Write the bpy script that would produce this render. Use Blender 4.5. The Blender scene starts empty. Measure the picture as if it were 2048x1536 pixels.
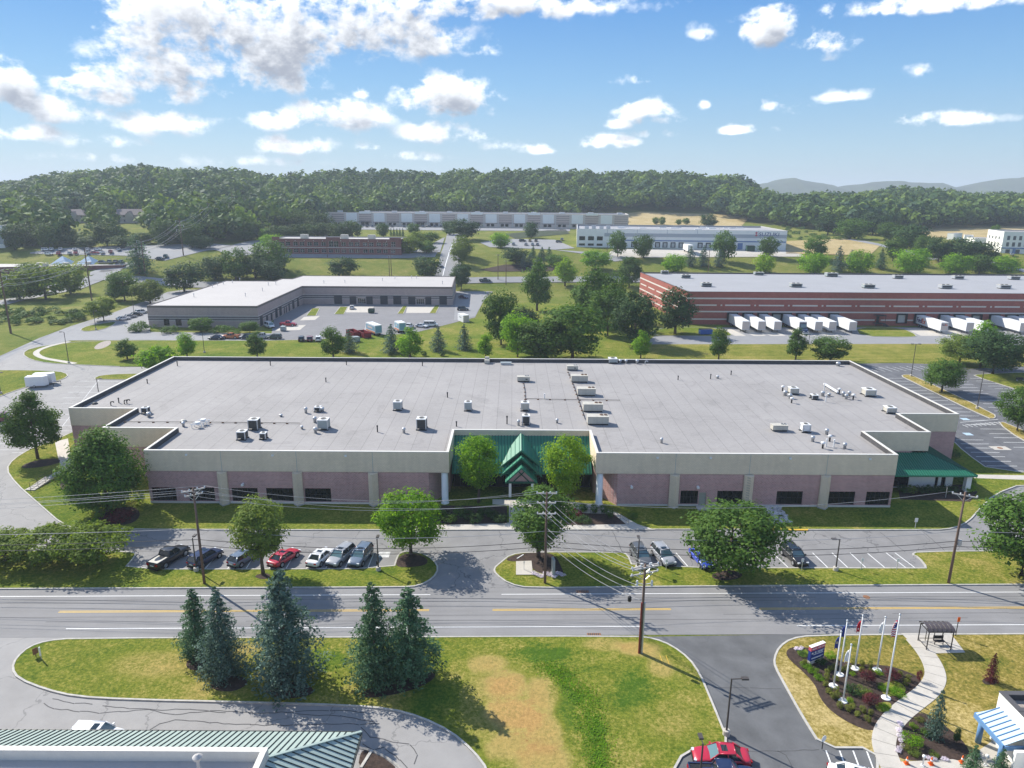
import bpy, math, random
import numpy as np
from mathutils import Vector, Matrix, geometry
R = math.radians
random.seed(7); RNG = np.random.default_rng(7)
scene = bpy.context.scene
COL = scene.collection

# ------------------------------------------------------------------ camera
F, CX, CY = 1421.0, 1024.0, 768.0           # survey camera: focal length and centre for a 2048 x 1536 frame
H, PITCH, ROLL = 46.5, R(15.1), R(0.35)
cp, sp, cr, sr = math.cos(PITCH), math.sin(PITCH), math.cos(ROLL), math.sin(ROLL)
FWD = Vector((0, cp, -sp)); RT0 = Vector((1, 0, 0)); DN0 = Vector((0, -sp, -cp))
RT = RT0 * cr - DN0 * sr; DN = RT0 * sr + DN0 * cr
cam = bpy.data.cameras.new('camera'); camo = bpy.data.objects.new('camera', cam); COL.objects.link(camo)
cam.sensor_width = 36.0; cam.lens = 36.0 * F / 2048.0; cam.clip_start = 0.5; cam.clip_end = 20000
M = Matrix(((RT.x, -DN.x, -FWD.x), (RT.y, -DN.y, -FWD.y), (RT.z, -DN.z, -FWD.z)))
camo.matrix_world = Matrix.Translation((0, 0, H)) @ M.to_4x4()
scene.camera = camo

# ------------------------------------------------------------------ light and exposure
SUN_EL, SUN_AZ = R(38.5), R(-51.0)           # azimuth from +Y (away from the camera), negative = to the left
SDIR = Vector((math.sin(SUN_AZ) * math.cos(SUN_EL), math.cos(SUN_AZ) * math.cos(SUN_EL), math.sin(SUN_EL)))
sl = bpy.data.lights.new('sun', 'SUN'); sl.energy = 3.9; sl.angle = R(0.5); sl.color = (1.0, 0.95, 0.86)
so = bpy.data.objects.new('sun', sl); COL.objects.link(so); so.location = (0, 0, 300)
so.rotation_euler = SDIR.to_track_quat('Z', 'Y').to_euler()
scene.view_settings.view_transform = 'Standard'; scene.view_settings.look = 'None'
scene.view_settings.gamma = 1.0; scene.view_settings.exposure = 0.97
scene.view_settings.use_curve_mapping = False
scene.render.engine = 'CYCLES'
cy = scene.cycles
cy.max_bounces = 5; cy.diffuse_bounces = 2; cy.glossy_bounces = 2; cy.transmission_bounces = 3; cy.volume_bounces = 0
cy.caustics_reflective = False; cy.caustics_refractive = False
try:
 cy.use_denoising = True; cy.denoiser = 'OPENIMAGEDENOISE'; cy.denoising_input_passes = 'RGB_ALBEDO_NORMAL'
except Exception: pass

def ray(px, py):
 u, v = (px - CX) / F, (py - CY) / F
 return FWD + RT * u + DN * v

# world: Nishita sky with cumulus worked out from the view direction alone
world = bpy.data.worlds.new('World'); scene.world = world; world.use_nodes = True
class NT:
 def __init__(s, tree): s.t = tree; s.n = tree.nodes; s.l = tree.links
 def new(s, typ, **kw):
  nd = s.n.new(typ)
  for k, v in kw.items(): setattr(nd, k, v)
  return nd
 def put(s, nd, i, v):
  if v is None: return
  if isinstance(v, bpy.types.NodeSocket): s.l.new(v, nd.inputs[i])
  else: nd.inputs[i].default_value = v
 def math(s, op, a, b=None, c=None, clamp=False):
  nd = s.new('ShaderNodeMath', operation=op, use_clamp=clamp)
  s.put(nd, 0, a); s.put(nd, 1, b); s.put(nd, 2, c); return nd.outputs[0]
 def noise(s, vec, scale, detail=3.0, rough=0.5, dist=0.0):
  nd = s.new('ShaderNodeTexNoise'); s.put(nd, 'Vector', vec); s.put(nd, 'Scale', scale)
  s.put(nd, 'Detail', detail); s.put(nd, 'Roughness', rough); s.put(nd, 'Distortion', dist); return nd.outputs['Fac']
 def ramp(s, fac, stops, interp='LINEAR'):
  nd = s.new('ShaderNodeValToRGB'); nd.color_ramp.interpolation = interp
  e = nd.color_ramp.elements
  while len(e) < len(stops): e.new(0.5)
  for el, (p, c) in zip(e, stops):
   el.position = p; el.color = (c, c, c, 1) if isinstance(c, (int, float)) else (*c, 1)
  s.put(nd, 0, fac); return nd.outputs[0]
 def mix(s, fac, a, b, mode='MIX'):
  nd = s.new('ShaderNodeMix', data_type='RGBA', blend_type=mode)
  s.put(nd, 0, fac)
  for i, v in ((6, a), (7, b)):
   if isinstance(v, tuple): v = (*v[:3], 1)
   s.put(nd, i, v)
  return nd.outputs[2]
 def step(s, x, lo, hi):
  nd = s.new('ShaderNodeMapRange', interpolation_type='SMOOTHSTEP')
  s.put(nd, 0, x); s.put(nd, 1, lo); s.put(nd, 2, hi); s.put(nd, 3, 0.0); s.put(nd, 4, 1.0); return nd.outputs[0]

CLOUDS = [  # frame x, y, half width, half height, weight
 (430,55,250,70,1.0),(700,40,230,62,1.0),(960,2,270,30,1.0),(330,120,170,34,.9),(520,110,150,40,.9),(840,85,90,26,.75),
 (15,165,62,46,1.0),(210,165,110,34,.95),(330,165,120,34,.9),(420,175,60,18,.6),(110,215,120,26,.75),(330,245,110,24,.75),(70,262,130,16,.6),(200,282,110,12,.55),(560,150,110,32,.8),
 (890,190,105,40,1.0),(680,225,105,30,1.0),(560,238,60,22,.9),(890,263,96,22,1.0),(590,287,84,20,.9),(720,186,18,12,.6),(950,100,46,12,.45),
 (1540,48,66,36,1.0),(1640,78,80,22,.85),(1655,24,22,13,.7),(1880,2,190,18,.95),(1285,218,60,22,1.0),(1310,238,48,12,.8),(1210,283,70,14,.95),
 (1080,297,44,11,.8),(1485,260,58,10,.9),(1402,68,34,12,.42),(1315,267,46,8,.6),(1545,205,42,14,.55),(1685,192,60,9,.55),
 (1870,237,125,13,.85),(1845,138,28,10,.45),(1413,205,16,11,.65),(820,311,70,10,.65),(750,291,40,11,.7),(1270,158,36,9,.4),
 (1650,112,26,9,.3),(1238,246,28,10,.75),(230,316,180,9,.45),(520,322,120,8,.4),(1000,292,40,10,.55),(1580,222,20,8,.3),(1600,208,22,7,.3)]
def build_world():
 t = NT(world.node_tree); t.n.clear()
 g = bpy.data.node_groups.new('cloud_field', 'ShaderNodeTree')
 g.interface.new_socket('Az', in_out='INPUT', socket_type='NodeSocketFloat')
 g.interface.new_socket('El', in_out='INPUT', socket_type='NodeSocketFloat')
 g.interface.new_socket('Density', in_out='OUTPUT', socket_type='NodeSocketFloat')
 g.interface.new_socket('Body', in_out='OUTPUT', socket_type='NodeSocketFloat')
 q = NT(g); gi = q.new('NodeGroupInput'); go = q.new('NodeGroupOutput')
 az, el = gi.outputs[0], gi.outputs[1]
 comb = q.new('ShaderNodeCombineXYZ'); q.put(comb, 0, az); q.put(comb, 1, q.math('MULTIPLY', el, 1.35))
 v = comb.outputs[0]
 best = None
 for (x, y, rx, ry, w) in CLOUDS:
  d = ray(x, y); a0 = math.atan2(d.x, d.y); e0 = math.atan2(d.z, math.hypot(d.x, d.y))
  k = math.cos(math.atan((x - CX) / F)) ** 2
  dx = q.math('MULTIPLY', q.math('SUBTRACT', az, a0), F / rx / k)
  dy = q.math('MULTIPLY', q.math('SUBTRACT', el, e0 - 0.25 * ry / F), F / ry)
  dy = q.math('MAXIMUM', q.math('MULTIPLY', dy, 0.8), q.math('MULTIPLY', dy, -1.25))   # flatter below than above
  r2 = q.math('ADD', q.math('MULTIPLY', dx, dx), q.math('MULTIPLY', dy, dy))
  b = q.math('MULTIPLY', q.math('SUBTRACT', 1.25, r2), w)
  best = b if best is None else q.math('MAXIMUM', best, b)
 outer = q.math('MAXIMUM', q.step(el, .33, .60), q.step(q.math('ABSOLUTE', az), .72, 1.0))  # unseen cloud cover added overhead and behind the camera to brighten shaded walls
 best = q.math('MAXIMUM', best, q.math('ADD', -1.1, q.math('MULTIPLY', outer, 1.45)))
 q.put(go, 1, best)
 n = q.noise(v, 15.0, 9.0, 0.60, 0.15); n2 = q.noise(v, 42.0, 5.0, 0.6)
 n = q.math('ADD', q.math('MULTIPLY', n, 0.72), q.math('MULTIPLY', n2, 0.28))
 dens = q.math('ADD', q.math('MULTIPLY', best, 0.25), q.math('MULTIPLY', q.math('SUBTRACT', n, 0.5), 2.0))
 q.put(go, 0, dens)
 geo = t.new('ShaderNodeNewGeometry')          # Incoming on the world is the direction looked along, negated
 sepn = t.new('ShaderNodeSeparateXYZ'); tc = t.new('ShaderNodeTexCoord'); t.put(sepn, 0, tc.outputs['Generated'])
 x, y, z = sepn.outputs
 azw = t.math('ARCTAN2', x, y)
 elw = t.math('ARCTAN2', z, t.math('SQRT', t.math('ADD', t.math('MULTIPLY', x, x), t.math('MULTIPLY', y, y))))
 def dens_at(a, e):
  nd = t.new('ShaderNodeGroup'); nd.node_tree = g; t.put(nd, 0, a); t.put(nd, 1, e); return nd.outputs
 d0 = dens_at(azw, elw)[0]
 d1, b1 = dens_at(t.math('SUBTRACT', azw, 0.006), t.math('ADD', elw, 0.014))[:2]
 b2 = dens_at(t.math('SUBTRACT', azw, 0.01), t.math('ADD', elw, 0.022))[1]
 alpha = t.math('MULTIPLY', t.step(d0, 0.03, 0.30), t.math('ADD', .35, t.math('MULTIPLY', t.step(dens_at(azw, elw)[1], .05, .75), .65)))
 alpha = t.math('MULTIPLY', alpha, t.step(elw, 0.0, 0.035))
 body = t.step(b2, -0.1, 1.15)
 thick = t.math('ADD', t.math('MULTIPLY', t.step(d1, 0.0, 0.5), t.math('ADD', t.math('MULTIPLY', body, .55), .22)), t.math('MULTIPLY', body, 0.25))
 ccol = t.ramp(thick, [(0.0, (1.0, 1.0, 1.0)), (0.35, (0.66, 0.68, 0.71)), (1.0, (0.27, 0.295, 0.35))])
 sky = t.new('ShaderNodeTexSky', sky_type='NISHITA', sun_disc=False, sun_elevation=SUN_EL, sun_rotation=SUN_AZ,
    altitude=120.0, air_density=SKY_AIR, dust_density=SKY_DUST, ozone_density=SKY_OZ)
 hs = t.new('ShaderNodeHueSaturation'); t.put(hs, 'Saturation', SKY_SAT); t.put(hs, 'Color', sky.outputs[0])
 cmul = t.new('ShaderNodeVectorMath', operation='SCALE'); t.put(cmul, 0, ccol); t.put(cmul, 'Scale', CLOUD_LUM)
 grad = t.ramp(t.math('DIVIDE', t.math('MAXIMUM', elw, 0.0), 1.571), [(0.0, (.47, .60, .68)), (.035, (.40, .60, .76)), (.085, (.25, .50, .80)), (.15, (.11, .34, .76)), (.30, (.06, .24, .62)), (1.0, (.035, .15, .45))])
 g8 = t.new('ShaderNodeVectorMath', operation='SCALE'); t.put(g8, 0, grad); t.put(g8, 'Scale', SKY_GRAD)
 sk = t.mix(0.86, hs.outputs[0], g8.outputs[0])
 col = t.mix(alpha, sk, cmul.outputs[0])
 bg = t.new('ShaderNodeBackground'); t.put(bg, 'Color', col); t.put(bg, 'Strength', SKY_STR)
 out = t.new('ShaderNodeOutputWorld'); t.l.new(bg.outputs[0], out.inputs[0])
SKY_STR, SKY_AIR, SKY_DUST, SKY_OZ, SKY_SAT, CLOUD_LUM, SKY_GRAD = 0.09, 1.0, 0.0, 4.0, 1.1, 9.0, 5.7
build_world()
world.cycles.sampling_method = 'MANUAL'; world.cycles.sample_map_resolution = 512

# ------------------------------------------------------------------ the lie of the land
def lerp_tab(x, tab):
 if x <= tab[0][0]: return tab[0][1]
 for (a, va), (b, vb) in zip(tab, tab[1:]):
  if x <= b: return va + (vb - va) * (x - a) / (b - a)
 return tab[-1][1]
SLOPE = [(345, 0), (368, 5.2), (410, 13.2), (480, 16.8), (620, 20.0), (700, 23)]
SKYLINE = [(-200,385),(0,374),(60,362),(130,352),(200,345),(280,337),(350,343),(450,346),(500,349),(530,358),(600,351),(700,346),(850,348),
 (950,346),(1100,346),(1200,349),(1300,347),(1400,354),(1480,358),(1520,382),(1560,396),(1640,392),(1720,392),(1800,382),(1880,385),
 (1920,390),(2000,396),(2300,392)]
RIDGE_Y = 880.0
RIDGE = []
for (x, y) in SKYLINE:
 d = ray(x, y); RIDGE.append((d.x / d.y, H + RIDGE_Y * d.z / d.y - 17.5))
def smooth(t):
 t = min(1.0, max(0.0, t)); return t * t * (3 - 2 * t)
def tz(x, y):
 if y <= 345: return 0.0
 s = x / y
 d0 = lerp_tab(s, [(-.42, 450), (-.25, 690), (.3, 690), (.45, 600)])
 b = lerp_tab(min(y, d0), SLOPE)
 if y <= d0: return b
 zr = lerp_tab(s, RIDGE)
 if y <= RIDGE_Y:
  t = (y - d0) / (RIDGE_Y - d0)
  return b + (zr - b) * (0.55 * t + 0.45 * smooth(t))
 return zr + (8.0 - zr) * smooth((y - RIDGE_Y) / 500.0)
def P(px, py, z=0.0):
 d = ray(px, py); t = (z - H) / d.z; return Vector((d.x * t, d.y * t, z))
def G(px, py):
 d = ray(px, py); y = 340.0
 if d.z < 0:
  t = -H / d.z
  if d.y * t <= 345: return Vector((d.x * t, d.y * t, 0))
 while y < 1200:
  t = y / d.y; x = d.x * t; z = H + d.z * t
  if z <= tz(x, y): return Vector((x, y, tz(x, y)))
  y += 0.5
 return Vector((d.x * 900 / d.y, 900, tz(d.x * 900 / d.y, 900)))
def z_at(p, py):                              # height seen at frame row py straight above ground point p
 u0 = (p - Vector((0, 0, H)))
 px = CX + F * u0.dot(RT) / u0.dot(FWD)
 d = ray(px, py); return H + d.z * p.y / d.y
def depth(p): return (Vector(p) - Vector((0, 0, H))).dot(FWD)

# ------------------------------------------------------------------ object helpers
def tag(o, label=None, cat=None, group=None, kind=None):
 for k, v in (('label', label), ('category', cat), ('group', group), ('kind', kind)):
  if v: o[k] = v
 return o
def empty(name, loc=(0, 0, 0), rz=0.0, label=None, cat=None, group=None):
 o = bpy.data.objects.new(name, None); COL.objects.link(o); o.location = loc; o.rotation_euler = (0, 0, rz)
 o.empty_display_size = 0.3
 return tag(o, label, cat, group)
class MB:
 def __init__(s): s.v, s.f, s.m = [], [], []
 def add(s, vs, fs, mi=0):
  k = len(s.v); s.v += [tuple(v) for v in vs]; s.f += [tuple(i + k for i in f) for f in fs]; s.m += [mi] * len(fs); return s
 def box(s, x0, y0, z0, x1, y1, z1, mi=0):
  vs = [(x, y, z) for z in (z0, z1) for (x, y) in ((x0, y0), (x1, y0), (x1, y1), (x0, y1))]
  return s.add(vs, [(3, 2, 1, 0), (4, 5, 6, 7), (0, 1, 5, 4), (1, 2, 6, 5), (2, 3, 7, 6), (3, 0, 4, 7)], mi)
 def obox(s, c, size, rz=0.0, mi=0, rx=0.0):
  hx, hy, hz = size[0] / 2, size[1] / 2, size[2] / 2
  m = Matrix.Rotation(rz, 3, 'Z') @ Matrix.Rotation(rx, 3, 'X'); c = Vector(c)
  vs = [c + m @ Vector((x, y, z)) for z in (-hz, hz) for (x, y) in ((-hx, -hy), (hx, -hy), (hx, hy), (-hx, hy))]
  return s.add(vs, [(3, 2, 1, 0), (4, 5, 6, 7), (0, 1, 5, 4), (1, 2, 6, 5), (2, 3, 7, 6), (3, 0, 4, 7)], mi)
 def bar(s, a, b, w, h=None, mi=0):
  a, b = Vector(a), Vector(b); h = h or w; d = b - a
  q = d.to_track_quat('Z', 'Y')
  vs = [p + q @ Vector((x * w / 2, y * h / 2, 0)) for p in (a, b) for (x, y) in ((-1, -1), (1, -1), (1, 1), (-1, 1))]
  return s.add(vs, [(3, 2, 1, 0), (4, 5, 6, 7), (0, 1, 5, 4), (1, 2, 6, 5), (2, 3, 7, 6), (3, 0, 4, 7)], mi)
 def cyl(s, a, b, r0, r1=None, n=10, mi=0, caps=True):
  a, b = Vector(a), Vector(b); r1 = r0 if r1 is None else r1
  q = (b - a).to_track_quat('Z', 'Y'); vs = []
  for p, r in ((a, r0), (b, r1)):
   vs += [p + q @ Vector((r * math.cos(2 * math.pi * i / n), r * math.sin(2 * math.pi * i / n), 0)) for i in range(n)]
  fs = [(i, (i + 1) % n, n + (i + 1) % n, n + i) for i in range(n)]
  if caps: fs += [tuple(range(n - 1, -1, -1)), tuple(range(n, 2 * n))]
  return s.add(vs, fs, mi)
 def tube(s, pts, r, n=6, mi=0):
  pts = [Vector(p) for p in pts]; vs, fs = [], []
  for i, p in enumerate(pts):
   d = (pts[min(i + 1, len(pts) - 1)] - pts[max(i - 1, 0)]); q = d.to_track_quat('Z', 'Y')
   rr = r[i] if isinstance(r, (list, tuple)) else r
   vs += [p + q @ Vector((rr * math.cos(2 * math.pi * k / n), rr * math.sin(2 * math.pi * k / n), 0)) for k in range(n)]
  for i in range(len(pts) - 1):
   fs += [(i * n + k, i * n + (k + 1) % n, (i + 1) * n + (k + 1) % n, (i + 1) * n + k) for k in range(n)]
  fs += [tuple(range(n - 1, -1, -1)), tuple((len(pts) - 1) * n + k for k in range(n))]
  return s.add(vs, fs, mi)
 def lathe(s, prof, c=(0, 0, 0), n=14, mi=0):
  vs, fs = [], []
  for (r, z) in prof:
   vs += [(c[0] + r * math.cos(2 * math.pi * k / n), c[1] + r * math.sin(2 * math.pi * k / n), c[2] + z) for k in range(n)]
  for i in range(len(prof) - 1):
   fs += [(i * n + k, i * n + (k + 1) % n, (i + 1) * n + (k + 1) % n, (i + 1) * n + k) for k in range(n)]
  fs += [tuple(range(n - 1, -1, -1)), tuple((len(prof) - 1) * n + k for k in range(n))]
  return s.add(vs, fs, mi)
 def prism(s, poly, z0, z1, mi=0, top=True, bottom=False, mtop=None):
  n = len(poly); area = sum(poly[i][0] * poly[(i + 1) % n][1] - poly[(i + 1) % n][0] * poly[i][1] for i in range(n))
  if area < 0: poly = poly[::-1]
  vs = [(p[0], p[1], z0) for p in poly] + [(p[0], p[1], z1) for p in poly]
  s.add(vs, [(i, (i + 1) % n, n + (i + 1) % n, n + i) for i in range(n)], mi)
  tri = geometry.tessellate_polygon([[Vector((p[0], p[1], 0)) for p in poly]])
  if top: s.add([(p[0], p[1], z1) for p in poly], [ccw(poly, t) for t in tri], mi if mtop is None else mtop)
  if bottom: s.add([(p[0], p[1], z0) for p in poly], [ccw(poly, t)[::-1] for t in tri], mi)
  return s
 def quad(s, a, b, c, d, mi=0): return s.add([a, b, c, d], [(0, 1, 2, 3)], mi)
 def mesh(s, name, mats, smooth=False):
  me = bpy.data.meshes.new(name); me.from_pydata(s.v, [], s.f)
  for m in (mats if isinstance(mats, (list, tuple)) else [mats]): me.materials.append(m)
  if len(me.materials) > 1: me.polygons.foreach_set('material_index', s.m)
  if smooth: me.polygons.foreach_set('use_smooth', [True] * len(me.polygons))
  me.update(); return me
 def build(s, name, mats, parent=None, smooth=False, loc=None, rz=None):
  return link(name, s.mesh(name, mats, smooth), parent, loc, rz)
def ccw(poly, t):
 a, b, c = (poly[i] for i in t)
 return tuple(t) if (b[0] - a[0]) * (c[1] - a[1]) - (b[1] - a[1]) * (c[0] - a[0]) > 0 else tuple(t[::-1])
def link(name, me, parent=None, loc=None, rz=None):
 o = bpy.data.objects.new(name, me); COL.objects.link(o)
 if parent: o.parent = parent
 if loc is not None: o.location = loc
 if rz is not None: o.rotation_euler = (0, 0, rz)
 return o
KIDS = {}
def kids(o): return [c for c in o.children]
def copy_tree(o, loc, rz=None, label=None, scale=None, parent=None):
 c = o.copy(); COL.objects.link(c)
 if parent: c.parent = parent
 else:
  c.location = loc
  if rz is not None: c.rotation_euler = (0, 0, rz)
  if scale is not None: c.scale = scale
  if label: c['label'] = label
 for ch in list(o.children): copy_tree(ch, None, parent=c)
 return c
def np_mesh(name, V, quads, mats, smooth=False, mi=None):
 me = bpy.data.meshes.new(name); n, k = len(V), quads.shape[1]
 me.vertices.add(n); me.vertices.foreach_set('co', np.ascontiguousarray(V, dtype=np.float32).ravel())
 me.loops.add(quads.size); me.loops.foreach_set('vertex_index', np.ascontiguousarray(quads, dtype=np.int32).ravel())
 me.polygons.add(len(quads)); me.polygons.foreach_set('loop_start', np.arange(0, quads.size, k, dtype=np.int32))
 for m in (mats if isinstance(mats, (list, tuple)) else [mats]): me.materials.append(m)
 if mi is not None: me.polygons.foreach_set('material_index', np.asarray(mi, dtype=np.int32))
 if smooth: me.polygons.foreach_set('use_smooth', np.ones(len(quads), dtype=bool))
 me.update(calc_edges=True); me.validate(); return me

# ------------------------------------------------------------------ materials
def mat(name, col, rough=0.75, metal=0.0, var=0.12, scale=1.2, bump=0.0, bscale=20.0, spec=0.3, world_space=True, rnd=0.0, streak=0.0):
 m = bpy.data.materials.new(name); m.use_nodes = True; t = NT(m.node_tree)
 b = t.n['Principled BSDF']; b.inputs['Roughness'].default_value = rough; b.inputs['Metallic'].default_value = metal
 b.inputs['Specular IOR Level'].default_value = spec
 if world_space: v = t.new('ShaderNodeNewGeometry').outputs['Position']
 else: v = t.new('ShaderNodeTexCoord').outputs['Object']
 c = (*col, 1)
 if var > 0:
  f = t.math('ADD', t.math('MULTIPLY', t.noise(v, scale, 5, 0.6), 0.65), t.math('MULTIPLY', t.noise(v, scale * 7, 4, 0.6), 0.35))
  if streak > 0:
   mp = t.new('ShaderNodeMapping'); t.put(mp, 0, v); mp.inputs['Scale'].default_value = (1.6, 1.6, 0.12)
   f = t.math('ADD', t.math('MULTIPLY', f, 1 - streak), t.math('MULTIPLY', t.noise(mp.outputs[0], 1.5, 3, .6), streak))
  k = t.ramp(f, [(0.28, 1 - var * 1.6), (0.72, 1 + var * 1.3)])
  out = t.mix(1.0, c, k, 'MULTIPLY')
  # multiply colours may exceed one in the ramp only after clamping, so scale by a vector instead
  sc = t.new('ShaderNodeVectorMath', operation='SCALE'); t.put(sc, 0, col)
  kk = t.new('ShaderNodeMapRange'); t.put(kk, 0, f); t.put(kk, 1, .28); t.put(kk, 2, .72); t.put(kk, 3, 1 - var * 1.5); t.put(kk, 4, 1 + var * 1.3)
  t.put(sc, 'Scale', kk.outputs[0]); out = sc.outputs[0]
  if rnd > 0:
   oi = t.new('ShaderNodeObjectInfo'); s2 = t.new('ShaderNodeVectorMath', operation='SCALE'); t.put(s2, 0, out)
   t.put(s2, 'Scale', t.math('ADD', t.math('MULTIPLY', oi.outputs['Random'], 2 * rnd), 1 - rnd)); out = s2.outputs[0]
  t.put(b, 'Base Color', out)
 else: b.inputs['Base Color'].default_value = c
 if bump > 0:
  bp = t.new('ShaderNodeBump'); bp.inputs['Strength'].default_value = bump; bp.inputs['Distance'].default_value = 0.05
  t.put(bp, 'Height', t.noise(v, bscale, 4, 0.6)); t.put(b, 'Normal', bp.outputs[0])
 return m
def brick_mat(name, c1, c2, mortar, bw=0.4, bh=0.2, ms=0.02, var=0.1, patch=0.15, seam=None):
 m = bpy.data.materials.new(name); m.use_nodes = True; t = NT(m.node_tree); b = t.n['Principled BSDF']
 b.inputs['Roughness'].default_value = 0.85; b.inputs['Specular IOR Level'].default_value = 0.2
 geo = t.new('ShaderNodeNewGeometry'); sx = t.new('ShaderNodeSeparateXYZ'); t.put(sx, 0, geo.outputs['Position'])
 cb = t.new('ShaderNodeCombineXYZ'); t.put(cb, 0, t.math('ADD', sx.outputs[0], sx.outputs[1])); t.put(cb, 1, sx.outputs[2])
 br = t.new('ShaderNodeTexBrick'); t.put(br, 'Vector', cb.outputs[0]); br.offset = 0.5
 for k, v in (('Color1', (*c1, 1)), ('Color2', (*c2, 1)), ('Mortar', (*mortar, 1)), ('Scale', 1.0), ('Mortar Size', ms), ('Bias', 0.0), ('Brick Width', bw), ('Row Height', bh)):
  br.inputs[k].default_value = v
 f = t.noise(geo.outputs['Position'], 0.35, 5, 0.6)
 mp = t.new('ShaderNodeMapping'); t.put(mp, 0, geo.outputs['Position']); mp.inputs['Scale'].default_value = (1.2, 1.2, 0.08)
 f = t.math('ADD', t.math('MULTIPLY', f, 0.6), t.math('MULTIPLY', t.noise(mp.outputs[0], 1.2, 4, .6), 0.4))
 kk = t.new('ShaderNodeMapRange'); t.put(kk, 0, f); t.put(kk, 1, .3); t.put(kk, 2, .7); t.put(kk, 3, 1 - patch); t.put(kk, 4, 1 + patch)
 sc = t.new('ShaderNodeVectorMath', operation='SCALE'); t.put(sc, 0, br.outputs[0]); t.put(sc, 'Scale', kk.outputs[0])
 t.put(b, 'Base Color', sc.outputs[0])
 bp = t.new('ShaderNodeBump'); bp.inputs['Strength'].default_value = 0.5; bp.inputs['Distance'].default_value = 0.02
 t.put(bp, 'Height', t.math('SUBTRACT', 1.0, br.outputs['Fac'])); t.put(b, 'Normal', bp.outputs[0])
 return m
def grass_mat(name, lush, mid, dry, bias=0.0, stripe=0.0, spots=()):
 m = bpy.data.materials.new(name); m.use_nodes = True; t = NT(m.node_tree); b = t.n['Principled BSDF']
 b.inputs['Roughness'].default_value = 0.95; b.inputs['Specular IOR Level'].default_value = 0.05
 v = t.new('ShaderNodeNewGeometry').outputs['Position']
 big = t.noise(v, 0.055, 3, 0.55, 0.6); med = t.noise(v, 0.35, 5, 0.65, 0.4); fin = t.noise(v, 3.2, 6, 0.75); vf = t.noise(v, 14.0, 3, 0.7)
 f = t.math('ADD', t.math('ADD', t.math('MULTIPLY', big, 0.55), t.math('MULTIPLY', med, 0.45)), t.math('MULTIPLY', t.math('SUBTRACT', fin, 0.5), 0.75))
 f = t.math('ADD', f, bias)
 if stripe > 0:
  wv = t.new('ShaderNodeTexWave', wave_type='BANDS', bands_direction='Y'); t.put(wv, 'Vector', v); wv.inputs['Scale'].default_value = 0.16; wv.inputs['Distortion'].default_value = 1.5
  f = t.math('ADD', f, t.math('MULTIPLY', t.math('SUBTRACT', wv.outputs['Fac'], .5), stripe))
 if spots:
  sx = t.new('ShaderNodeSeparateXYZ'); t.put(sx, 0, v); wob = t.math('MULTIPLY', t.math('SUBTRACT', t.math('ADD', t.math('MULTIPLY', med, .6), t.math('MULTIPLY', fin, .4)), .5), 3.0); tot = None
  for (x, y, rx, ry, amt) in spots:
   dx = t.math('DIVIDE', t.math('SUBTRACT', sx.outputs[0], x), rx); dy = t.math('DIVIDE', t.math('SUBTRACT', sx.outputs[1], y), ry)
   r = t.math('SQRT', t.math('ADD', t.math('MULTIPLY', dx, dx), t.math('MULTIPLY', dy, dy)))
   m_ = t.math('MULTIPLY', t.step(t.math('ADD', r, wob), 1.25, .55), amt); tot = m_ if tot is None else t.math('ADD', tot, m_)
  f = t.math('ADD', f, tot)
 c = t.ramp(f, [(0.30, lush), (0.50, mid), (0.70, dry), (1.0, (0.40, 0.25, 0.09))])
 k = t.new('ShaderNodeMapRange'); t.put(k, 0, t.math('ADD', t.math('MULTIPLY', fin, .6), t.math('MULTIPLY', vf, .4))); t.put(k, 1, .3); t.put(k, 2, .7); t.put(k, 3, .5); t.put(k, 4, 1.5)
 sc = t.new('ShaderNodeVectorMath', operation='SCALE'); t.put(sc, 0, c); t.put(sc, 'Scale', k.outputs[0])
 t.put(b, 'Base Color', sc.outputs[0])
 bp = t.new('ShaderNodeBump'); bp.inputs['Strength'].default_value = 0.9; bp.inputs['Distance'].default_value = 0.12
 t.put(bp, 'Height', t.math('ADD', t.math('MULTIPLY', fin, .6), t.math('MULTIPLY', vf, .4))); t.put(b, 'Normal', bp.outputs[0])
 return m
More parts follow.
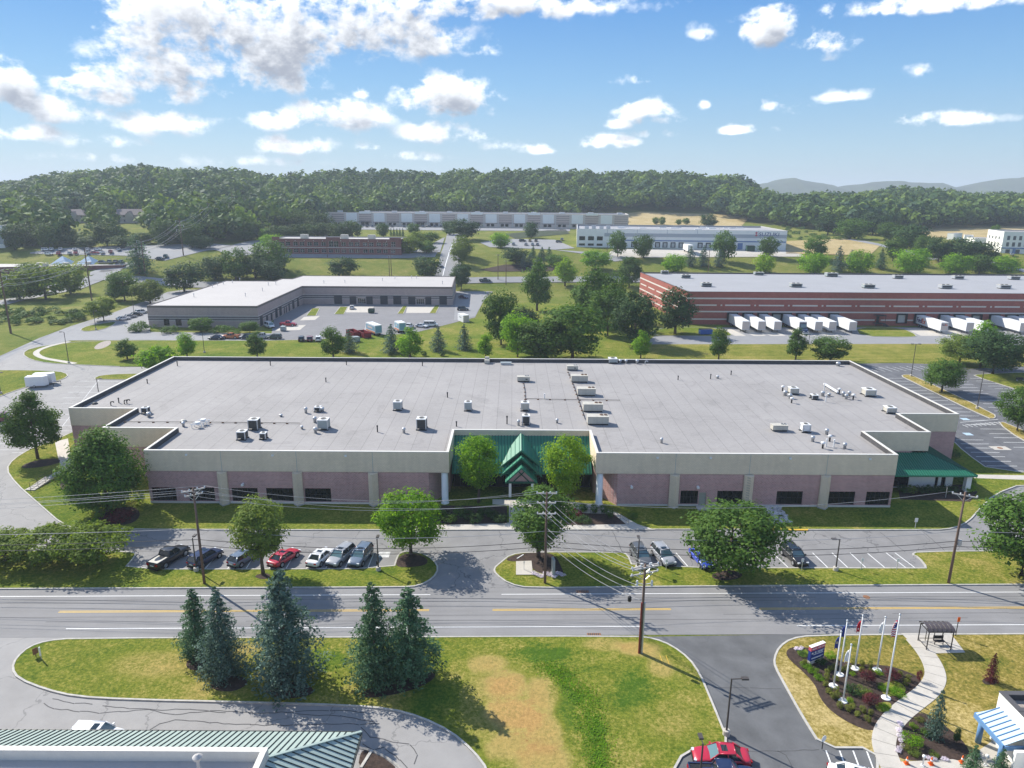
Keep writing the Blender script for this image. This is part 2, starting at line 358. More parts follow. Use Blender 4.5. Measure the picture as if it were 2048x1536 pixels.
def asphalt_mat(name, col, var=0.16, scale=0.12, dirx=0.0, crack=0.0):
 m = bpy.data.materials.new(name); m.use_nodes = True; t = NT(m.node_tree); b = t.n['Principled BSDF']
 b.inputs['Roughness'].default_value = 0.85; b.inputs['Specular IOR Level'].default_value = 0.25
 v = t.new('ShaderNodeNewGeometry').outputs['Position']
 mp = t.new('ShaderNodeMapping'); t.put(mp, 0, v); mp.inputs['Scale'].default_value = (0.05 if dirx > 0 else 1.0, 1.0, 1.0)
 f = t.math('ADD', t.math('MULTIPLY', t.noise(v, scale, 6, 0.62, 0.5), 0.45), t.math('MULTIPLY', t.noise(mp.outputs[0], 0.9 if dirx > 0 else 0.5, 4, 0.6), 0.35))
 f = t.math('ADD', f, t.math('MULTIPLY', t.noise(v, 9.0, 4, 0.7), 0.2))
 k = t.new('ShaderNodeMapRange'); t.put(k, 0, f); t.put(k, 1, .32); t.put(k, 2, .68); t.put(k, 3, 1 - var * 1.4); t.put(k, 4, 1 + var * 1.2)
 sc = t.new('ShaderNodeVectorMath', operation='SCALE'); t.put(sc, 0, col); t.put(sc, 'Scale', k.outputs[0]); out = sc.outputs[0]
 if crack > 0:
  vo = t.new('ShaderNodeTexVoronoi', feature='DISTANCE_TO_EDGE'); vo.inputs['Scale'].default_value = 0.11
  dv = t.new('ShaderNodeVectorMath', operation='ADD'); t.put(dv, 0, v)
  nz = t.new('ShaderNodeTexNoise'); t.put(nz, 'Vector', v); nz.inputs['Scale'].default_value = 0.5; nz.inputs['Detail'].default_value = 4
  s3 = t.new('ShaderNodeVectorMath', operation='SCALE'); t.put(s3, 0, nz.outputs['Color']); t.put(s3, 'Scale', 3.0); t.put(dv, 1, s3.outputs[0]); t.put(vo, 'Vector', dv.outputs[0])
  ln = t.step(vo.outputs['Distance'], 0.002, 0.009)
  out = t.mix(t.math('MULTIPLY', t.math('SUBTRACT', 1.0, ln), crack), out, (0.05, 0.05, 0.055))
 t.put(b, 'Base Color', out)
 bp = t.new('ShaderNodeBump'); bp.inputs['Strength'].default_value = 0.15; bp.inputs['Distance'].default_value = 0.02
 t.put(bp, 'Height', t.noise(v, 30, 3, .7)); t.put(b, 'Normal', bp.outputs[0])
 return m
def leaf_mat(name, col, col2, trans=0.35, rnd=0.18, ns=0.55, amp=0.8):
 m = bpy.data.materials.new(name); m.use_nodes = True; t = NT(m.node_tree)
 b = t.n['Principled BSDF']; b.inputs['Roughness'].default_value = 0.7; b.inputs['Specular IOR Level'].default_value = 0.12
 geo = t.new('ShaderNodeNewGeometry'); oi = t.new('ShaderNodeObjectInfo')
 c = t.mix(geo.outputs['Random Per Island'], col, col2)
 k = t.math('ADD', t.math('MULTIPLY', oi.outputs['Random'], 2 * rnd), 1 - rnd)
 k = t.math('MULTIPLY', k, t.math('ADD', 1.02 - amp / 2, t.math('MULTIPLY', t.noise(geo.outputs["Position"], ns, 3, .6), amp)))
 sc = t.new('ShaderNodeVectorMath', operation='SCALE'); t.put(sc, 0, c); t.put(sc, 'Scale', k)
 t.put(b, 'Base Color', sc.outputs[0])
 tr = t.new('ShaderNodeBsdfTranslucent')
 s2 = t.new('ShaderNodeVectorMath', operation='MULTIPLY'); t.put(s2, 0, sc.outputs[0]); s2.inputs[1].default_value = (1.75, 1.7, 0.7); t.put(tr, 'Color', s2.outputs[0])
 mx = t.new('ShaderNodeMixShader'); mx.inputs[0].default_value = trans
 t.l.new(b.outputs[0], mx.inputs[1]); t.l.new(tr.outputs[0], mx.inputs[2])
 t.l.new(mx.outputs[0], t.n['Material Output'].inputs['Surface'])
 return m
def glass_mat(name, col, rough=0.06, spec=0.6):
 return mat(name, col, rough, 0, 0.05, 0.4, spec=spec)
X = {}
def mats():
 X['asphalt'] = asphalt_mat('bleached_asphalt', (0.235, 0.23, 0.228), 0.17, crack=0.5)
 X['asphalt_left'] = asphalt_mat('pale_lot_asphalt', (0.30, 0.29, 0.28), 0.12, crack=0.35)
 X['asphalt_dark'] = asphalt_mat('dark_lot_asphalt', (0.135, 0.137, 0.145), 0.28, 0.2, crack=0.4)
 X['drive'] = asphalt_mat('drive_asphalt', (0.125, 0.127, 0.130), 0.22, 0.25, crack=0.15)
 X['road'] = asphalt_mat('road_asphalt', (0.235, 0.23, 0.228), 0.19, 0.1, dirx=1.0)
 X['farroad'] = asphalt_mat('far_road_asphalt', (0.27, 0.27, 0.275), 0.08)
 X['patch'] = asphalt_mat('patched_asphalt', (0.12, 0.12, 0.125), 0.3, 0.5)
 X['concrete'] = mat('concrete', (0.50, 0.465, 0.41), 0.85, var=0.1, scale=0.8, bump=0.15)
 X['kerb'] = mat('kerb_concrete', (0.46, 0.44, 0.40), 0.85, var=0.2, scale=2.0)
 X['white'] = mat('white_road_paint', (0.78, 0.78, 0.76), 0.6, var=0.10, scale=3)
 X['faded'] = mat('worn_white_paint', (0.55, 0.55, 0.55), 0.7, var=0.3, scale=1.5)
 X['yellow'] = mat('yellow_road_paint', (0.66, 0.42, 0.06), 0.6, var=0.12, scale=3)
 lush, midg, dry = (0.065, 0.125, 0.014), (0.165, 0.185, 0.026), (0.34, 0.27, 0.085)
 X['grass'] = grass_mat('lawn_grass', lush, midg, dry, -0.03)
 X['grass_dry'] = grass_mat('dry_lawn_grass', (0.095, 0.12, 0.018), (0.26, 0.205, 0.05), (0.45, 0.35, 0.15), 0.03)
 X['grass_lush'] = grass_mat('lush_lawn_grass', (0.065, 0.13, 0.014), (0.145, 0.18, 0.024), (0.30, 0.25, 0.075), -0.01)
 X['grass_mow'] = grass_mat('mown_field_grass', (0.09, 0.13, 0.018), (0.20, 0.20, 0.035), (0.33, 0.27, 0.09), 0.0, 0.22)
 X['grass_far'] = grass_mat('distant_field_grass', (0.085, 0.135, 0.02), (0.155, 0.175, 0.035), (0.27, 0.235, 0.08), 0.0)
 X['grass_tan'] = grass_mat('straw_field_grass', (0.24, 0.20, 0.08), (0.40, 0.31, 0.15), (0.50, 0.40, 0.22), 0.05)
 X['straw'] = grass_mat('straw_patch', (0.22, 0.20, 0.04), (0.42, 0.29, 0.10), (0.52, 0.37, 0.15), 0.08)
 X['mulch'] = mat('bark_mulch', (0.055, 0.036, 0.028), 0.95, var=0.5, scale=3.0, bump=0.8, bscale=12)
 X['wood_floor'] = mat('woodland_floor', (0.035, 0.05, 0.018), 0.95, var=0.3, scale=0.2)
 X['cream'] = brick_mat('cream_split_block', (0.79, 0.66, 0.49), (0.74, 0.615, 0.455), (0.56, 0.48, 0.37), 0.4, 0.2, 0.012, patch=0.10)
 X['brick'] = brick_mat('mauve_brick', (0.55, 0.30, 0.28), (0.44, 0.24, 0.225), (0.54, 0.44, 0.41), 0.4, 0.2, 0.022, patch=0.14)
 X['redbrick'] = brick_mat('red_brick', (0.36, 0.11, 0.085), (0.30, 0.09, 0.07), (0.30, 0.16, 0.14), 0.6, 0.3, 0.02, patch=0.10)
 X['tanbrick'] = brick_mat('greyed_brick', (0.46, 0.355, 0.32), (0.40, 0.305, 0.28), (0.40, 0.35, 0.33), 0.6, 0.3, 0.02, patch=0.08)
 X['darkband'] = brick_mat('dark_brick_band', (0.20, 0.165, 0.165), (0.17, 0.14, 0.14), (0.23, 0.20, 0.2), 0.6, 0.3, 0.02)
 X['office'] = brick_mat('office_brick', (0.24, 0.10, 0.085), (0.20, 0.08, 0.07), (0.26, 0.16, 0.15), 0.8, 0.4, 0.02)
 X['band'] = mat('pale_stone_band', (0.62, 0.58, 0.53), 0.8, var=0.06)
 X['cap'] = mat('pale_metal_coping', (0.66, 0.63, 0.57), 0.5, var=0.05)
 X['darkcap'] = mat('dark_metal_coping', (0.10, 0.095, 0.095), 0.5, var=0.1)
 X['browncap'] = mat('brown_metal_coping', (0.17, 0.14, 0.125), 0.5, var=0.1)
 X['flash'] = mat('dark_parapet_flashing', (0.075, 0.073, 0.075), 0.8, var=0.25, scale=0.8)
 X['pvc'] = mat('pale_roof_sheet', (0.46, 0.435, 0.415), 0.8, var=0.05, scale=0.1)
 X['pvc2'] = mat('grey_roof_sheet', (0.34, 0.34, 0.35), 0.8, var=0.05, scale=0.1)
 X['gravel'] = mat('roof_gravel', (0.38, 0.33, 0.29), 0.95, var=0.35, scale=4, bump=0.6, bscale=18)
 X['white_wall'] = mat('white_painted_wall', (0.84, 0.83, 0.79), 0.7, var=0.05, scale=0.3, streak=0.3)
 X['offwhite'] = mat('off_white_panel', (0.64, 0.54, 0.48), 0.7, var=0.05)
 X['bluestripe'] = mat('blue_wall_stripe', (0.16, 0.24, 0.42), 0.6, var=0.05)
 X['greyband'] = mat('grey_wall_band', (0.42, 0.44, 0.47), 0.7, var=0.05)
 X['glass'] = glass_mat('dark_window_glass', (0.012, 0.013, 0.016), 0.05)
 X['glass_pale'] = glass_mat('pale_window_glass', (0.10, 0.115, 0.13), 0.1)
 X['frame'] = mat('dark_window_frame', (0.03, 0.03, 0.032), 0.5, var=0)
 X['wframe'] = mat('white_window_frame', (0.72, 0.72, 0.70), 0.6, var=0)
 X['door'] = mat('painted_steel_door', (0.36, 0.36, 0.30), 0.5, var=0.05)
 X['dockdark'] = mat('dark_roller_door', (0.045, 0.047, 0.055), 0.6, var=0.1)
 X['dockpale'] = mat('pale_roller_door', (0.50, 0.50, 0.48), 0.6, var=0.06)
 X['black'] = mat('black_rubber', (0.015, 0.015, 0.016), 0.8, var=0)
 X['green'] = mat('green_standing_seam', (0.018, 0.20, 0.115), 0.45, 0.0, var=0.10, scale=0.3, spec=0.5)
 X['green_dk'] = mat('green_metal_trim', (0.008, 0.085, 0.05), 0.45, var=0.05)
 X['sage'] = mat('sage_standing_seam', (0.36, 0.44, 0.40), 0.5, 0.0, var=0.06, scale=0.4, spec=0.4)
 X['sage_dk'] = mat('dark_roof_seam', (0.03, 0.04, 0.038), 0.5, var=0)
 X['beige'] = mat('weathered_beige_metal', (0.52, 0.49, 0.42), 0.5, var=0.12, scale=0.9, world_space=False, streak=0.4)
 X['greymetal'] = mat('grey_sheet_metal', (0.36, 0.40, 0.40), 0.45, 0.2, var=0.10, world_space=False)
 X['galv'] = mat('galvanised_metal', (0.52, 0.54, 0.56), 0.4, 0.5, var=0.08, world_space=False)
 X['whitemetal'] = mat('white_painted_metal', (0.78, 0.78, 0.77), 0.4, var=0.04, world_space=False)
 X['coil'] = mat('dark_coil_grille', (0.06, 0.06, 0.058), 0.6, var=0.2, scale=6, world_space=False)
 X['rust'] = mat('rusted_steel', (0.26, 0.13, 0.07), 0.8, var=0.3, scale=3, world_space=False)
 X['pole'] = mat('weathered_pole_timber', (0.16, 0.105, 0.08), 0.9, var=0.25, scale=2, world_space=False, streak=.5)
 X['polered'] = mat('red_brown_conduit', (0.24, 0.045, 0.035), 0.6, var=0.1, world_space=False)
 X['arm'] = mat('grey_cross_arm', (0.46, 0.44, 0.42), 0.8, var=0.15, world_space=False)
 X['ceramic'] = mat('grey_insulator', (0.58, 0.60, 0.62), 0.3, var=0)
 X['wire'] = mat('pale_cable', (0.32, 0.32, 0.33), 0.5, var=0)
 X['wire_dk'] = mat('black_cable', (0.025, 0.025, 0.028), 0.6, var=0)
 X['bronze'] = mat('bronze_lamp_post', (0.075, 0.065, 0.06), 0.5, var=0.1)
 X['lens'] = mat('lamp_lens', (0.62, 0.64, 0.66), 0.2, var=0)
 X['bark'] = mat('tree_bark', (0.12, 0.09, 0.07), 0.95, var=0.3, scale=4, world_space=False)
 X['tyre'] = mat('tyre_rubber', (0.02, 0.02, 0.021), 0.85, var=0)
 X['rim'] = mat('wheel_alloy', (0.45, 0.46, 0.47), 0.35, 0.6, var=0)
 X['cglass'] = mat('tinted_car_glass', (0.022, 0.03, 0.034), 0.04, var=0, spec=0.8)
 X['wscreen'] = mat('windscreen_glass', (0.12, 0.20, 0.21), 0.04, var=0, spec=0.8)
 X['head'] = mat('headlamp_glass', (0.65, 0.67, 0.70), 0.1, var=0)
 X['tail'] = mat('tail_lamp_red', (0.30, 0.01, 0.012), 0.25, var=0)
 X['plate'] = mat('number_plate', (0.66, 0.66, 0.62), 0.5, var=0)
 X['trim'] = mat('black_plastic_trim', (0.02, 0.02, 0.022), 0.6, var=0)
 X['stone'] = mat('white_river_stone', (0.50, 0.48, 0.46), 0.9, var=0.3, scale=3, rnd=0.25)
 X['orange'] = mat('orange_plastic', (0.80, 0.14, 0.02), 0.5, var=0)
 X['signblue'] = mat('sign_blue', (0.02, 0.04, 0.20), 0.4, var=0)
 X['signred'] = mat('sign_pink_red', (0.55, 0.10, 0.14), 0.4, var=0)
 X['bluecanopy'] = mat('blue_canopy_steel', (0.13, 0.26, 0.46), 0.5, var=0.06)
 X['palecanopy'] = mat('pale_canopy_sheet', (0.44, 0.57, 0.68), 0.4, var=0.04)
 X['shingle'] = mat('house_shingles', (0.24, 0.20, 0.19), 0.9, var=0.12)
 X['siding'] = mat('house_siding', (0.58, 0.51, 0.46), 0.8, var=0.05)
 X['bench'] = mat('dark_bench_steel', (0.03, 0.026, 0.026), 0.5, var=0)
 X['shelter'] = mat('brown_shelter_roof', (0.085, 0.065, 0.062), 0.35, var=0.15, scale=2, spec=.6)
 X['red_dump'] = mat('maroon_skip_steel', (0.22, 0.015, 0.022), 0.6, var=0.15, world_space=False)
 X['blue_dump'] = mat('blue_skip_steel', (0.04, 0.13, 0.42), 0.6, var=0.1, world_space=False)
 X['green_dump'] = mat('green_skip_steel', (0.03, 0.08, 0.055), 0.6, var=0.1, world_space=False)
 X['hills'] = mat('hazy_mountain_wood', (0.055, 0.075, 0.035), 0.95, var=0.25, scale=0.01)
 # roof membrane with laid strips
 m = bpy.data.materials.new('roof_membrane'); m.use_nodes = True; t = NT(m.node_tree); b = t.n['Principled BSDF']
 b.inputs['Roughness'].default_value = 0.8; b.inputs['Specular IOR Level'].default_value = 0.25
 v = t.new('ShaderNodeNewGeometry').outputs['Position']
 br = t.new('ShaderNodeTexBrick'); br.offset = 0.37
 mp = t.new('ShaderNodeMapping'); t.put(mp, 0, v); mp.inputs['Rotation'].default_value = (0, 0, R(90)); t.put(br, 'Vector', mp.outputs[0])
 for k, q in (('Color1', (0.325, 0.308, 0.296, 1)), ('Color2', (0.312, 0.296, 0.285, 1)), ('Mortar', (0.235, 0.222, 0.215, 1)), ('Scale', 1.0), ('Mortar Size', 0.05), ('Brick Width', 24.0), ('Row Height', 2.6)):
  br.inputs[k].default_value = q
 f = t.math('ADD', t.math('MULTIPLY', t.noise(v, 0.09, 4, .55), .6), t.math('MULTIPLY', t.noise(v, 1.5, 5, .65), .4))
 kk = t.new('ShaderNodeMapRange'); t.put(kk, 0, f); t.put(kk, 1, .3); t.put(kk, 2, .7); t.put(kk, 3, .86); t.put(kk, 4, 1.13)
 st = t.step(t.noise(v, .16, 5, .6, 1.2), .58, .66); st2 = t.step(t.noise(v, .55, 4, .6, .8), .62, .70)
 kf = t.math('MULTIPLY', kk.outputs[0], t.math('SUBTRACT', 1.0, t.math('ADD', t.math('MULTIPLY', st, .10), t.math('MULTIPLY', st2, .10))))
 sc = t.new('ShaderNodeVectorMath', operation='SCALE'); t.put(sc, 0, br.outputs[0]); t.put(sc, 'Scale', kf); t.put(b, 'Base Color', sc.outputs[0])
 X['roof'] = m
 X['leaf'] = leaf_mat('green_leaf', (0.050, 0.112, 0.020), (0.105, 0.180, 0.028), 0.26)
 X['leaf_br'] = leaf_mat('bright_green_leaf', (0.105, 0.24, 0.016), (0.20, 0.33, 0.024), 0.48, 0.08)
 X['leaf_yl'] = leaf_mat('yellow_green_leaf', (0.135, 0.26, 0.016), (0.25, 0.36, 0.028), 0.48, 0.08)
 X['leaf_dk'] = leaf_mat('dark_green_leaf', (0.032, 0.075, 0.022), (0.055, 0.100, 0.028), 0.18)
 X['leaf_ol'] = leaf_mat('olive_leaf', (0.095, 0.150, 0.030), (0.18, 0.23, 0.044), 0.36)
 X['leaf_lt'] = leaf_mat('feathery_leaf', (0.11, 0.18, 0.03), (0.21, 0.28, 0.045), 0.4)
 X['leaf_far'] = leaf_mat('distant_leaf', (0.040, 0.080, 0.022), (0.075, 0.12, 0.030), 0.25, 0.2)
 X['needle'] = leaf_mat('blue_green_needle', (0.050, 0.105, 0.080), (0.150, 0.225, 0.185), 0.2)
 X['needle_g'] = leaf_mat('green_needle', (0.040, 0.098, 0.046), (0.105, 0.185, 0.098), 0.2)
 X['maroon'] = leaf_mat('maroon_leaf', (0.075, 0.018, 0.022), (0.15, 0.035, 0.045), 0.3)
 X['boxwood'] = leaf_mat('boxwood_leaf', (0.12, 0.15, 0.025), (0.20, 0.21, 0.045), 0.25)
 X['petal'] = leaf_mat('white_pink_petal', (0.74, 0.58, 0.70), (0.82, 0.80, 0.82), 0.0, 0.1)
mats()
# ------------------------------------------------------------------ terrain sheet
def build_ground():
 ys = list(np.arange(-80, 340, 20)) + list(np.arange(340, 420, 4)) + list(np.arange(420, 1000, 8)) + list(np.arange(1000, 1500, 30)) + [1600, 2000, 2600, 3400, 4600, 6000]
 ss = np.linspace(-1.25, 1.25, 201)
 V = []
 for y in ys:
  ye = max(y, 0) + 130 if y < 340 else y + 130
  for s in ss:
   x = s * ye; V.append((x, y, tz(x, y)))
 n = len(ss); Q = [(i * n + j, i * n + j + 1, (i + 1) * n + j + 1, (i + 1) * n + j) for i in range(len(ys) - 1) for j in range(n - 1)]
 me = np_mesh('ground', np.array(V), np.array(Q), [X['grass_far']], True)
 tag(link('ground', me), kind='structure')
build_ground()

def chaikin(pts, it=2, closed=True):
 for _ in range(it):
  out = []; n = len(pts)
  rng = range(n) if closed else range(n - 1)
  if not closed: out.append(pts[0])
  for i in rng:
   a, b = Vector(pts[i]), Vector(pts[(i + 1) % n])
   out += [a * .75 + b * .25, a * .25 + b * .75]
  if not closed: out.append(pts[-1])
  pts = out
 return pts
def flat(px): return [P(*p).xy if len(p) == 2 else Vector(p[:2]) for p in px]
def sheet(name, pts, z, m, kind='structure', label=None):
 b = MB(); b.prism([(p[0], p[1]) for p in pts], z - 0.02, z); return tag(b.build(name, m), kind=kind, label=label)
def offset(poly, w):
 n = len(poly); area = sum(poly[i][0] * poly[(i + 1) % n][1] - poly[(i + 1) % n][0] * poly[i][1] for i in range(n))
 sgn = 1 if area > 0 else -1; out = []
 for i in range(n):
  a, b, c = (Vector(poly[(i + k) % n][:2]) for k in (-1, 0, 1))
  d1, d2 = (b - a).normalized(), (c - b).normalized()
  n1, n2 = Vector((-d1.y, d1.x)) * sgn, Vector((-d2.y, d2.x)) * sgn
  m = (n1 + n2); m = m / max(m.length_squared / 2, 0.35) if m.length > 1e-6 else n1
  out.append(b + m * w)
 return out
def kerb_ring(name, poly, w=0.2, h=0.15, m=None, skip=None):
 inn = offset(poly, w); n = len(poly); b = MB()
 for i in range(n):
  j = (i + 1) % n
  if skip and skip(poly[i], poly[j]): continue
  p, q, r, s = poly[i], poly[j], inn[j], inn[i]
  b.add([(p[0], p[1], 0), (q[0], q[1], 0), (q[0], q[1], h), (p[0], p[1], h), (r[0], r[1], h), (s[0], s[1], h), (r[0], r[1], 0), (s[0], s[1], 0)],
              [(0, 1, 2, 3), (3, 2, 4, 5), (5, 4, 6, 7)])
 return tag(b.build(name, m or X['kerb']), kind='structure')
def island(name, px, m, rounds=2, kerb=True, h=0.12, skip=None, world=False):
 pts = [Vector(p) for p in px] if world else flat(px)
 if rounds: pts = chaikin(pts, rounds)
 sheet(name, pts, h, m)
 if kerb: kerb_ring('kerb', pts, skip=skip)
 return pts
def strip_lines(name, segs, w, z, m):
 b = MB()
 for a, c in segs:
  a, c = Vector(a[:2]), Vector(c[:2]); d = (c - a).normalized(); n = Vector((-d.y, d.x)) * w / 2
  b.quad((*(a - n), z), (*(c - n), z), (*(c + n), z), (*(a + n), z))
 return tag(b.build(name, m), kind='structure')
def drape_strip(name, pts, w, m, lift=0.18, step=5.0):
 b = MB(); rows = []
 pts = [Vector(p[:2]) for p in pts]
 for a, c in zip(pts, pts[1:]):
  k = max(1, int((c - a).length / step)); rows += [a.lerp(c, i / k) for i in range(k)]
 rows.append(pts[-1]); vs = []; nx = 4
 ws = w if isinstance(w, (list, tuple)) else None
 for i, p in enumerate(rows):
  d = (rows[min(i + 1, len(rows) - 1)] - rows[max(0, i - 1)]).normalized(); n = Vector((-d.y, d.x))
  wi = w if ws is None else ws[0] + (ws[1] - ws[0]) * i / (len(rows) - 1)
  for k in range(nx + 1):
   q = p + n * wi * (k / nx - .5); vs.append((q.x, q.y, tz(q.x, q.y) + lift))
 fs = [(i * (nx + 1) + k + 1, i * (nx + 1) + k, (i + 1) * (nx + 1) + k, (i + 1) * (nx + 1) + k + 1) for i in range(len(rows) - 1) for k in range(nx)]
 b.add(vs, fs); return tag(b.build(name, m), kind='structure')
def drape_poly(name, px, m, lift=0.2, cell=5.0, world=False):
 poly = [Vector(p[:2]) for p in px] if world else [G(*p).xy for p in px]
 x0, x1 = min(p.x for p in poly), max(p.x for p in poly); y0, y1 = min(p.y for p in poly), max(p.y for p in poly)
 import bmesh
 bm = bmesh.new(); vs = [bm.verts.new((p.x, p.y, 0)) for p in poly]; bm.faces.new(vs)
 for ax, lo, hi in ((0, x0, x1), (1, y0, y1)):
  n = int((hi - lo) / cell)
  for i in range(1, n + 1):
   co = [0, 0, 0]; no = [0, 0, 0]; co[ax] = lo + i * cell; no[ax] = 1
   bmesh.ops.bisect_plane(bm, geom=bm.verts[:] + bm.edges[:] + bm.faces[:], plane_co=co, plane_no=no)
 for v in bm.verts: v.co.z = tz(v.co.x, v.co.y) + lift
 bmesh.ops.recalc_face_normals(bm, faces=bm.faces[:])
 if sum(f.normal.z for f in bm.faces) < 0: bmesh.ops.reverse_faces(bm, faces=bm.faces[:])
 me = bpy.data.meshes.new(name); bm.to_mesh(me); bm.free(); me.materials.append(m)
 return tag(link(name, me), kind='structure')

# the street in front: edges fitted from the frame
def line_at(a, b, x): return a.y + (b.y - a.y) * (x - a.x) / (b.x - a.x)
NA, NB, SA, SB = P(0, 1181), P(2048, 1172), P(150, 1275), P(2048, 1267)
def north(x): return line_at(NA, NB, x)
def south(x): return line_at(SA, SB, x)
XL, XR = -220.0, 220.0
def build_near():
 A = X['asphalt']
 # road, then the lots north and south of it as one asphalt sheet each
 sheet('road', [(XL, south(XL)), (XR, south(XR)), (XR, north(XR)), (XL, north(XL))], 0.03, X['road'])
 sheet('front_car_park', [(XL, north(XL)), (XR, north(XR)), (XR, 100), (XL, 100)], 0.026, A)
 sheet('left_car_park', flat([(-300, 1150), (160, 1085), (215, 850), (345, 745), (345, 705), (60, 690), (-60, 760)]), 0.034, X['asphalt_left'])
 sheet('back_drive', [(-98, 100), (-76, 100), (-76, 172), (-104, 172)], 0.03, X['asphalt_left'])
 sheet('right_car_park', flat([(1690, 728), (2048, 722), (2500, 720), (2700, 1100), (1985, 1100), (1890, 880), (1800, 800)]), 0.04, X['asphalt_dark'])
 sheet('right_drive', flat([(1890, 1060), (1960, 1015), (2048, 970), (2400, 960), (2400, 1110), (1900, 1110)]), 0.044, A)
 sheet('south_car_park', [(XL, -40), (20, -40), (20, 40), (-10, south(-10)), (XL, south(XL))], 0.022, X['asphalt_left'])
 sheet('south_drive', flat([(1240, 1275), (1640, 1268), (1720, 1480), (2300, 1480), (2400, 1900), (1300, 1900), (1340, 1480)]), 0.034, X['drive'])
 # white and yellow street lines
 def yr(x, f): return south(x) + (north(x) - south(x)) * f
 def seg(x0, x1, f): return ((x0, yr(x0, f)), (x1, yr(x1, f)))
 xs = lambda px, py: P(px, py).x
 strip_lines('edge_line', [seg(XL, xs(860, 1193), .855), seg(xs(1003, 1192), XR, .855), seg(xs(132, 1258), xs(1284, 1254), .165), seg(xs(1594, 1252), XR, .165), seg(XL, xs(-60, 1258), .165)], .11, .036, X['white'])
 ye = [seg(xs(118, 1224), xs(858, 1222), f) for f in (.50, .525)] + [seg(xs(985, 1222), xs(1343, 1222), f) for f in (.50, .525)] + [seg(xs(1520, 1220), XR, f) for f in (.50, .525)] + [seg(XL, xs(-120, 1224), f) for f in (.50, .525)]
 strip_lines('centre_line', ye, .11, .036, X['yellow'])
 # dark tar seams along the street
 sm = []
 for f, k in ((.76, 1), (.70, 2), (.30, 3), (.40, 4)):
  x = -75.0
  while x < 75:
   L = random.uniform(8, 22); sm.append(((x, yr(x, f) + random.uniform(-.05, .05)), (x + L, yr(x + L, f) + random.uniform(-.08, .08)))); x += L + random.choice((0, 0, 6))
 strip_lines('tar_seam', sm, .055, .034, X['flash'])
 # the two planted islands between the street and the front car park
 nk = lambda px: (px, 1181 - 9 * px / 2048 - 1.5)
 il = [(-500, 1100), (-300, 1100), (200, 1105), (262, 1104), (274, 1108), (270, 1116), (250, 1139), (500, 1139), (786, 1138), (793, 1115), (800, 1106), (815, 1104), (842, 1106), (868, 1120), (879, 1138), (868, 1158), (838, 1174), (800, 1176.5), (400, 1178.0), (-500, 1182.0)]
 island('grass_verge', il, X['grass'], 1)
 island('grass_verge', [(1000, 1126), (1020, 1110), (1055, 1105), (1240, 1105), (1256, 1109), (1267, 1136), (1840, 1137), (1853, 1137), (1836, 1116), (1822, 1110), (1832, 1104), (2048, 1102), (2600, 1098), (2700, 1168), (2048, 1171), (1300, 1175), (1060, 1178.5), (1018, 1170), (990, 1150), (986, 1138)], X['grass_dry'] if False else X['grass'], 1)
 # the lawn around the building
 lawn = [(59, 899), (85, 890), (112, 880), (150, 862), (220, 840), (1800, 840), (1905, 880), (1930, 905), (1986, 945), (2200, 945), (2600, 945), (2600, 955), (2048, 968), (1990, 990), (1960, 1020), (1938, 1045), (1910, 1058), (1870, 1062), (1310, 1060), (760, 1062), (160, 1060), (125, 1052), (75, 1008), (30, 968), (11, 940), (25, 920)]
 island('front_lawn', lawn, X['grass'], 1)
 sheet('yellow_kerb_paint', [p for p in flat([(1500, 1061.5), (1616, 1062.5), (1616, 1060), (1500, 1059)])], .156, X['yellow'])
 # walks
 sheet('entrance_walk', flat([(770, 1061), (1040, 1061), (1260, 1061), (1310, 1061), (1275, 1050), (1240, 1030), (1200, 1012), (1100, 1000), (985, 1000), (985, 1010), (1018, 1012), (1018, 1047), (770, 1051)]), .135, X['concrete'])
 sheet('planting_bed', flat([(858, 1012), (1014, 1014), (1014, 1048), (858, 1052)]), .14, X['mulch'])
 sheet('planting_bed', flat([(1122, 1026), (1228, 1030), (1252, 1050), (1128, 1052)]), .14, X['mulch'])
 sheet('planting_bed', flat([(1795, 975), (1935, 970), (1955, 985), (1940, 1005), (1800, 1000)]), .132, X['mulch'])
 sheet('side_walk', flat([(1930, 950), (2048, 952), (2300, 952), (2300, 962), (2048, 961), (1935, 957)]), .135, X['concrete'])
 sheet('side_walk', flat([(110, 885), (136, 878), (142, 915), (152, 945), (126, 948), (116, 915)]), .135, X['concrete'])
 sheet('side_walk', flat([(48, 982), (60, 982), (104, 956), (140, 946), (140, 940), (110, 946), (90, 958)]), .137, X['concrete'])
 for px in ([(40, 935), (62, 924), (100, 918), (122, 920), (118, 928), (80, 936), (50, 938)], [(122, 960), (142, 950), (150, 975), (136, 988), (120, 978)], [(185, 1040), (205, 1022), (265, 1012), (285, 1030), (262, 1052), (200, 1052)]):
  sheet('mulch_bed', chaikin(flat(px)), .138, X['mulch'])
 for px in ([(790, 1130), (800, 1111), (830, 1108), (858, 1120), (850, 1134), (800, 1137)], [(1005, 1124), (1030, 1110), (1080, 1106), (1110, 1110), (1125, 1140), (1128, 1152), (1070, 1148), (1060, 1125)], [(1420, 1150), (1460, 1140), (1490, 1150), (1470, 1162), (1430, 1162)], [(505, 1155), (527, 1147), (545, 1152), (530, 1162)]):
  sheet('mulch_bed', chaikin(flat(px)), .138, X['mulch'])
 sheet('concrete_pad', flat([(1032, 1125), (1063, 1124), (1066, 1152), (1032, 1152)]), .20, X['concrete'])
 # stalls in the front car park
 st = []
 for xb, xt in ((310, 362), (385, 440), (410, 438), (455, 480), (492, 512), (538, 558), (572, 590), (613, 628), (651, 668), (690, 704), (735, 748)):
  st.append((P(xb, 1138), P(xb + (xt - xb) * 1.0, 1106)))
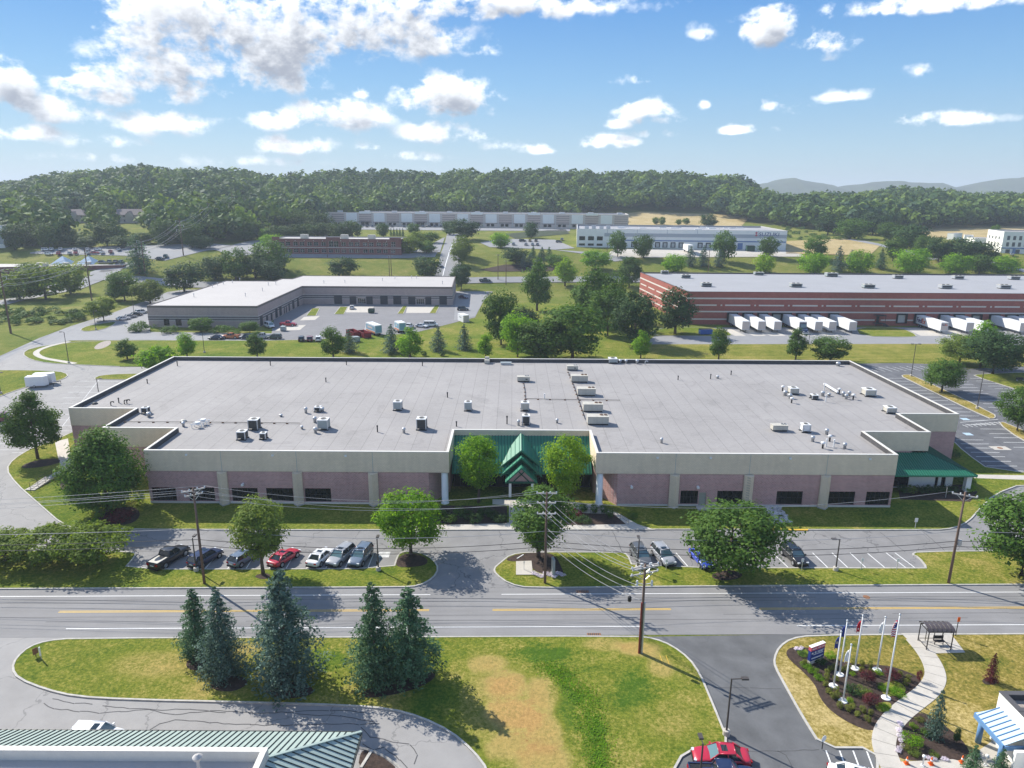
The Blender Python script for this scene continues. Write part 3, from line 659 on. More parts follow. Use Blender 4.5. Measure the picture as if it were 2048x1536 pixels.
 for xb, xt in ((1298, 1278), (1345, 1320), (1378, 1352), (1425, 1395), (1577, 1545), (1616, 1585), (1656, 1625), (1696, 1664), (1732, 1700), (1770, 1734), (1812, 1772), (1830, 1790)):
  st.append((P(xb, 1136), P(xt, 1106)))
 strip_lines('stall_line', st, .12, .034, X['white'])
 # right-hand car park
 seg_r = []
 def rowlines(a, b, n, dx, dy):
  for i in range(n):
   p = a.lerp(b, i / (n - 1)); seg_r.append((p, (p.x + dx, p.y + dy)))
 rowlines(P(1805, 757), P(2030, 868), 16, -5.2, 0)
 rowlines(P(1980, 845), P(2130, 960), 9, 5, 0) if False else None
 rowlines(P(1890, 758), P(2000, 830), 12, 5.0, 0); rowlines(P(1940, 757), P(2030, 795), 8, 5.0, 0)
 rowlines(P(1912, 880), P(1985, 942), 8, 5.4, 0); rowlines(P(2040, 876), P(2200, 950), 8, -5.2, 0)
 rowlines(P(1730, 735), P(1840, 732), 9, 1.2, -5)
 strip_lines('stall_line', seg_r, .13, .046, X['white'])
 e1 = [(1800, 752), (1812, 749), (1828, 752), (1990, 828), (1992, 838), (1975, 838), (1820, 762)]
 island('grass_island', e1, X['grass_dry'], 1)
 island('grass_island', [(1994, 846), (2010, 844), (2200, 930), (2200, 945), (2170, 945), (2040, 880)], X['grass_dry'], 1)
 island('grass_island', [(1945, 752), (1955, 749), (2048, 745), (2300, 742), (2300, 800), (2100, 800), (2040, 782)], X['grass'], 1)
 island('grass_bank', [(1690, 722), (1850, 728), (1930, 735), (1935, 738), (2048, 733), (2400, 732), (2400, 694), (1905, 690), (1870, 688), (600, 690), (600, 722)], X['grass_mow'], 0, kerb=False, h=.06)
 cw = []
 for i in range(9):
  p = P(1925 + i * 9, 850 - i * .8); cw.append((p, (p.x + .2, p.y - 1.6)))
 a, b_ = P(1920, 845), P(1996, 839); cw += [(a, b_), ((a.x, a.y - 1.8), (b_.x, b_.y - 1.8))]
 strip_lines('crossing_line', cw, .14, .048, X['white'])
 # left-hand car park
 seg_l = []
 for i in range(14):
  p = P(196 - i * 9, 763 + i * 11);
  seg_l.append((p, (p.x - 5.0, p.y))); seg_l.append((p, (p.x + 5.0, p.y)))
 seg_l.append((P(200, 757), P(72, 920)))
 for y in (878, 888, 900): seg_l.append((P(-20, y), P(38, y)))
 strip_lines('stall_line', seg_l, .14, .038, X['faded'])
 island('grass_island', [(-160, 745), (-40, 741), (60, 741), (120, 743), (139, 750), (128, 759), (95, 767), (60, 772), (0, 793), (-160, 860)], X['grass'], 1)
 island('grass_island', [(186, 758), (200, 751), (250, 748), (300, 748), (300, 760), (195, 760)], X['grass'], 1)
 # the lawns behind the building and the curling path in them
 island('back_lawn', [(43, 708), (60, 697), (130, 686), (230, 681), (620, 682), (700, 672), (830, 668), (960, 640), (1010, 600), (1250, 620), (1290, 690), (1290, 735), (270, 735), (150, 730), (95, 727), (60, 720)], X['grass_lush'], 1, skip=lambda a, b: a[0] > -70)
 ctr = [P(*p).xy for p in ((140, 684), (105, 691), (78, 700), (70, 708), (85, 717), (115, 722), (150, 728))]
 ctr = chaikin(ctr, 2, closed=False); b = MB()
 for i in range(len(ctr) - 1):
  a, c = ctr[i], ctr[i + 1]; d = (c - a).normalized(); n = Vector((-d.y, d.x)) * .8
  b.quad((*(a - n), .14), (*(c - n), .14), (*(c + n), .14), (*(a + n), .14))
 tag(b.build('curved_path', X['concrete']), kind='structure')
 sheet('stone_drain', chaikin(flat([(185, 698), (200, 685), (222, 681), (222, 690), (200, 700)])), .14, X['gravel'])
 # south side lawns
 A1 = [(22, 1340), (30, 1318), (58, 1294), (95, 1282), (150, 1277.0), (700, 1275), (1270, 1272.5), (1310, 1278), (1345, 1292), (1380, 1318), (1402, 1350), (1420, 1392), (1440, 1440), (1458, 1485), (1440, 1500), (1372, 1502), (1340, 1560), (1340, 1700), (1010, 1700), (975, 1545), (945, 1505), (900, 1466), (840, 1437), (780, 1421), (700, 1414), (500, 1408), (250, 1402), (150, 1396), (90, 1382), (35, 1360)]
 sp_ = [(975, 1328, 40, 18, .22), (1010, 1372, 42, 26, .34), (1085, 1392, 36, 34, .28), (1030, 1430, 52, 30, .34), (1085, 1462, 44, 34, .26), (1020, 1495, 46, 26, .20), (1085, 1530, 60, 36, .28), (1000, 1410, 90, 70, .10), (1275, 1300, 45, 16, .30), (1320, 1335, 30, 20, .2), (1210, 1290, 50, 14, .18), (1330, 1440, 60, 35, .12), (300, 1330, 90, 25, .12), (480, 1300, 60, 16, .08), (1130, 1400, 30, 60, -.14), (1185, 1480, 25, 50, -.15), (1080, 1310, 60, 18, -.18), (850, 1290, 60, 12, -.10), (650, 1320, 50, 25, -.12), (1270, 1380, 50, 30, -.12), (860, 1400, 70, 30, -.1)]
 sp_ = [(P(x, y).x, P(x, y).y, rx * depth(P(x, y)) / F, ry * depth(P(x, y)) / F / .58, a) for x, y, rx, ry, a in sp_]
 X['grass_south'] = grass_mat('worn_lawn_grass', (0.065, 0.125, 0.014), (0.165, 0.185, 0.026), (0.34, 0.27, 0.085), -0.01, spots=sp_)
 island('south_lawn', A1, X['grass_south'], 1)
 B1 = [(1546, 1318), (1556, 1295), (1580, 1278), (1620, 1271.5), (1800, 1269.5), (2048, 1268.5), (2500, 1266), (2900, 1560), (1752, 1560), (1752, 1499), (1643, 1499), (1600, 1430), (1568, 1372), (1548, 1335)]
 island('south_lawn', B1, X['grass_dry'], 1)
 for px in ([(370, 1332), (380, 1318), (402, 1316), (420, 1325), (405, 1342), (382, 1343)], [(418, 1370), (440, 1355), (480, 1352), (500, 1368), (470, 1386), (430, 1384)], [(515, 1378), (560, 1365), (620, 1370), (632, 1392), (560, 1402)], [(715, 1390), (760, 1372), (840, 1350), (872, 1345), (868, 1362), (820, 1385), (740, 1400)]):
  sheet('mulch_bed', chaikin(flat(px)), .13, X['mulch'])
 bed = [(1571, 1304), (1585, 1295), (1620, 1297), (1650, 1315), (1700, 1330), (1770, 1332), (1800, 1340), (1845, 1358), (1838, 1375), (1806, 1400), (1770, 1440), (1750, 1466), (1712, 1456), (1665, 1428), (1640, 1400), (1630, 1370), (1600, 1340), (1575, 1318)]
 sheet('garden_bed', chaikin(flat(bed)), .135, X['mulch'])
 sheet('garden_bed', chaikin(flat([(1785, 1500), (1790, 1478), (1820, 1440), (1838, 1425), (1870, 1440), (1925, 1480), (1945, 1520), (1900, 1524), (1800, 1524)])), .135, X['mulch'])
 sheet('mulch_ring', chaikin(flat([(1962, 1362), (1975, 1356), (1990, 1358), (1996, 1366), (1985, 1372), (1968, 1371)])), .135, X['mulch'])
 for px in ([(1592, 1300), (1615, 1300), (1618, 1318), (1598, 1315)], [(1760, 1372), (1790, 1360), (1818, 1382), (1790, 1396), (1765, 1392)], [(1745, 1410), (1780, 1405), (1785, 1420), (1760, 1430)]):
  sheet('ground_cover', chaikin(flat(px)), .16, X['grass_lush'])
 # shelter pad and curving footpath of slabs
 sheet('shelter_pad', flat([(1802, 1268.5), (1900, 1268), (1930, 1307), (1863, 1309), (1838, 1300), (1818, 1284)]), .14, X['concrete'])
 ctr = [P(*p).xy for p in ((1829, 1281), (1851, 1306), (1868, 1335), (1872, 1360), (1856, 1385), (1825, 1408), (1795, 1432), (1772, 1460), (1765, 1490), (1775, 1520), (1800, 1570))]
 ctr = chaikin(ctr, 3, closed=False)
 L = [0]
 for a, c in zip(ctr, ctr[1:]): L.append(L[-1] + (c - a).length)
 def at(s):
  for i in range(len(L) - 1):
   if s <= L[i + 1]: return ctr[i].lerp(ctr[i + 1], (s - L[i]) / max(1e-6, L[i + 1] - L[i]))
  return ctr[-1]
 path = empty('footpath', (0, 0, 0)); path['kind'] = 'structure'
 s = 0.0
 while s < L[-1] - .3:
  b = MB(); s1 = min(s + 1.5, L[-1]); cs = [at(s + .02 + (s1 - s - .04) * k / 3) for k in range(4)]
  vs = []
  for k, c in enumerate(cs):
   d = (at(min(s + 1.5 * k / 3 + .3, L[-1])) - at(max(0, s + 1.5 * k / 3 - .3))).normalized(); n = Vector((-d.y, d.x)) * .95
   vs += [(*(c - n), .155), (*(c + n), .155), (*(c - n), .05), (*(c + n), .05)]
  fs = []
  for k in range(3):
   q = 4 * k; fs += [(q, q + 4, q + 5, q + 1), (q, q + 2, q + 6, q + 4), (q + 1, q + 5, q + 7, q + 3)]
  fs += [(0, 1, 3, 2), (12, 14, 15, 13)]
  b.add(vs, fs); b.build('paving_slab', X['concrete'], path); s = s1
 sheet('entrance_walk', flat([(1800, 1526), (1905, 1521), (1925, 1526), (1990, 1480), (2048, 1500), (2100, 1600), (1800, 1600)]), .14, X['concrete'])
 # stall lines on the south side
 sl = [(P(1652 + i * 27, 1502), P(1652 + i * 27 + 16, 1545)) for i in range(5)]
 strip_lines('stall_line', sl, .12, .044, X['white'])
 # sealed cracks
 cr_ = [[(105, 1398), (150, 1407), (185, 1409)], [(88, 1407), (110, 1418), (160, 1423), (200, 1427), (240, 1424), (300, 1420), (350, 1430), (420, 1422), (470, 1424), (520, 1428), (590, 1424), (660, 1421), (730, 1425)],
           [(205, 1412), (260, 1418), (310, 1420), (380, 1419), (450, 1426)], [(300, 1460), (320, 1448), (350, 1440), (420, 1446), (500, 1450), (570, 1452), (640, 1448), (720, 1450), (760, 1447)],
           [(722, 1455), (740, 1475), (770, 1480), (820, 1490), (835, 1510), (830, 1530)], [(770, 1498), (800, 1520), (815, 1536)], [(725, 1488), (750, 1500), (770, 1494)], [(590, 1428), (680, 1432), (750, 1446)],
           [(1440, 1504), (1560, 1503), (1640, 1501)], [(1430, 1376), (1500, 1376), (1562, 1378)], [(1555, 1502), (1572, 1512), (1585, 1536)]]
 segs = []
 for pl in cr_:
  q = [P(*p) for p in pl]
  for a, c in zip(q, q[1:]):
   k = max(1, int((c - a).length / .6)); prev = a
   for i in range(1, k + 1):
    m = a.lerp(c, i / k) + Vector((random.uniform(-.09, .09), random.uniform(-.09, .09), 0)); segs.append((prev, m)); prev = m
 strip_lines('sealed_crack', segs, .075, .038, X['flash'])
 segs = []
 for pl in ([(1225, 1064), (1245, 1104)], [(1760, 1065), (1810, 1104)], [(1845, 1063), (1890, 1102)], [(745, 1085), (730, 1104)], [(250, 1102), (800, 1104)], [(1100, 1102), (1250, 1104)], [(430, 1080), (520, 1090), (620, 1086)]):
  q = [P(*p) for p in pl]
  for a, c in zip(q, q[1:]):
   k = max(1, int((c - a).length / .8)); prev = a
   for i in range(1, k + 1):
    m = a.lerp(c, i / k) + Vector((random.uniform(-.08, .08), random.uniform(-.08, .08), 0)); segs.append((prev, m)); prev = m
 strip_lines('sealed_crack', segs, .08, .032, X['flash'])
build_near()

def build_far_ground():
 # drives round the buildings behind
 sheet('service_road', flat([(-260, 860), (-200, 800), (0, 712), (79, 676), (143, 652), (219, 628), (284, 604), (335, 584), (400, 575), (400, 590), (310, 615), (245, 637), (200, 655), (300, 664), (640, 668), (640, 684), (300, 680), (140, 681), (70, 700), (40, 720), (60, 735), (130, 742), (60, 745), (-100, 770), (-260, 870)]), .032, X['farroad'])
 sheet('left_building_car_park', flat([(150, 662), (235, 640), (262, 625), (300, 625), (300, 672), (160, 672)]), .036, X['farroad'])
 island('grass_island', [(158, 660), (175, 652), (200, 648), (235, 643), (225, 652), (205, 660), (170, 664)], X['grass'], 1)
 sheet('truck_yard', flat([(540, 684), (620, 684), (700, 672), (820, 668), (950, 635), (968, 600), (1000, 570), (560, 570)]), .034, asphalt_mat('yard_asphalt', (0.215, 0.21, 0.215), .12))
 sheet('side_drive', flat([(908, 640), (950, 632), (985, 570), (990, 555), (915, 555)]), .036, X['farroad'])
 sheet('truck_court', flat([(1285, 690), (1330, 692), (2100, 694), (2500, 690), (2500, 655), (1430, 655), (1380, 672), (1310, 672)]), .036, X['farroad'])
 for px in ((1458, 1480), (1495, 1520), (1530, 1560), (1590, 1620), (1640, 1665), (1880, 1920), (1830, 1875)):
  sheet('concrete_apron', flat([(px[0] - 20, 657), (px[1] - 20, 657), (px[1] + 12, 672), (px[0] + 12, 672)]), .05, X['concrete'])
 island('grass_island', [(1302, 664), (1330, 655), (1430, 655), (1465, 668), (1460, 673), (1330, 672), (1310, 670)], X['grass'], 1)
 island('grass_island', [(1710, 655), (1800, 655), (1838, 672), (1820, 675), (1720, 673)], X['grass_lush'], 1)
 for a in ((562, 617, 572, 632), (624, 617, 640, 632), (680, 614, 696, 629), (806, 612, 815, 628), (870, 611, 880, 627)):
  island('grass_island', [(a[0], a[1]), (a[2], a[1]), (a[2] - 8, a[3]), (a[0] - 12, a[3])], X['grass'], 0)
 for px in ([(690, 613), (748, 613), (742, 625), (680, 625)], [(815, 613), (870, 612), (862, 626), (812, 626)], [(608, 634), (640, 632), (630, 640), (600, 641)], [(570, 652), (612, 650), (600, 660), (545, 662)]):
  sheet('concrete_apron', flat(px), .05, X['concrete'])
 # the road over the slope, its line, the cross road, the lots on the slope
 def road(name, pl, w, m=X['farroad'], lift=.2): return drape_strip(name, chaikin([G(*p).xy for p in pl], 2, closed=False), w, m, lift)
 road('hill_road', [(893, 556), (897, 540), (904, 510), (910, 485), (912, 468)], 12.5)
 road('hill_road_line', [(885, 556), (891, 530), (899, 505), (905, 488)], .5, X['white'], .26)
 road('cross_road', [(120, 575), (180, 557), (230, 555), (330, 566), (420, 572), (560, 566), (900, 563), (1000, 560), (1280, 560)], 8.5, lift=.28)
 road('left_road', [(-150, 650), (0, 606), (80, 590), (150, 574), (200, 556), (225, 540)], 10)
 road('left_lane', [(-100, 610), (0, 588), (120, 565)], 5)
 drape_poly('office_car_park', [(540, 512), (560, 506), (820, 508), (880, 500), (870, 515), (800, 517), (545, 516)], X['farroad'])
 drape_poly('office_car_park', [(425, 500), (500, 482), (545, 480), (545, 505), (470, 515)], X['farroad'])
 drape_poly('office_car_park', [(825, 505), (860, 490), (890, 475), (880, 505)], X['farroad'])
 drape_poly('mall_car_park', [(60, 506), (140, 496), (420, 487), (470, 492), (430, 500), (330, 522), (250, 512), (60, 508)], X['farroad'])
 drape_poly('mall_car_park', [(180, 552), (240, 540), (280, 528), (240, 525), (180, 545)], X['farroad'])
 drape_poly('warehouse_car_park', [(960, 486), (1000, 478), (1110, 480), (1150, 497), (1110, 500), (980, 495)], X['farroad'])
 drape_poly('warehouse_drive', [(1105, 500), (1200, 506), (1260, 520), (1230, 524), (1150, 506)], X['farroad'])
 drape_poly('dock_apron', [(1215, 508), (1230, 498), (1570, 500), (1610, 514), (1240, 516)], X['concrete'])
 drape_poly('upper_car_park', [(640, 452), (1140, 458), (1140, 463), (640, 459)], X['farroad'])
 drape_poly('straw_field', [(1195, 432), (1280, 424), (1500, 432), (1480, 455), (1150, 460)], X['grass_tan'])
 drape_poly('straw_field', [(1572, 483), (1680, 478), (1760, 492), (1740, 512), (1572, 508)], X['grass_tan'])
 drape_poly('straw_field', [(1840, 462), (1880, 450), (2060, 452), (2060, 476), (1840, 476)], X['grass_tan'])
 drape_poly('dark_bank', [(1010, 468), (1130, 458), (1140, 468), (1030, 478)], X['wood_floor'])
 drape_poly('shrub_bed', [(960, 540), (1010, 530), (1120, 532), (1110, 542), (985, 544)], X['mulch'])
 road('warehouse_track', [(1690, 478), (1760, 490), (1830, 508), (1870, 520)], 7)
 road('right_lane', [(2060, 545), (2020, 535), (1960, 522)], 6)
 # far mountains beyond the plain
 b = MB()
 prof = [(1380, 392), (1500, 370), (1530, 366), (1560, 359), (1582, 356), (1605, 358), (1640, 367), (1680, 374), (1712, 369), (1735, 366), (1765, 363), (1800, 362), (1840, 365), (1875, 366), (1905, 374), (1930, 374), (1965, 366), (2000, 358), (2048, 354), (2110, 350), (2200, 352), (2300, 366), (2420, 388)]
 Y0, vs, fs = 3200.0, [], []
 pr = []
 for (a, ya), (c, yc) in zip(prof, prof[1:]):
  for k in range(4):
   t = k / 4; pr.append((a + (c - a) * t, ya + (yc - ya) * t + random.uniform(-.5, .5)))
 n = 7
 for i, (px, py) in enumerate(pr):
  d = ray(px, py); x = d.x * Y0 / d.y; z = H + d.z * Y0 / d.y
  for k in range(n):
   t = k / (n - 1); yy = Y0 - 700 * (1 - t) if t < 1 else Y0
   vs.append((x * (yy / Y0 * .3 + .7), yy + 40 * math.sin(i * .7 + k), 2 + (z - 2) * (t ** 1.4) + (random.uniform(-4, 4) if 0 < k < n - 1 else 0)))
  vs.append((x, Y0 + 900, 0))
 n += 1
 fs = [(i * n + k, (i + 1) * n + k, (i + 1) * n + k + 1, i * n + k + 1) for i in range(len(pr) - 1) for k in range(n - 1)]
 b.add(vs, fs); tag(b.build('mountains', X['hills'], smooth=True), kind='structure')
build_far_ground()
# ------------------------------------------------------------------ buildings
def wall(b, A, B, z0, z1, ops=(), depth=0.22, mi=0, rev=None):
 A, B = Vector(A[:2]), Vector(B[:2]); L = (B - A).length; d = (B - A) / L; nrm = Vector((d.y, -d.x))
 def p(u, z, k=0.0): q = A + d * u - nrm * k; return (q.x, q.y, z)
 us = sorted({0.0, L, *[o[0] for o in ops], *[o[1] for o in ops]}); zs = sorted({z0, z1, *[o[2] for o in ops], *[o[3] for o in ops]})
 us = [u for u in us if -1e-6 <= u <= L + 1e-6]; zs = [z for z in zs if z0 - 1e-6 <= z <= z1 + 1e-6]
 for u0, u1 in zip(us, us[1:]):
  for a, c in zip(zs, zs[1:]):
   if any(o[0] - 1e-6 <= u0 and u1 <= o[1] + 1e-6 and o[2] - 1e-6 <= a and c <= o[3] + 1e-6 for o in ops): continue
   b.quad(p(u0, a), p(u1, a), p(u1, c), p(u0, c), mi)
 for (u0, u1, a, c) in ops:
  r = mi if rev is None else rev
  b.quad(p(u0, a), p(u0, c), p(u0, c, depth), p(u0, a, depth), r); b.quad(p(u1, c), p(u1, a), p(u1, a, depth), p(u1, c, depth), r)
  b.quad(p(u0, a), p(u0, a, depth), p(u1, a, depth), p(u1, a), r); b.quad(p(u0, c), p(u1, c), p(u1, c, depth), p(u0, c, depth), r)
 return b
def part(b, name, m, root, smooth=False, label=None):
 o = b.build(name, m, root, smooth)
 if root.type == 'EMPTY': o.location = -root.location
 if label: o['label'] = label
 return o
def glazing(root, A, B, op, nu=3, nz=1, depth=.2, frame='frame', glass='glass', fw=.07, name='window'):
 A, B = Vector(A[:2]), Vector(B[:2]); L = (B - A).length; d = (B - A) / L; nrm = Vector((d.y, -d.x)); u0, u1, a, c = op
 def p(u, z, k): q = A + d * u - nrm * k; return (q.x, q.y, z)
 b = MB()
 for i in range(nu + 1):
  u = u0 + (u1 - u0) * i / nu; u = min(max(u, u0 + fw / 2), u1 - fw / 2); b.bar(p(u, a, depth - .03), p(u, c, depth - .03), fw)
 for i in range(nz + 1):
  z = a + (c - a) * i / nz; z = min(max(z, a + fw / 2), c - fw / 2); b.bar(p(u0, z, depth - .025), p(u1, z, depth - .025), fw * .9)
 f = part(b, name, X[frame], root)
 g = MB(); g.quad(p(u0, a, depth), p(u1, a, depth), p(u1, c, depth), p(u0, c, depth)); g.build('pane', X[glass], f)
 return f
def slab_door(root, A, B, op, m='door', depth=.2, name='door', handle=True):
 A, B = Vector(A[:2]), Vector(B[:2]); L = (B - A).length; d = (B - A) / L; nrm = Vector((d.y, -d.x)); u0, u1, a, c = op
 def p(u, z, k): q = A + d * u - nrm * k; return (q.x, q.y, z)
 b = MB(); n = 4
 for i in range(n):
  z0, z1 = a + (c - a) * i / n, a + (c - a) * (i + 1) / n - .03
  b.quad(p(u0, z0, depth - .04), p(u1, z0, depth - .04), p(u1, z1, depth - .04), p(u0, z1, depth - .04)); b.quad(p(u0, z1, depth - .04), p(u1, z1, depth - .04), p(u1, z1 + .03, depth), p(u0, z1 + .03, depth))
 o = part(b, name, X[m], root)
 if handle:
  h = MB(); q = p(u1 - .2, a + 1.0, depth - .1); h.obox(q, (.12, .06, .06)); h.build('handle', X['galv'], o)
 return o
def ring(b, outer, w, z, z1, mi=0):
 inn = offset(outer, w); n = len(outer)
 for i in range(n):
  j = (i + 1) % n; p, q, r, s = outer[i], outer[j], inn[j], inn[i]
  b.add([(p[0], p[1], z), (q[0], q[1], z), (q[0], q[1], z1), (p[0], p[1], z1), (r[0], r[1], z1), (s[0], s[1], z1), (r[0], r[1], z), (s[0], s[1], z)], [(0, 1, 2, 3), (3, 2, 4, 5), (5, 4, 6, 7), (7, 6, 1, 0)], mi)
def flat_roof(root, poly, zr, ztop, mroof, mflash, mcap, capw=.35, over=.05):
 b = MB(); inn = offset(poly, capw); b.prism([tuple(p) for p in inn], zr - .05, zr); part(b, 'roof', X[mroof], root)
 b = MB(); n = len(inn)
 for i in range(n):
  p, q = inn[i], inn[(i + 1) % n]; b.quad((q[0], q[1], zr), (p[0], p[1], zr), (p[0], p[1], ztop), (q[0], q[1], ztop))
 part(b, 'parapet_flashing', X[mflash], root)
 b = MB(); ring(b, offset(poly, -over), capw + over, ztop, ztop + .09); part(b, 'coping', X[mcap], root)

def main_building():
 root = empty('office_warehouse', (0, 130, 0), 0, 'long low warehouse of mauve brick under a cream upper band, with a green entrance roof', 'building')
 ZB, ZT, ZR = 5.35, 8.62, 7.85
 poly = [(-55.4, 100.6), (-9.5, 100.6), (-9.5, 111), (12.8, 111), (12.8, 100.6), (58.2, 100.6), (58.2, 111.3), (69.2, 111.3), (69.2, 121.4), (80, 121.4), (79.6, 163.2), (-79.8, 163.2), (-79.5, 121.8), (-67.5, 121.8), (-67.5, 111), (-55.4, 111)]
 low = [(-55.4, 100.6), (-12.6, 100.6), (-9.8, 105.5), (-9.8, 111), (13.1, 111), (13.1, 105.5), (16.2, 100.6), (58.2, 100.6), (58.2, 111.3), (66.5, 111.3), (66.5, 121.4), (80, 121.4), (79.6, 163.2), (-79.8, 163.2), (-79.5, 121.8), (-65, 121.8), (-65, 111), (-55.4, 111)]
 wl = [(-55.4, -51.4), (-49.6, -45.6), (-43.0, -39.0), (-37.7, -33.6), (-31.8, -27.8)]
 wl = [(a + .2, c + .2) for a, c in wl]; wr = [(25.9, 28.6), (31.5, 35.5), (40.6, 44.6), (48.6, 52.6), (54.3, 57.9)]
 b = MB(); n = len(low); wins = []; doors = []
 for i in range(n):
  A, B = low[i], low[(i + 1) % n]; ops = []
  if i == 0:
   ops = [(a - A[0], c - A[0], .45, 2.65) for a, c in wl]; ops[0] = (.35, 4.1, .45, 2.65); wins.append((A, B, ops))
  if i == 6:
   ops = [(a - A[0], c - A[0], .45, 2.65) for a, c in wr]; wins.append((A, B, list(ops))); dr = (28.75 - A[0], 29.85 - A[0], .12, 2.35); ops.append(dr); doors.append((A, B, dr))
  wall(b, A, B, 0, ZB, ops)
 part(b, 'brick_wall', X['brick'], root)
 for A, B, ops in wins:
  for op in ops: glazing(root, A, B, op, 5, 2)
 for A, B, op in doors: slab_door(root, A, B, op)
 b = MB(); bp_ = offset(poly, -.04); n = len(bp_)
 for i in range(n): wall(b, bp_[i], bp_[(i + 1) % n], ZB, ZT)
 part(b, 'cream_band', X['cream'], root)
 b = MB(); b.prism([tuple(p) for p in bp_], ZB, ZB + .02, top=False, bottom=True); part(b, 'soffit', X['cream'], root)
 flat_roof(root, poly, ZR, ZT, 'roof', 'flash', 'cap')
 for x in (-43.9, -32.5, -21.0, 24.8, 36.05, 47.7): b = MB(); b.box(x - .03, 100.548, ZB, x + .03, 100.562, ZT - .02); part(b, 'control_joint', X['greymetal'], root)
 # prow shaped piers
 for x in (-43.9, -32.5, -21.0, 24.8, 36.05, 47.7):
  b = MB(); b.prism([(x - .72, 100.6), (x - .72, 100.25), (x, 99.55), (x + .72, 100.25), (x + .72, 100.6)], 0, ZB - .02); part(b, 'pier', X['cream'], root)
  c = MB(); c.prism([(x - .80, 100.6), (x - .80, 100.2), (x, 99.42), (x + .80, 100.2), (x + .80, 100.6)], 0, .3); c.build('pier_base', X['concrete'], kids(root)[-1])
 for x in (-10.2, 13.5):
  b = MB(); b.lathe([(.62, 0), (.62, .25), (.52, .3), (.52, ZB)], (x, 101.15, 0), 18); part(b, 'round_column', X['white_wall'], root, True)
 b = MB()
 for x in (-49, -36, -25, 22, 30, 42, 54): b = MB(); b.box(x - .16, 100.35, 7.9, x + .16, 100.55, 8.15); part(b, 'wall_lamp', X['whitemetal'], root)
 for x in (-40.9, 18.3, 28.4):
  b = MB(); b.obox((x, 100.3, 3.3), (.35, .5, .3)); b.bar((x, 100.6, 3.5), (x, 100.2, 3.4), .08); part(b, 'flood_lamp', X['whitemetal'], root)
 # pale concrete sill course
 b = MB()
 for (x0, x1) in ((-55.4, -44.65), (-43.1, -33.3), (-31.7, -21.8), (-20.2, -12.7), (16.3, 24.0), (25.6, 28.7), (29.9, 35.3), (36.8, 46.9), (48.5, 58.2)): b = MB(); b.box(x0, 100.52, .12, x1, 100.6, .42); part(b, 'base_course', X['band'], root)
 b = MB(); b.box(28.3, 99.0, 0.1, 30.3, 100.5, .3); part(b, 'door_step', X['concrete'], root)
 # entrance recess: green roof with seams, three stepped gables
 y0, z0, y1, z1 = 110.9, 7.75, 105.0, 3.55
 b = MB(); b.add([(-9.45, y0, z0), (-9.45, y1, z1), (12.75, y1, z1), (12.75, y0, z0), (-9.45, y0, z0 - .2), (-9.45, y1, z1 - .2), (12.75, y1, z1 - .2), (12.75, y0, z0 - .2)], [(0, 1, 2, 3), (1, 5, 6, 2), (7, 6, 5, 4)])
 gr = part(b, 'entrance_roof', X['green'], root)
 sm = MB(); L = Vector((0, y1 - y0, z1 - z0)); sm.bar((0, 0, 0), L, .09, .12); sme = sm.mesh('seam', X['green_dk'])
 for i in range(44):
  o = link('seam', sme, gr, (-9.2 + i * .5, y0, z0 + .03))
 b = MB(); b.box(-9.45, 107.6, 0.1, 12.75, 107.7, 3.9); part(b, 'entrance_glass', X['glass'], root)
 b = MB()
 for i in range(23): x = -9.3 + i; b.box(x - .05, 107.5, .1, x + .05, 107.6, 3.9)
 for z in (.2, 2.4, 3.8): b.box(-9.4, 107.49, z - .05, 12.7, 107.59, z + .05)
 part(b, 'entrance_frame', X['frame'], root)
 cx = 1.55
 def gable(hw, zap, zev, yf, yb, zrb, face=True):
  g = MB(); t = .28
  for s in (-1, 1):
   a, e = Vector((cx, yf, zap)), Vector((cx + s * hw, yf, zev)); a2, e2 = Vector((cx, yb, zrb)), Vector((cx + s * hw, yb, zev + (zrb - zap)))
   dn = Vector((0, 0, -t)); v = [a, e, e2, a2, a + dn, e + dn, e2 + dn, a2 + dn]
   g.add(v, [(0, 1, 2, 3), (4, 7, 6, 5), (0, 4, 5, 1), (1, 5, 6, 2)] if s < 0 else [(3, 2, 1, 0), (5, 6, 7, 4), (1, 5, 4, 0), (2, 6, 5, 1)])
  o = part(g, 'gable_roof', X['green'], root)
  q = MB(); nn = 6
  for s in (-1, 1):
   for i in range(nn):
    f = (i + .5) / nn
    q.bar((cx + s * hw * f, yf, zap + (zev - zap) * f + .05), (cx + s * hw * f, yb, zrb + (zev - zap) * f + .05), .05, .08)
  q.build('gable_seam', X['green'], o)
  if face:
   f = MB(); f.add([(cx - hw + .2, yf + .6, zev - .2), (cx + hw - .2, yf + .6, zev - .2), (cx, yf + .6, zap - .25)], [(0, 1, 2)]); f.build('gable_end', X['green_dk'], o)
  return o
 gable(4.0, 7.05, 3.7, 106.0, 110.6, 8.35); gable(3.3, 6.25, 3.2, 104.8, 107.5, 6.25)
 g3 = gable(2.5, 5.2, 2.75, 103.2, 106.5, 5.2, False)
 f = MB(); f.add([(cx - 2.2, 103.5, 2.75), (cx + 2.2, 103.5, 2.75), (cx, 103.5, 5.0)], [(0, 1, 2)]); f.build('gable_panel', X['brick'], g3)
 f = MB(); f.bar((cx - 1.2, 103.42, 2.8), (cx + .5, 103.42, 4.5), .14); f.bar((cx + 1.2, 103.40, 2.8), (cx - .5, 103.40, 4.5), .14); f.box(cx - 2.4, 103.3, 2.5, cx + 2.4, 103.5, 2.78); f.build('gable_brace', X['green_dk'], g3)
 for s in (-1, 1):
  b = MB(); b.box(cx + s * 1.75 - .2, 103.4, .1, cx + s * 1.75 + .2, 103.8, 2.6); part(b, 'porch_post', X['white_wall'], root)
 # side porch on the right under a hipped green roof
 E0, E1, zt, ze = 106.0, 111.25, 5.1, 3.15
 xe = 74.6
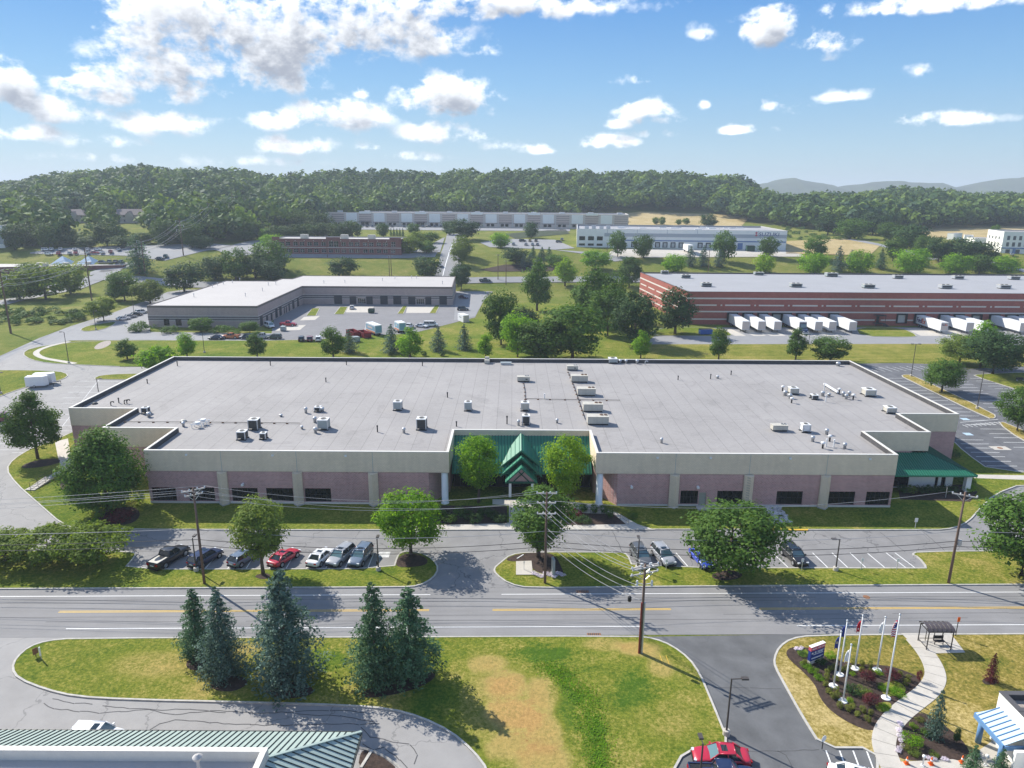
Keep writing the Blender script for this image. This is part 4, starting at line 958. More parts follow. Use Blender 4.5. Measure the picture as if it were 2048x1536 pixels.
 b = MB(); v = [(58.3, E0, ze), (xe, E0, ze), (69.2, E1, zt), (58.3, E1, zt), (xe, 121.2, ze), (69.2, 121.2, zt), (58.3, E0, ze - .25), (xe, E0, ze - .25), (xe, 121.2, ze - .25)]
 b.add(v, [(0, 1, 2, 3), (1, 4, 5, 2), (0, 6, 7, 1), (1, 7, 8, 4), (8, 7, 6)]); pr = part(b, 'porch_roof', X['green'], root)
 for i in range(40):
  x = 58.5 + i * .41; s = MB()
  if x < 69.2: s.bar((x, E0, ze + .03), (x, E1, zt + .03), .08, .1)
  else:
   f = (xe - x) / (xe - 69.2); s.bar((x, E0, ze + .03), (x, E0 + (E1 - E0) * f, ze + (zt - ze) * f + .03), .08, .1)
  s.build('seam', X['green_dk'], pr)
 for i in range(36):
  y = E0 + .3 + i * .41; s = MB(); f = min(1, (y - E0) / (E1 - E0)); s.bar((xe, y, ze + .03), (xe - (xe - 69.2) * f, y, ze + (zt - ze) * f + .03), .08, .1); s.build('seam', X['green_dk'], pr)
 s = MB(); s.bar((xe, E0, ze + .06), (69.2, E1, zt + .06), .14, .1); s.build('hip_cap', X['green_dk'], pr)
 ops = [(1.8, 6.6, .2, 2.9), (10.9, 11.4, .2, 2.9), (11.9, 12.6, .2, 2.9)]
 A, B = (58.4, 108.2), (72.2, 108.2); b = MB(); wall(b, A, B, 0, 3.1, ops); wall(b, B, (72.2, 121), 0, 3.1, [(1, 4, .2, 2.9)]); part(b, 'porch_wall', X['white_wall'], root)
 for op in ops: glazing(root, A, B, op, 3 if op[1] - op[0] > 1 else 1, 1)
 glazing(root, B, (72.2, 121), (1, 4, .2, 2.9), 3, 1)
 b = MB(); b.box(73.4, 106.6, 0.1, 74.2, 107.4, 3.0); part(b, 'porch_post', X['white_wall'], root)
 # red lettering-like chalk marks under the second window are sprayed paint on the brick
 return root
main_building()

def red_warehouse():
 root = empty('brick_warehouse', (140, 290, 0), 0, 'very long red brick warehouse with pale stripes and a row of loading docks', 'building')
 poly = [(63.7, 258), (262, 258), (262, 322.5), (57.6, 322.5)]
 b = MB(); ZT = 12.0; docks = []
 px = [1463, 1493, 1523, 1552, 1570, 1600, 1626, 1664, 1801, 1836, 1884, 1914, 1950, 1985, 2017, 2040, 2070]
 us = []
 for x in px:
  p = P(x, 650); s = (258) / p.y; us.append(p.x * s - 63.7)
 ops = [(u - 1.5, u + 1.5, 1.1, 4.0) for u in us]; ops = [o for i, o in enumerate(ops) if i == 0 or o[0] > ops[i - 1][1] + .3]
 sdoor = (P(1754, 650).x * 258 / P(1754, 650).y - 63.7); ops.append((sdoor - .6, sdoor + .6, 1.2, 3.4))
 wall(b, poly[0], poly[1], 0, ZT, ops, .35)
 for i in (1, 2): wall(b, poly[i], poly[i + 1], 0, ZT)
 sops = [(20, 21.2, 0.1, 2.3), (52, 53.2, .1, 2.3)]
 wall(b, poly[3], poly[0], 0, ZT, sops); part(b, 'brick_wall', X['redbrick'], root)
 for o in sops: slab_door(root, poly[3], poly[0], o, 'dockdark')
 for o in ops[:-1]:
  slab_door(root, poly[0], poly[1], o, 'dockpale', .35, 'dock_door', False)
  q = MB(); x0, x1 = 63.7 + o[0], 63.7 + o[1]
  q.box(x0 - .45, 257.55, .9, x0, 257.98, 4.5); q.box(x1, 257.55, .9, x1 + .45, 257.98, 4.5); q.box(x0, 257.55, 4.0, x1, 257.98, 4.5); q.box(x0 - .2, 257.6, .9, x1 + .2, 257.98, 1.1); part(q, 'dock_seal', X['black'], root)
 slab_door(root, poly[0], poly[1], ops[-1], 'dockdark', .35)
 q = MB(); xd = 63.7 + sdoor
 q.box(xd - 1.6, 255.6, 1.0, xd + 1.6, 257.95, 1.2); q.box(xd - 1.8, 255.3, 3.9, xd + 1.8, 257.97, 4.1)
 for (x, y) in ((xd - 1.6, 255.7), (xd + 1.6, 255.7)): q.bar((x, y, 0), (x, y, 3.9), .12)
 for k in range(6): q.box(xd + 1.6 + k * .3, 255.7, 0, xd + 1.9 + k * .3, 257, 1.1 - k * .18)
 q.bar((xd - 1.6, 255.65, 2.1), (xd + 1.6, 255.65, 2.1), .06); part(q, 'dock_stair', X['frame'], root)
 def bands(A, B, z, h, dash=None, skip=()):
  A, B = Vector(A), Vector(B); d = (B - A).normalized(); nn = Vector((d.y, -d.x)); L = (B - A).length; spans = [(0, L)]
  if dash: spans = [(u, min(u + dash[0], L)) for u in np.arange(dash[2], L, dash[1])]
  for u0, u1 in spans:
   cuts = [(u0, u1)]
   for a, c in skip:
    cuts = [s for (p_, q_) in cuts for s in ((p_, min(q_, a)), (max(p_, c), q_)) if s[1] - s[0] > .05]
   for a, c in cuts:
    p, q_ = A + d * a, A + d * c; m = MB(); o_ = nn * .05
    m.prism([tuple(p), tuple(p + o_), tuple(q_ + o_), tuple(q_)], z, z + h, bottom=True); part(m, 'stone_band', X['band'], root)
 skip = [(o[0] - .5, o[1] + .5) for o in ops]
 for (A, B, sk) in ((poly[0], poly[1], skip), (poly[3], poly[0], [])):
  bands(A, B, 9.35, .55); bands(A, B, 6.9, .5, (9.2, 12.3, 1.6)); bands(A, B, 4.55, .5); bands(A, B, 1.75, .5, None, sk)
 for u in np.arange(.8, 190, 12.3): m = MB(); x = 63.7 + u + 11.35 - 12.3 + .4; m.box(x - .3, 257.9, 6.9, x + .3, 257.99, 7.4); part(m, 'wall_lamp', X['band'], root)
 flat_roof(root, poly, ZT - .45, ZT, 'pvc2', 'flash', 'darkcap', .4)
red_warehouse()

def grey_building():
 root = empty('workshop_building', (-80, 290, 0), 0, 'L-shaped workshop building of grey brick with dark stripes and roller doors', 'building')
 poly = [(-127.4, 245.8), (-89.1, 246.2), (-89.1, 301), (-25.5, 300.8), (-27.2, 340), (-100, 340), (-101, 327), (-106, 327), (-106, 318), (-128, 318)]
 ZT = 7.6; D = []
 opsA = [(5.2, 7.2, .6, 3.1), (9.4, 11.4, .6, 3.1), (13.6, 15.6, .6, 3.1)]
 opsB = [(u, u + w, .1, h) for u, w, h in ((1.5, 3.2, 3.8), (8, 2.2, 3.0), (13, 2.2, 3.0), (18.2, 3.2, 3.8), (23, 3.2, 3.8), (28.5, 1.5, 3.0), (31, 1.5, 3.0), (34.5, 2.2, 3.2), (39.5, 3.0, 3.8), (46, 3, 3.8))]
 r = lambda x: P(x, 612).x * 301 / P(x, 612).y + 89.1
 opsC = [(r(669), r(685), .1, 3.9), (r(700), r(713), .1, 3.3), (r(716), r(732), .3, 2.6), (r(733), r(746), .1, 3.3), (r(761), r(776), .1, 3.9), (r(787), r(803), .1, 3.9), (r(817), r(831), .1, 3.3), (r(833), r(849), .3, 2.6), (r(851), r(863), .1, 3.3), (r(879), r(894), .1, 3.9)]
 b = MB(); n = len(poly)
 for i in range(n):
  ops = opsA if i == 0 else opsB if i == 1 else opsC if i == 2 else []
  wall(b, poly[i], poly[(i + 1) % n], 0, ZT, ops)
 part(b, 'brick_wall', X['tanbrick'], root)
 for o in opsA: glazing(root, poly[0], poly[1], o, 2, 2)
 for o in opsB: slab_door(root, poly[1], poly[2], o, 'dockdark', name='roller_door', handle=False)
 for k, o in enumerate(opsC):
  if k in (2, 7): glazing(root, poly[2], poly[3], o, 4, 1, frame='wframe')
  else: slab_door(root, poly[2], poly[3], o, 'dockdark', name='roller_door', handle=False)
 def bands(A, B, z, h, m, ops, nm):
  A, B = Vector(A), Vector(B); d = (B - A).normalized(); nn = Vector((d.y, -d.x)) * .05; L = (B - A).length; cuts = [(-.05, L + .05)]
  for o in ops:
   if o[3] > z and o[2] < z + h: cuts = [s for (p_, q_) in cuts for s in ((p_, min(q_, o[0])), (max(p_, o[1]), q_)) if s[1] - s[0] > .05]
  for a, c in cuts:
   p, q_ = A + d * a, A + d * c; k = MB(); k.prism([tuple(p), tuple(p + nn), tuple(q_ + nn), tuple(q_)], z, z + h, bottom=True); part(k, nm, X[m], root)
 for (i, ops) in ((0, opsA), (1, opsB), (2, opsC), (9, []), (3, [])):
  A, B = poly[i], poly[(i + 1) % n]
  bands(A, B, 2.35, .16, 'band', ops, 'stone_band'); bands(A, B, 2.53, .62, 'darkband', ops, 'dark_brick_band'); bands(A, B, 3.17, .16, 'band', ops, 'stone_band'); bands(A, B, 3.35, .62, 'darkband', ops, 'dark_brick_band'); bands(A, B, 3.99, .16, 'band', ops, 'stone_band')
  bands(A, B, 6.95, .64, 'browncap', [], 'roof_edge')
 flat_roof(root, poly, ZT - .12, ZT, 'pvc', 'browncap', 'browncap', .3)
grey_building()

def block(name, label, A, B, dep, ht, wallm, roofm, capm, opsf=(), opsl=(), par=.4, z=None, glass='glass', frame='frame', nu=3, nz=1):
 """box building whose front runs from ground point A to B (seen from the camera), going back by dep"""
 A, B = Vector(A), Vector(B); d = (B.xy - A.xy).normalized(); nb = Vector((-d.y, d.x)); z = min(A.z, B.z) if z is None else z
 poly = [A.xy, B.xy, B.xy + nb * dep, A.xy + nb * dep]
 root = empty(name, (*((poly[0] + poly[2]) / 2), z), 0, label, 'building')
 b = MB(); opf = [(o[0], o[1], z + o[2], z + o[3]) for o in opsf]; opl = [(o[0], o[1], z + o[2], z + o[3]) for o in opsl]
 for i in range(4): wall(b, poly[i], poly[(i + 1) % 4], z - 2.5, z + ht, opf if i == 0 else opl if i == 3 else [])
 part(b, 'wall', X[wallm], root)
 for o in opf: glazing(root, poly[0], poly[1], o, nu, nz, frame=frame, glass=glass)
 for o in opl: glazing(root, poly[3], poly[0], o, nu, nz, frame=frame, glass=glass)
 flat_roof(root, poly, z + ht - par, z + ht, roofm, roofm, capm, .4)
 return root, poly, z
def fbox(root, poly, z, u0, u1, z0, z1, out, m, name, side=0, back=0.0):
 A, B = Vector(poly[side]), Vector(poly[(side + 1) % 4]); d = (B - A).normalized(); nn = Vector((d.y, -d.x))
 p, q = A + d * u0 - nn * back, A + d * u1 - nn * back
 k = MB(); k.prism([tuple(p), tuple(p + nn * out), tuple(q + nn * out), tuple(q)], z + z0, z + z1, bottom=True); return part(k, name, X[m], root)

def white_warehouse():
 A, B = G(1153, 494), G(1571, 501)
 L = (B - A).length; ht = z_at(B, 462) - B.z; k = L / 418.0
 B.z = A.z = min(A.z, B.z)
 u = lambda px: (px - 1153) * k
 ops = [(u(x), u(x + 12), 4.6, 7.0) for x in (1158, 1176, 1194)] + [(u(x), u(x + 12), 1.4, 2.7) for x in (1158, 1176, 1194)]
 root, poly, z = block('white_warehouse', 'long white warehouse with blue stripe and loading docks below the wooded ridge', A, B, 62, ht, 'white_wall', 'pvc2', 'cap', ops, [(30 + i * 6, 33 + i * 6, 4.6, 7) for i in range(5)], nu=2, par=1.0)
 fbox(root, poly, z, u(1209), L, ht * .62, ht * .80, .06, 'greyband', 'grey_band')
 fbox(root, poly, z, u(1250), L, ht * .40, ht * .46, .08, 'bluestripe', 'blue_stripe')
 for x in (1264, 1289, 1312, 1327, 1343, 1359, 1397, 1413, 1430, 1448):
  fbox(root, poly, z, u(x) , u(x + 10), .8, 4.0, .07, 'frame', 'dock_seal'); fbox(root, poly, z, u(x + 2), u(x + 8), 1.1, 3.4, .10, 'dockpale', 'dock_door')
 fbox(root, poly, z, u(1476), u(1486), .1, 4.0, .12, 'bluestripe', 'blue_door_hood')
 for i in range(18): fbox(root, poly, z, u(1215 + i * 20) - .12, u(1215 + i * 20) + .12, ht * .80, ht - .02, .05, 'greyband', 'panel_joint') if i % 3 == 0 else None
 # upper lettering and red emblem at the right-hand end
 d = (poly[1] - poly[0]).normalized(); nn = Vector((d.y, -d.x))
 def text(s, size, p, m, rz, ext=.02):
  c = bpy.data.curves.new('lettering', 'FONT'); c.body = s; c.size = size; c.extrude = ext; c.align_x = 'LEFT'
  t = bpy.data.objects.new('tmp', c); COL.objects.link(t); dg = bpy.context.evaluated_depsgraph_get(); me = bpy.data.meshes.new_from_object(t.evaluated_get(dg)); bpy.data.objects.remove(t)
  me.materials.clear(); me.materials.append(m); return me
 me = text('SUZUKI', 3.1, None, X['signblue'], 0)
 o = link('lettering', me, root); p = poly[0] + d * u(1516) + nn * .06
 o.location = Vector((p.x, p.y, z + ht - 3.1)) - root.location; o.rotation_euler = (R(90), 0, math.atan2(d.y, d.x)); o.scale = (1.12, 1, 1)
 e = MB(); s = [(0, .9), (.5, .45), (-.1, -.05), (.5, -.45), (0, -.9), (-.5, -.45), (.1, .05), (-.5, .45)]
 q = poly[0] + d * u(1511); pts = [q + d * a * 1.6 + nn * .07 for a, c in s]
 e.add([(w.x, w.y, z + ht - 2.0 + c * 1.6) for w, (a, c) in zip(pts, s)] + [(w.x + nn.x * .05, w.y + nn.y * .05, z + ht - 2.0 + c * 1.6) for w, (a, c) in zip(pts, s)], [(8, 9, 15, 14) if False else (15, 8, 9, 10), (10, 11, 14, 15), (11, 12, 13, 14), (0, 1, 9, 8), (4, 5, 13, 12)])
 part(e, 'emblem', X['signred'], root)
 # rooflights and plant on the white warehouse
 for i in range(22):
  b = MB(); uu = u(1230) + random.uniform(0, 1) * (L - u(1230) - 8); vv = random.uniform(8, 56)
  c = poly[0] + d * uu - nn * vv; b.obox((c.x, c.y, z + ht - .75), (4.6, 1.6, .5), math.atan2(d.y, d.x)); part(b, 'rooflight', X['whitemetal'], root)
 for i in range(4):
  b = MB(); c = poly[0] + d * (6 + i * 4.5) - nn * (10 + (i % 2) * 8); b.obox((c.x, c.y, z + ht + .2), (2.6, 2.2, 2.0), math.atan2(d.y, d.x)); part(b, 'roof_unit', X['galv'], root)
 return text
text_mesh = white_warehouse()

def office():
 A, B = G(546, 508), G(803, 511); z = min(A.z, B.z); L = (B - A).length; k = L / 257
 ht = z_at(A, 477) - z; u = lambda px: (px - 546) * k
 up = [561, 573, 588, 601, 616, 629, 644, 684, 699, 711, 727, 739, 754, 767]
 ops = [(u(x), u(x + 9), ht * .56, ht * .80) for x in up] + [(u(x), u(x + 9), ht * .14, ht * .36) for x in up + [658, 671, 782]] + [(u(549), u(556), ht * .52, ht * .84), (u(659), u(668), ht * .5, ht * .86), (u(669), u(678), ht * .5, ht * .86), (u(783), u(792), ht * .52, ht * .84)]
 root, poly, z = block('brick_office', 'two-storey dark brick office with rows of white windows on the grassy slope', A, B, 22, ht, 'office', 'pvc', 'browncap', ops, par=.5, frame='wframe', nu=2, nz=2, z=z)
 fbox(root, poly, z, 0, L, ht * .44, ht * .475, .12, 'band', 'stone_band')
 for a, c in ((0, 15), (108, 136), (234, 257)): fbox(root, poly, z, u(546 + a), u(546 + c), ht - .9, ht + .9, .4, 'office', 'raised_parapet', back=.38)
 for x in (604, 685, 740):
  b = MB(); p = poly[0] + (poly[1] - poly[0]).normalized() * u(x); b.box(p.x - 2, p.y + 6, z + ht - .5, p.x + 2, p.y + 9, z + ht + 2.0); part(b, 'roof_unit', X['beige'], root)
 for i in range(13):
  fbox(root, poly, z, u(556 + i * 18.2) - .2, u(556 + i * 18.2) + .2, ht * .86, ht * .90, .2, 'band', 'wall_lamp')
office()

def strip_offices():
 A, B = G(636, 451), G(1256, 459); z = min(A.z, B.z); L = (B - A).length; ht = max(z_at(A, 424) - z, 9.0)
 n = 22; w = L / n; ops = []
 for i in range(n):
  ops += [(i * w + 2 + j * 3.6, i * w + 4.6 + j * 3.6, 1.2, 3.2) for j in range(int((w - 3) / 3.6))]
 root, poly, z = block('strip_offices', 'very long pale flex-office building with tan panels and columns below the ridge', A, B, 40, ht, 'offwhite', 'pvc', 'cap', ops, par=.8, z=z, nu=2)
 for i in range(n):
  x0 = i * w; k = i % 4
  fbox(root, poly, z, x0 - .35, x0 + .35, 0, ht + .1, .5, 'band', 'column')
  if k in (1, 3):
   for j in range(4): fbox(root, poly, z, x0 + .6, x0 + w - .6, 4.2 + j * (ht - 4.6) / 4, 4.2 + (j + .45) * (ht - 4.6) / 4, .25, 'tanbrick', 'tan_panel')
  if k == 3: fbox(root, poly, z, x0 + w * .2, x0 + w * .8, 3.4, 4.0, 2.2, 'frame', 'entry_canopy'); fbox(root, poly, z, x0 + 1, x0 + w - 1, ht - .9, ht + .8, .4, 'white_wall', 'raised_parapet')
  if k in (0, 2): fbox(root, poly, z, x0 + 1.2, x0 + w - 1.2, 4.0, ht - .5, .12, 'white_wall', 'white_panel')
  if i % 2:
   b = MB(); c = poly[0].lerp(poly[1], (i + .5) / n); b.obox((c.x, c.y + 9, z + ht + .3), (4, 3, 2)); part(b, 'roof_unit', X['galv'], root)
 fbox(root, poly, z, 0, L, 3.4, 3.75, .15, 'darkband', 'dark_band')
strip_offices()

def left_shops():
 A, B = G(-60, 556), G(248, 536); z = A.z = B.z = min(A.z, B.z); L = (B - A).length; k = L / 308
 ops = [(2 + i * 5.2, 5 + i * 5.2, .6, 2.7) for i in range(int(L / 5.2) - 1)]
 root, poly, z = block('low_shops', 'low brick shop building with a flat pale roof and blue glass pyramids', A, B, 34, 5.0, 'office', 'pvc', 'browncap', ops, par=.3)
 for px in (88, 142):
  c = poly[0] + (poly[1] - poly[0]).normalized() * (px + 60) * k; b = MB(); x, y = c.x, c.y + 16; r = 4.6
  b.add([(x - r, y - r, z + 4.8), (x + r, y - r, z + 4.8), (x + r, y + r, z + 4.8), (x - r, y + r, z + 4.8), (x, y, z + 9.0)], [(0, 1, 4), (1, 2, 4), (2, 3, 4), (3, 0, 4)]); part(b, 'glass_pyramid', X['palecanopy'], root)
 for i in range(7):
  b = MB(); c = poly[0].lerp(poly[1], .35 + i * .09); b.obox((c.x + random.uniform(-2, 2), c.y + random.uniform(6, 26), z + 5.4), (2.6, 2, 1.3)); part(b, 'roof_unit', X['beige'], root)
 A, B = G(-80, 500), G(11, 496); z = A.z = B.z = min(A.z, B.z)
 ht = z_at(B, 452) - z
 r2, p2, z2 = block('tower_block', 'tall grey and white block at the left edge behind the low shops', A, B, 16, ht, 'greyband', 'pvc', 'cap', [(3, 6, 2, 4), (9, 12, 2, 4), (15, 18, 2, 4)])
 fbox(r2, p2, z2, 0, (p2[1] - p2[0]).length, ht * .8, ht + .4, .3, 'white_wall', 'white_parapet'); fbox(r2, p2, z2, 0, (p2[1] - p2[0]).length, 0, ht * .22, .3, 'white_wall', 'white_base')
left_shops()

def house(px, py, w, label, hipped):
 p = G(px, py); s = depth(p) / F; W = w * s; D = 11; h = 6.0; z = p.z
 root = empty('suburban_house', p, 0, label, 'house')
 A, B, C_, D_ = (-W / 2, 0), (W / 2, 0), (W / 2, D), (-W / 2, D)
 b = MB(); ops = [(W * f, W * f + 1.4, zz, zz + 1.6) for f in (.1, .3, .62, .82) for zz in (1, 4.1)]
 for i, (q, r) in enumerate(((A, B), (B, C_), (C_, D_), (D_, A))): wall(b, q, r, -4, h, ops if i == 0 else [])
 b.build('wall', X['siding'], root)
 for o in ops:
  f = MB(); u0, u1, a, c = o; f.box(-W / 2 + u0 - .1, -.05, a - .1, -W / 2 + u1 + .1, .02, a); f.box(-W / 2 + u0 - .1, -.05, c, -W / 2 + u1 + .1, .02, c + .1); f.box(-W / 2 + (u0 + u1) / 2 - .04, .05, a, -W / 2 + (u0 + u1) / 2 + .04, .1, c)
  g = f.build('window', X['wframe'], root); k = MB(); k.quad((-W / 2 + u0, .15, a), (-W / 2 + u1, .15, a), (-W / 2 + u1, .15, c), (-W / 2 + u0, .15, c)); k.build('pane', X['glass'], g)
 o = .6; r = MB(); rz = h + 4.2; ix = D / 2 if hipped else .0
 v = [(-W / 2 - o, -o, h - .1), (W / 2 + o, -o, h - .1), (W / 2 + o, D + o, h - .1), (-W / 2 - o, D + o, h - .1), (-W / 2 + ix - o, D / 2, rz), (W / 2 - ix + o, D / 2, rz)]
 r.add(v, [(0, 1, 5, 4), (1, 2, 5), (2, 3, 4, 5), (3, 0, 4)]); rf = r.build('roof', X['shingle'], root)
 g = MB(); gx = W * .05; g.add([(gx - 3, -.9, h - 2), (gx + 3, -.9, h - 2), (gx + 3, -.9, h), (gx, -.9, h + 2.6), (gx - 3, -.9, h), (gx - 3, 3, h), (gx, D / 2, h + 2.6), (gx + 3, 3, h)], [(0, 1, 2, 3, 4)]); g.build('front_gable', X['siding'], root)
 g = MB(); g.add([(gx - 3.4, -1.3, h - .3), (gx, -1.3, h + 2.8), (gx, D / 2, h + 2.8), (gx - 3.4, D / 2, h - .3), (gx + 3.4, -1.3, h - .3), (gx + 3.4, D / 2, h - .3)], [(0, 1, 2, 3), (1, 4, 5, 2)]); g.build('gable_roof', X['shingle'], rf)
house(147, 446, 48, 'grey-roofed house among the trees above the shops', True)
house(259, 446, 56, 'pale pink-sided house with a cross gable among the trees', False)

def right_hotel():
 A, B = G(2001, 506), G(2110, 510); z = A.z = B.z = min(A.z, B.z); L = (B - A).length; k = L / 109; ht = z_at(A, 463) - z
 u = lambda px: (px - 2001) * k
 ops = [(u(x), u(x + 6), ht * f, ht * f + ht * .19) for x in (2009, 2021, 2033, 2045, 2057, 2069, 2081) for f in (.33, .62)] + [(u(x), u(x + 9), .3, ht * .2) for x in (2010, 2030, 2050, 2070)]
 root, poly, z = block('white_block', 'white three-storey block with square windows and blue base at the right edge', A, B, 25, ht, 'white_wall', 'pvc', 'cap', ops, [(3 + i * 5, 5 + i * 5, ht * f, ht * f + 1.7) for i in range(4) for f in (.33, .62)], par=.6, glass='glass_pale', nu=2, nz=2)
 fbox(root, poly, z, 0, L, ht * .23, ht * .28, .25, 'bluestripe', 'blue_canopy'); fbox(root, poly, z, u(2024), u(2030), 0, ht * .23, .2, 'bluestripe', 'blue_panel')
 for (a, c, y, lab) in ((1893, 1906, 479, 'small white shed roof at the left end of the sheds behind the trees'), (1927, 1945, 484, 'middle white shed behind the dark trees'), (1948, 1990, 490, 'long white shed nearest the white block')):
  p, q = G(a, y), G(c, y + 1); q.z = p.z; block('storage_shed', lab, p, q, 12, 4.2, 'white_wall', 'pvc', 'cap', [], par=.1)
right_hotel()

def metal_roof_building():
 ze, zt = 3.4, 6.0
 E = P(723, 1464, ze); EW = P(-60, 1460, ze); e2 = P(706, 1540, ze); yN = E.y
 root = empty('hipped_metal_building', (E.x - 25, E.y - 12, 0), 0, 'building with a sage green standing seam roof around a white parapet', 'building')
 x1, x0, yS = E.x, -75.0, E.y - 32; run = P(500, 1530, zt); rn = yN - P(460, 1514, zt).y
 xi, yi = x1 - rn, yN - rn
 b = MB(); b.add([(x0, yN, ze), (x1, yN, ze), (xi, yi, zt), (x0, yi, zt)], [(1, 0, 3, 2)]); n = part(b, 'roof_slope', X['sage'], root)
 b = MB(); b.add([(x1, yN, ze), (x1, yS, ze), (xi, yS, zt), (xi, yi, zt)], [(0, 3, 2, 1)]); e = part(b, 'roof_slope', X['sage'], root)
 i = 0; x = x1 - .25
 while x > -62:
  f = min(1, (x1 - x) / rn); s = MB(); s.bar((x, yN, ze + .03), (x, yN - rn * f, ze + (zt - ze) * f + .03), .05, .08); s.build('seam', X['sage_dk'], n); x -= .5
 y = yN - .4
 while y > yS:
  f = min(1, (yN - y) / rn); s = MB(); s.bar((x1, y, ze + .03), (x1 - rn * f, y, ze + (zt - ze) * f + .03), .05, .08); s.build('seam', X['sage_dk'], e); y -= .5
 s = MB(); s.bar((x1, yN, ze + .05), (xi, yi, zt + .05), .22, .1); part(s, 'hip_cap', X['sage'], root)
 s = MB(); s.box(x0, yN - .1, ze - .2, x1, yN + .08, ze + .02); s.box(x1 - .1, yS, ze - .2, x1 + .1, yN - .1, ze + .02); part(s, 'gutter', X['sage_dk'], root)
 s = MB(); s.box(x0, yS, 0, x1 - .7, yN - .7, ze - .1); part(s, 'wall', X['offwhite'], root)
 s = MB(); s.box(x0, yi - .45, zt - .3, xi, yi - .02, zt + .9); s.box(xi - .45, yS, zt - .3, xi - .02, yi - .45, zt + .9); part(s, 'parapet', X['cap'], root)
 s = MB(); s.box(x0, yS, zt - .4, xi - .46, yi - .46, zt); part(s, 'roof', X['pvc'], root)
 for px in (410,):
  p = P(px, 1525, zt); s = MB(); s.cyl((p.x, yi - 1.5, zt), (p.x, yi - 1.5, zt + 1.2), .12); s.lathe([(.3, 0), (.35, .2), (.1, .4)], (p.x, yi - 1.5, zt + 1.2)); part(s, 'roof_vent', X['arm'], root)
 return x1, yN
mrx, mry = metal_roof_building()
sheet('mulch_bed', chaikin(flat([(722, 1500), (745, 1508), (775, 1522), (800, 1545), (715, 1545)])), .14, X['mulch'])
def sqk():
 pts = chaikin(flat([(715, 1495), (745, 1502), (785, 1522), (815, 1550)]), 2, closed=False); b = MB()
 b.tube([(p.x, p.y, .07) for p in pts], .12, 4); tag(b.build('kerb', X['kerb']), kind='structure')
 a, c = P(744, 1503).xy, P(722, 1538).xy; b = MB(); b.bar((*a, .15), (*c, .15), .25, .1); tag(b.build('kerb', X['kerb']), kind='structure')
sqk()

def white_office():
 zt = 4.9
 a = P(1999, 1384, zt); c = P(2021, 1424, zt)
 root = empty('white_office', (a.x + 8, a.y - 8, 0), 0, 'white office with gravel flat roofs and a blue entrance canopy at the lower right', 'building')
 x0, y1, x1, y0 = a.x, a.y, a.x + 30, a.y - 22; ys = c.y
 polyA = [(x0, ys), (x1, ys), (x1, y1), (x0, y1)]; polyB = [(x0 - .0, y0), (x1, y0), (x1, ys - .05), (x0, ys - .05)]
 b = MB(); wins = [(4.0, 4.9, 2.2, 3.3), (8.5, 10.3, .3, 2.4), (13, 15, .3, 2.4)]
 A, B = (x0, y1), (x0, y0)
 wall(b, A, B, 0, zt, wins); wall(b, (x1, y1), A, 0, zt); wall(b, B, (x1, y0), 0, zt); part(b, 'wall', X['white_wall'], root)
 for o in wins: glazing(root, A, B, o, 2, 2)
 for pl in (polyA, polyB):
  flat_roof(root, pl, zt - .5, zt, 'gravel', 'flash', 'darkcap', .45)
 # canopy
 ze, zw = 2.75, 3.65; p0 = P(1951, 1426, ze); b = MB(); xa, ya = p0.x, p0.y; yb = P(2003, 1491, ze).y
 b.add([(xa, ya, ze), (xa, yb, ze), (x0 - .03, yb - .1, zw), (x0 - .03, ya - .4, zw)], [(0, 1, 2, 3)]); cn = part(b, 'canopy_roof', X['palecanopy'], root)
 n = int((ya - yb) / .5)
 for i in range(n):
  y = ya - .3 - i * .5; s = MB(); s.bar((xa, y, ze + .04), (x0 - .03, y - .1, zw + .04), .05, .07); s.build('seam', X['bluecanopy'], cn)
 s = MB(); s.box(xa - .12, yb, ze - .4, xa, ya, ze + .02); s.box(xa, yb - .12, ze - .4, x0 - .05, yb, ze); s.box(xa, ya, ze - .4, x0 - .05, ya + .12, ze); part(s, 'canopy_beam', X['bluecanopy'], root)
 for y in (ya - .5, yb + .6):
  s = MB(); s.cyl((xa + .35, y, .1), (xa + .35, y, 2.4), .24, n=14); part(s, 'canopy_post', X['bluecanopy'], root, True)
 s = MB(); s.box(x0 - 1.2, ya - 4.5, .1, x0 - .05, ya - 4.2, 2.7); part(s, 'porch_wall', X['white_wall'], root)
 return a
wo = white_office()
def nth(n): return f"{n}{'th' if 10 < n % 100 < 14 else {1: 'st', 2: 'nd', 3: 'rd'}.get(n % 10, 'th')}"
# ------------------------------------------------------------------ vegetation
def quads_from(C, N, ls, rng, aspect=0.62, up=None):
 n = len(C); N = N / np.maximum(np.linalg.norm(N, axis=1, keepdims=True), 1e-6)
 r = rng.normal(size=(n, 3)); U = np.cross(N, r); U /= np.maximum(np.linalg.norm(U, axis=1, keepdims=True), 1e-6); W = np.cross(N, U)
 s = (ls * rng.uniform(.6, 1.25, size=(n, 1)))
 V = np.stack([C - U * s, C - W * s * aspect, C + U * s, C + W * s * aspect], axis=1).reshape(-1, 3)
 Q = np.arange(n * 4).reshape(n, 4); return V, Q
PROF = {'round': lambda t: np.sqrt(np.clip(1 - (2 * t - 1) ** 2, 0, 1)) ** .9, 'oval': lambda t: np.sin(np.pi * np.clip(t, 0, 1) ** .62) ** .8,
  'vase': lambda t: np.sin(np.pi * np.clip(t, 0, 1) ** 1.35) ** .75, 'spread': lambda t: np.clip(np.sin(np.pi * np.clip(t, .02, 1) ** .9), 0, 1) ** .5,
  'cone': lambda t: (1 - t) ** .8 * np.clip(t * 8, 0, 1), 'pear': lambda t: np.clip(np.sin(np.pi * np.clip(t, 0, 1) ** .5), 0, 1) ** .9}
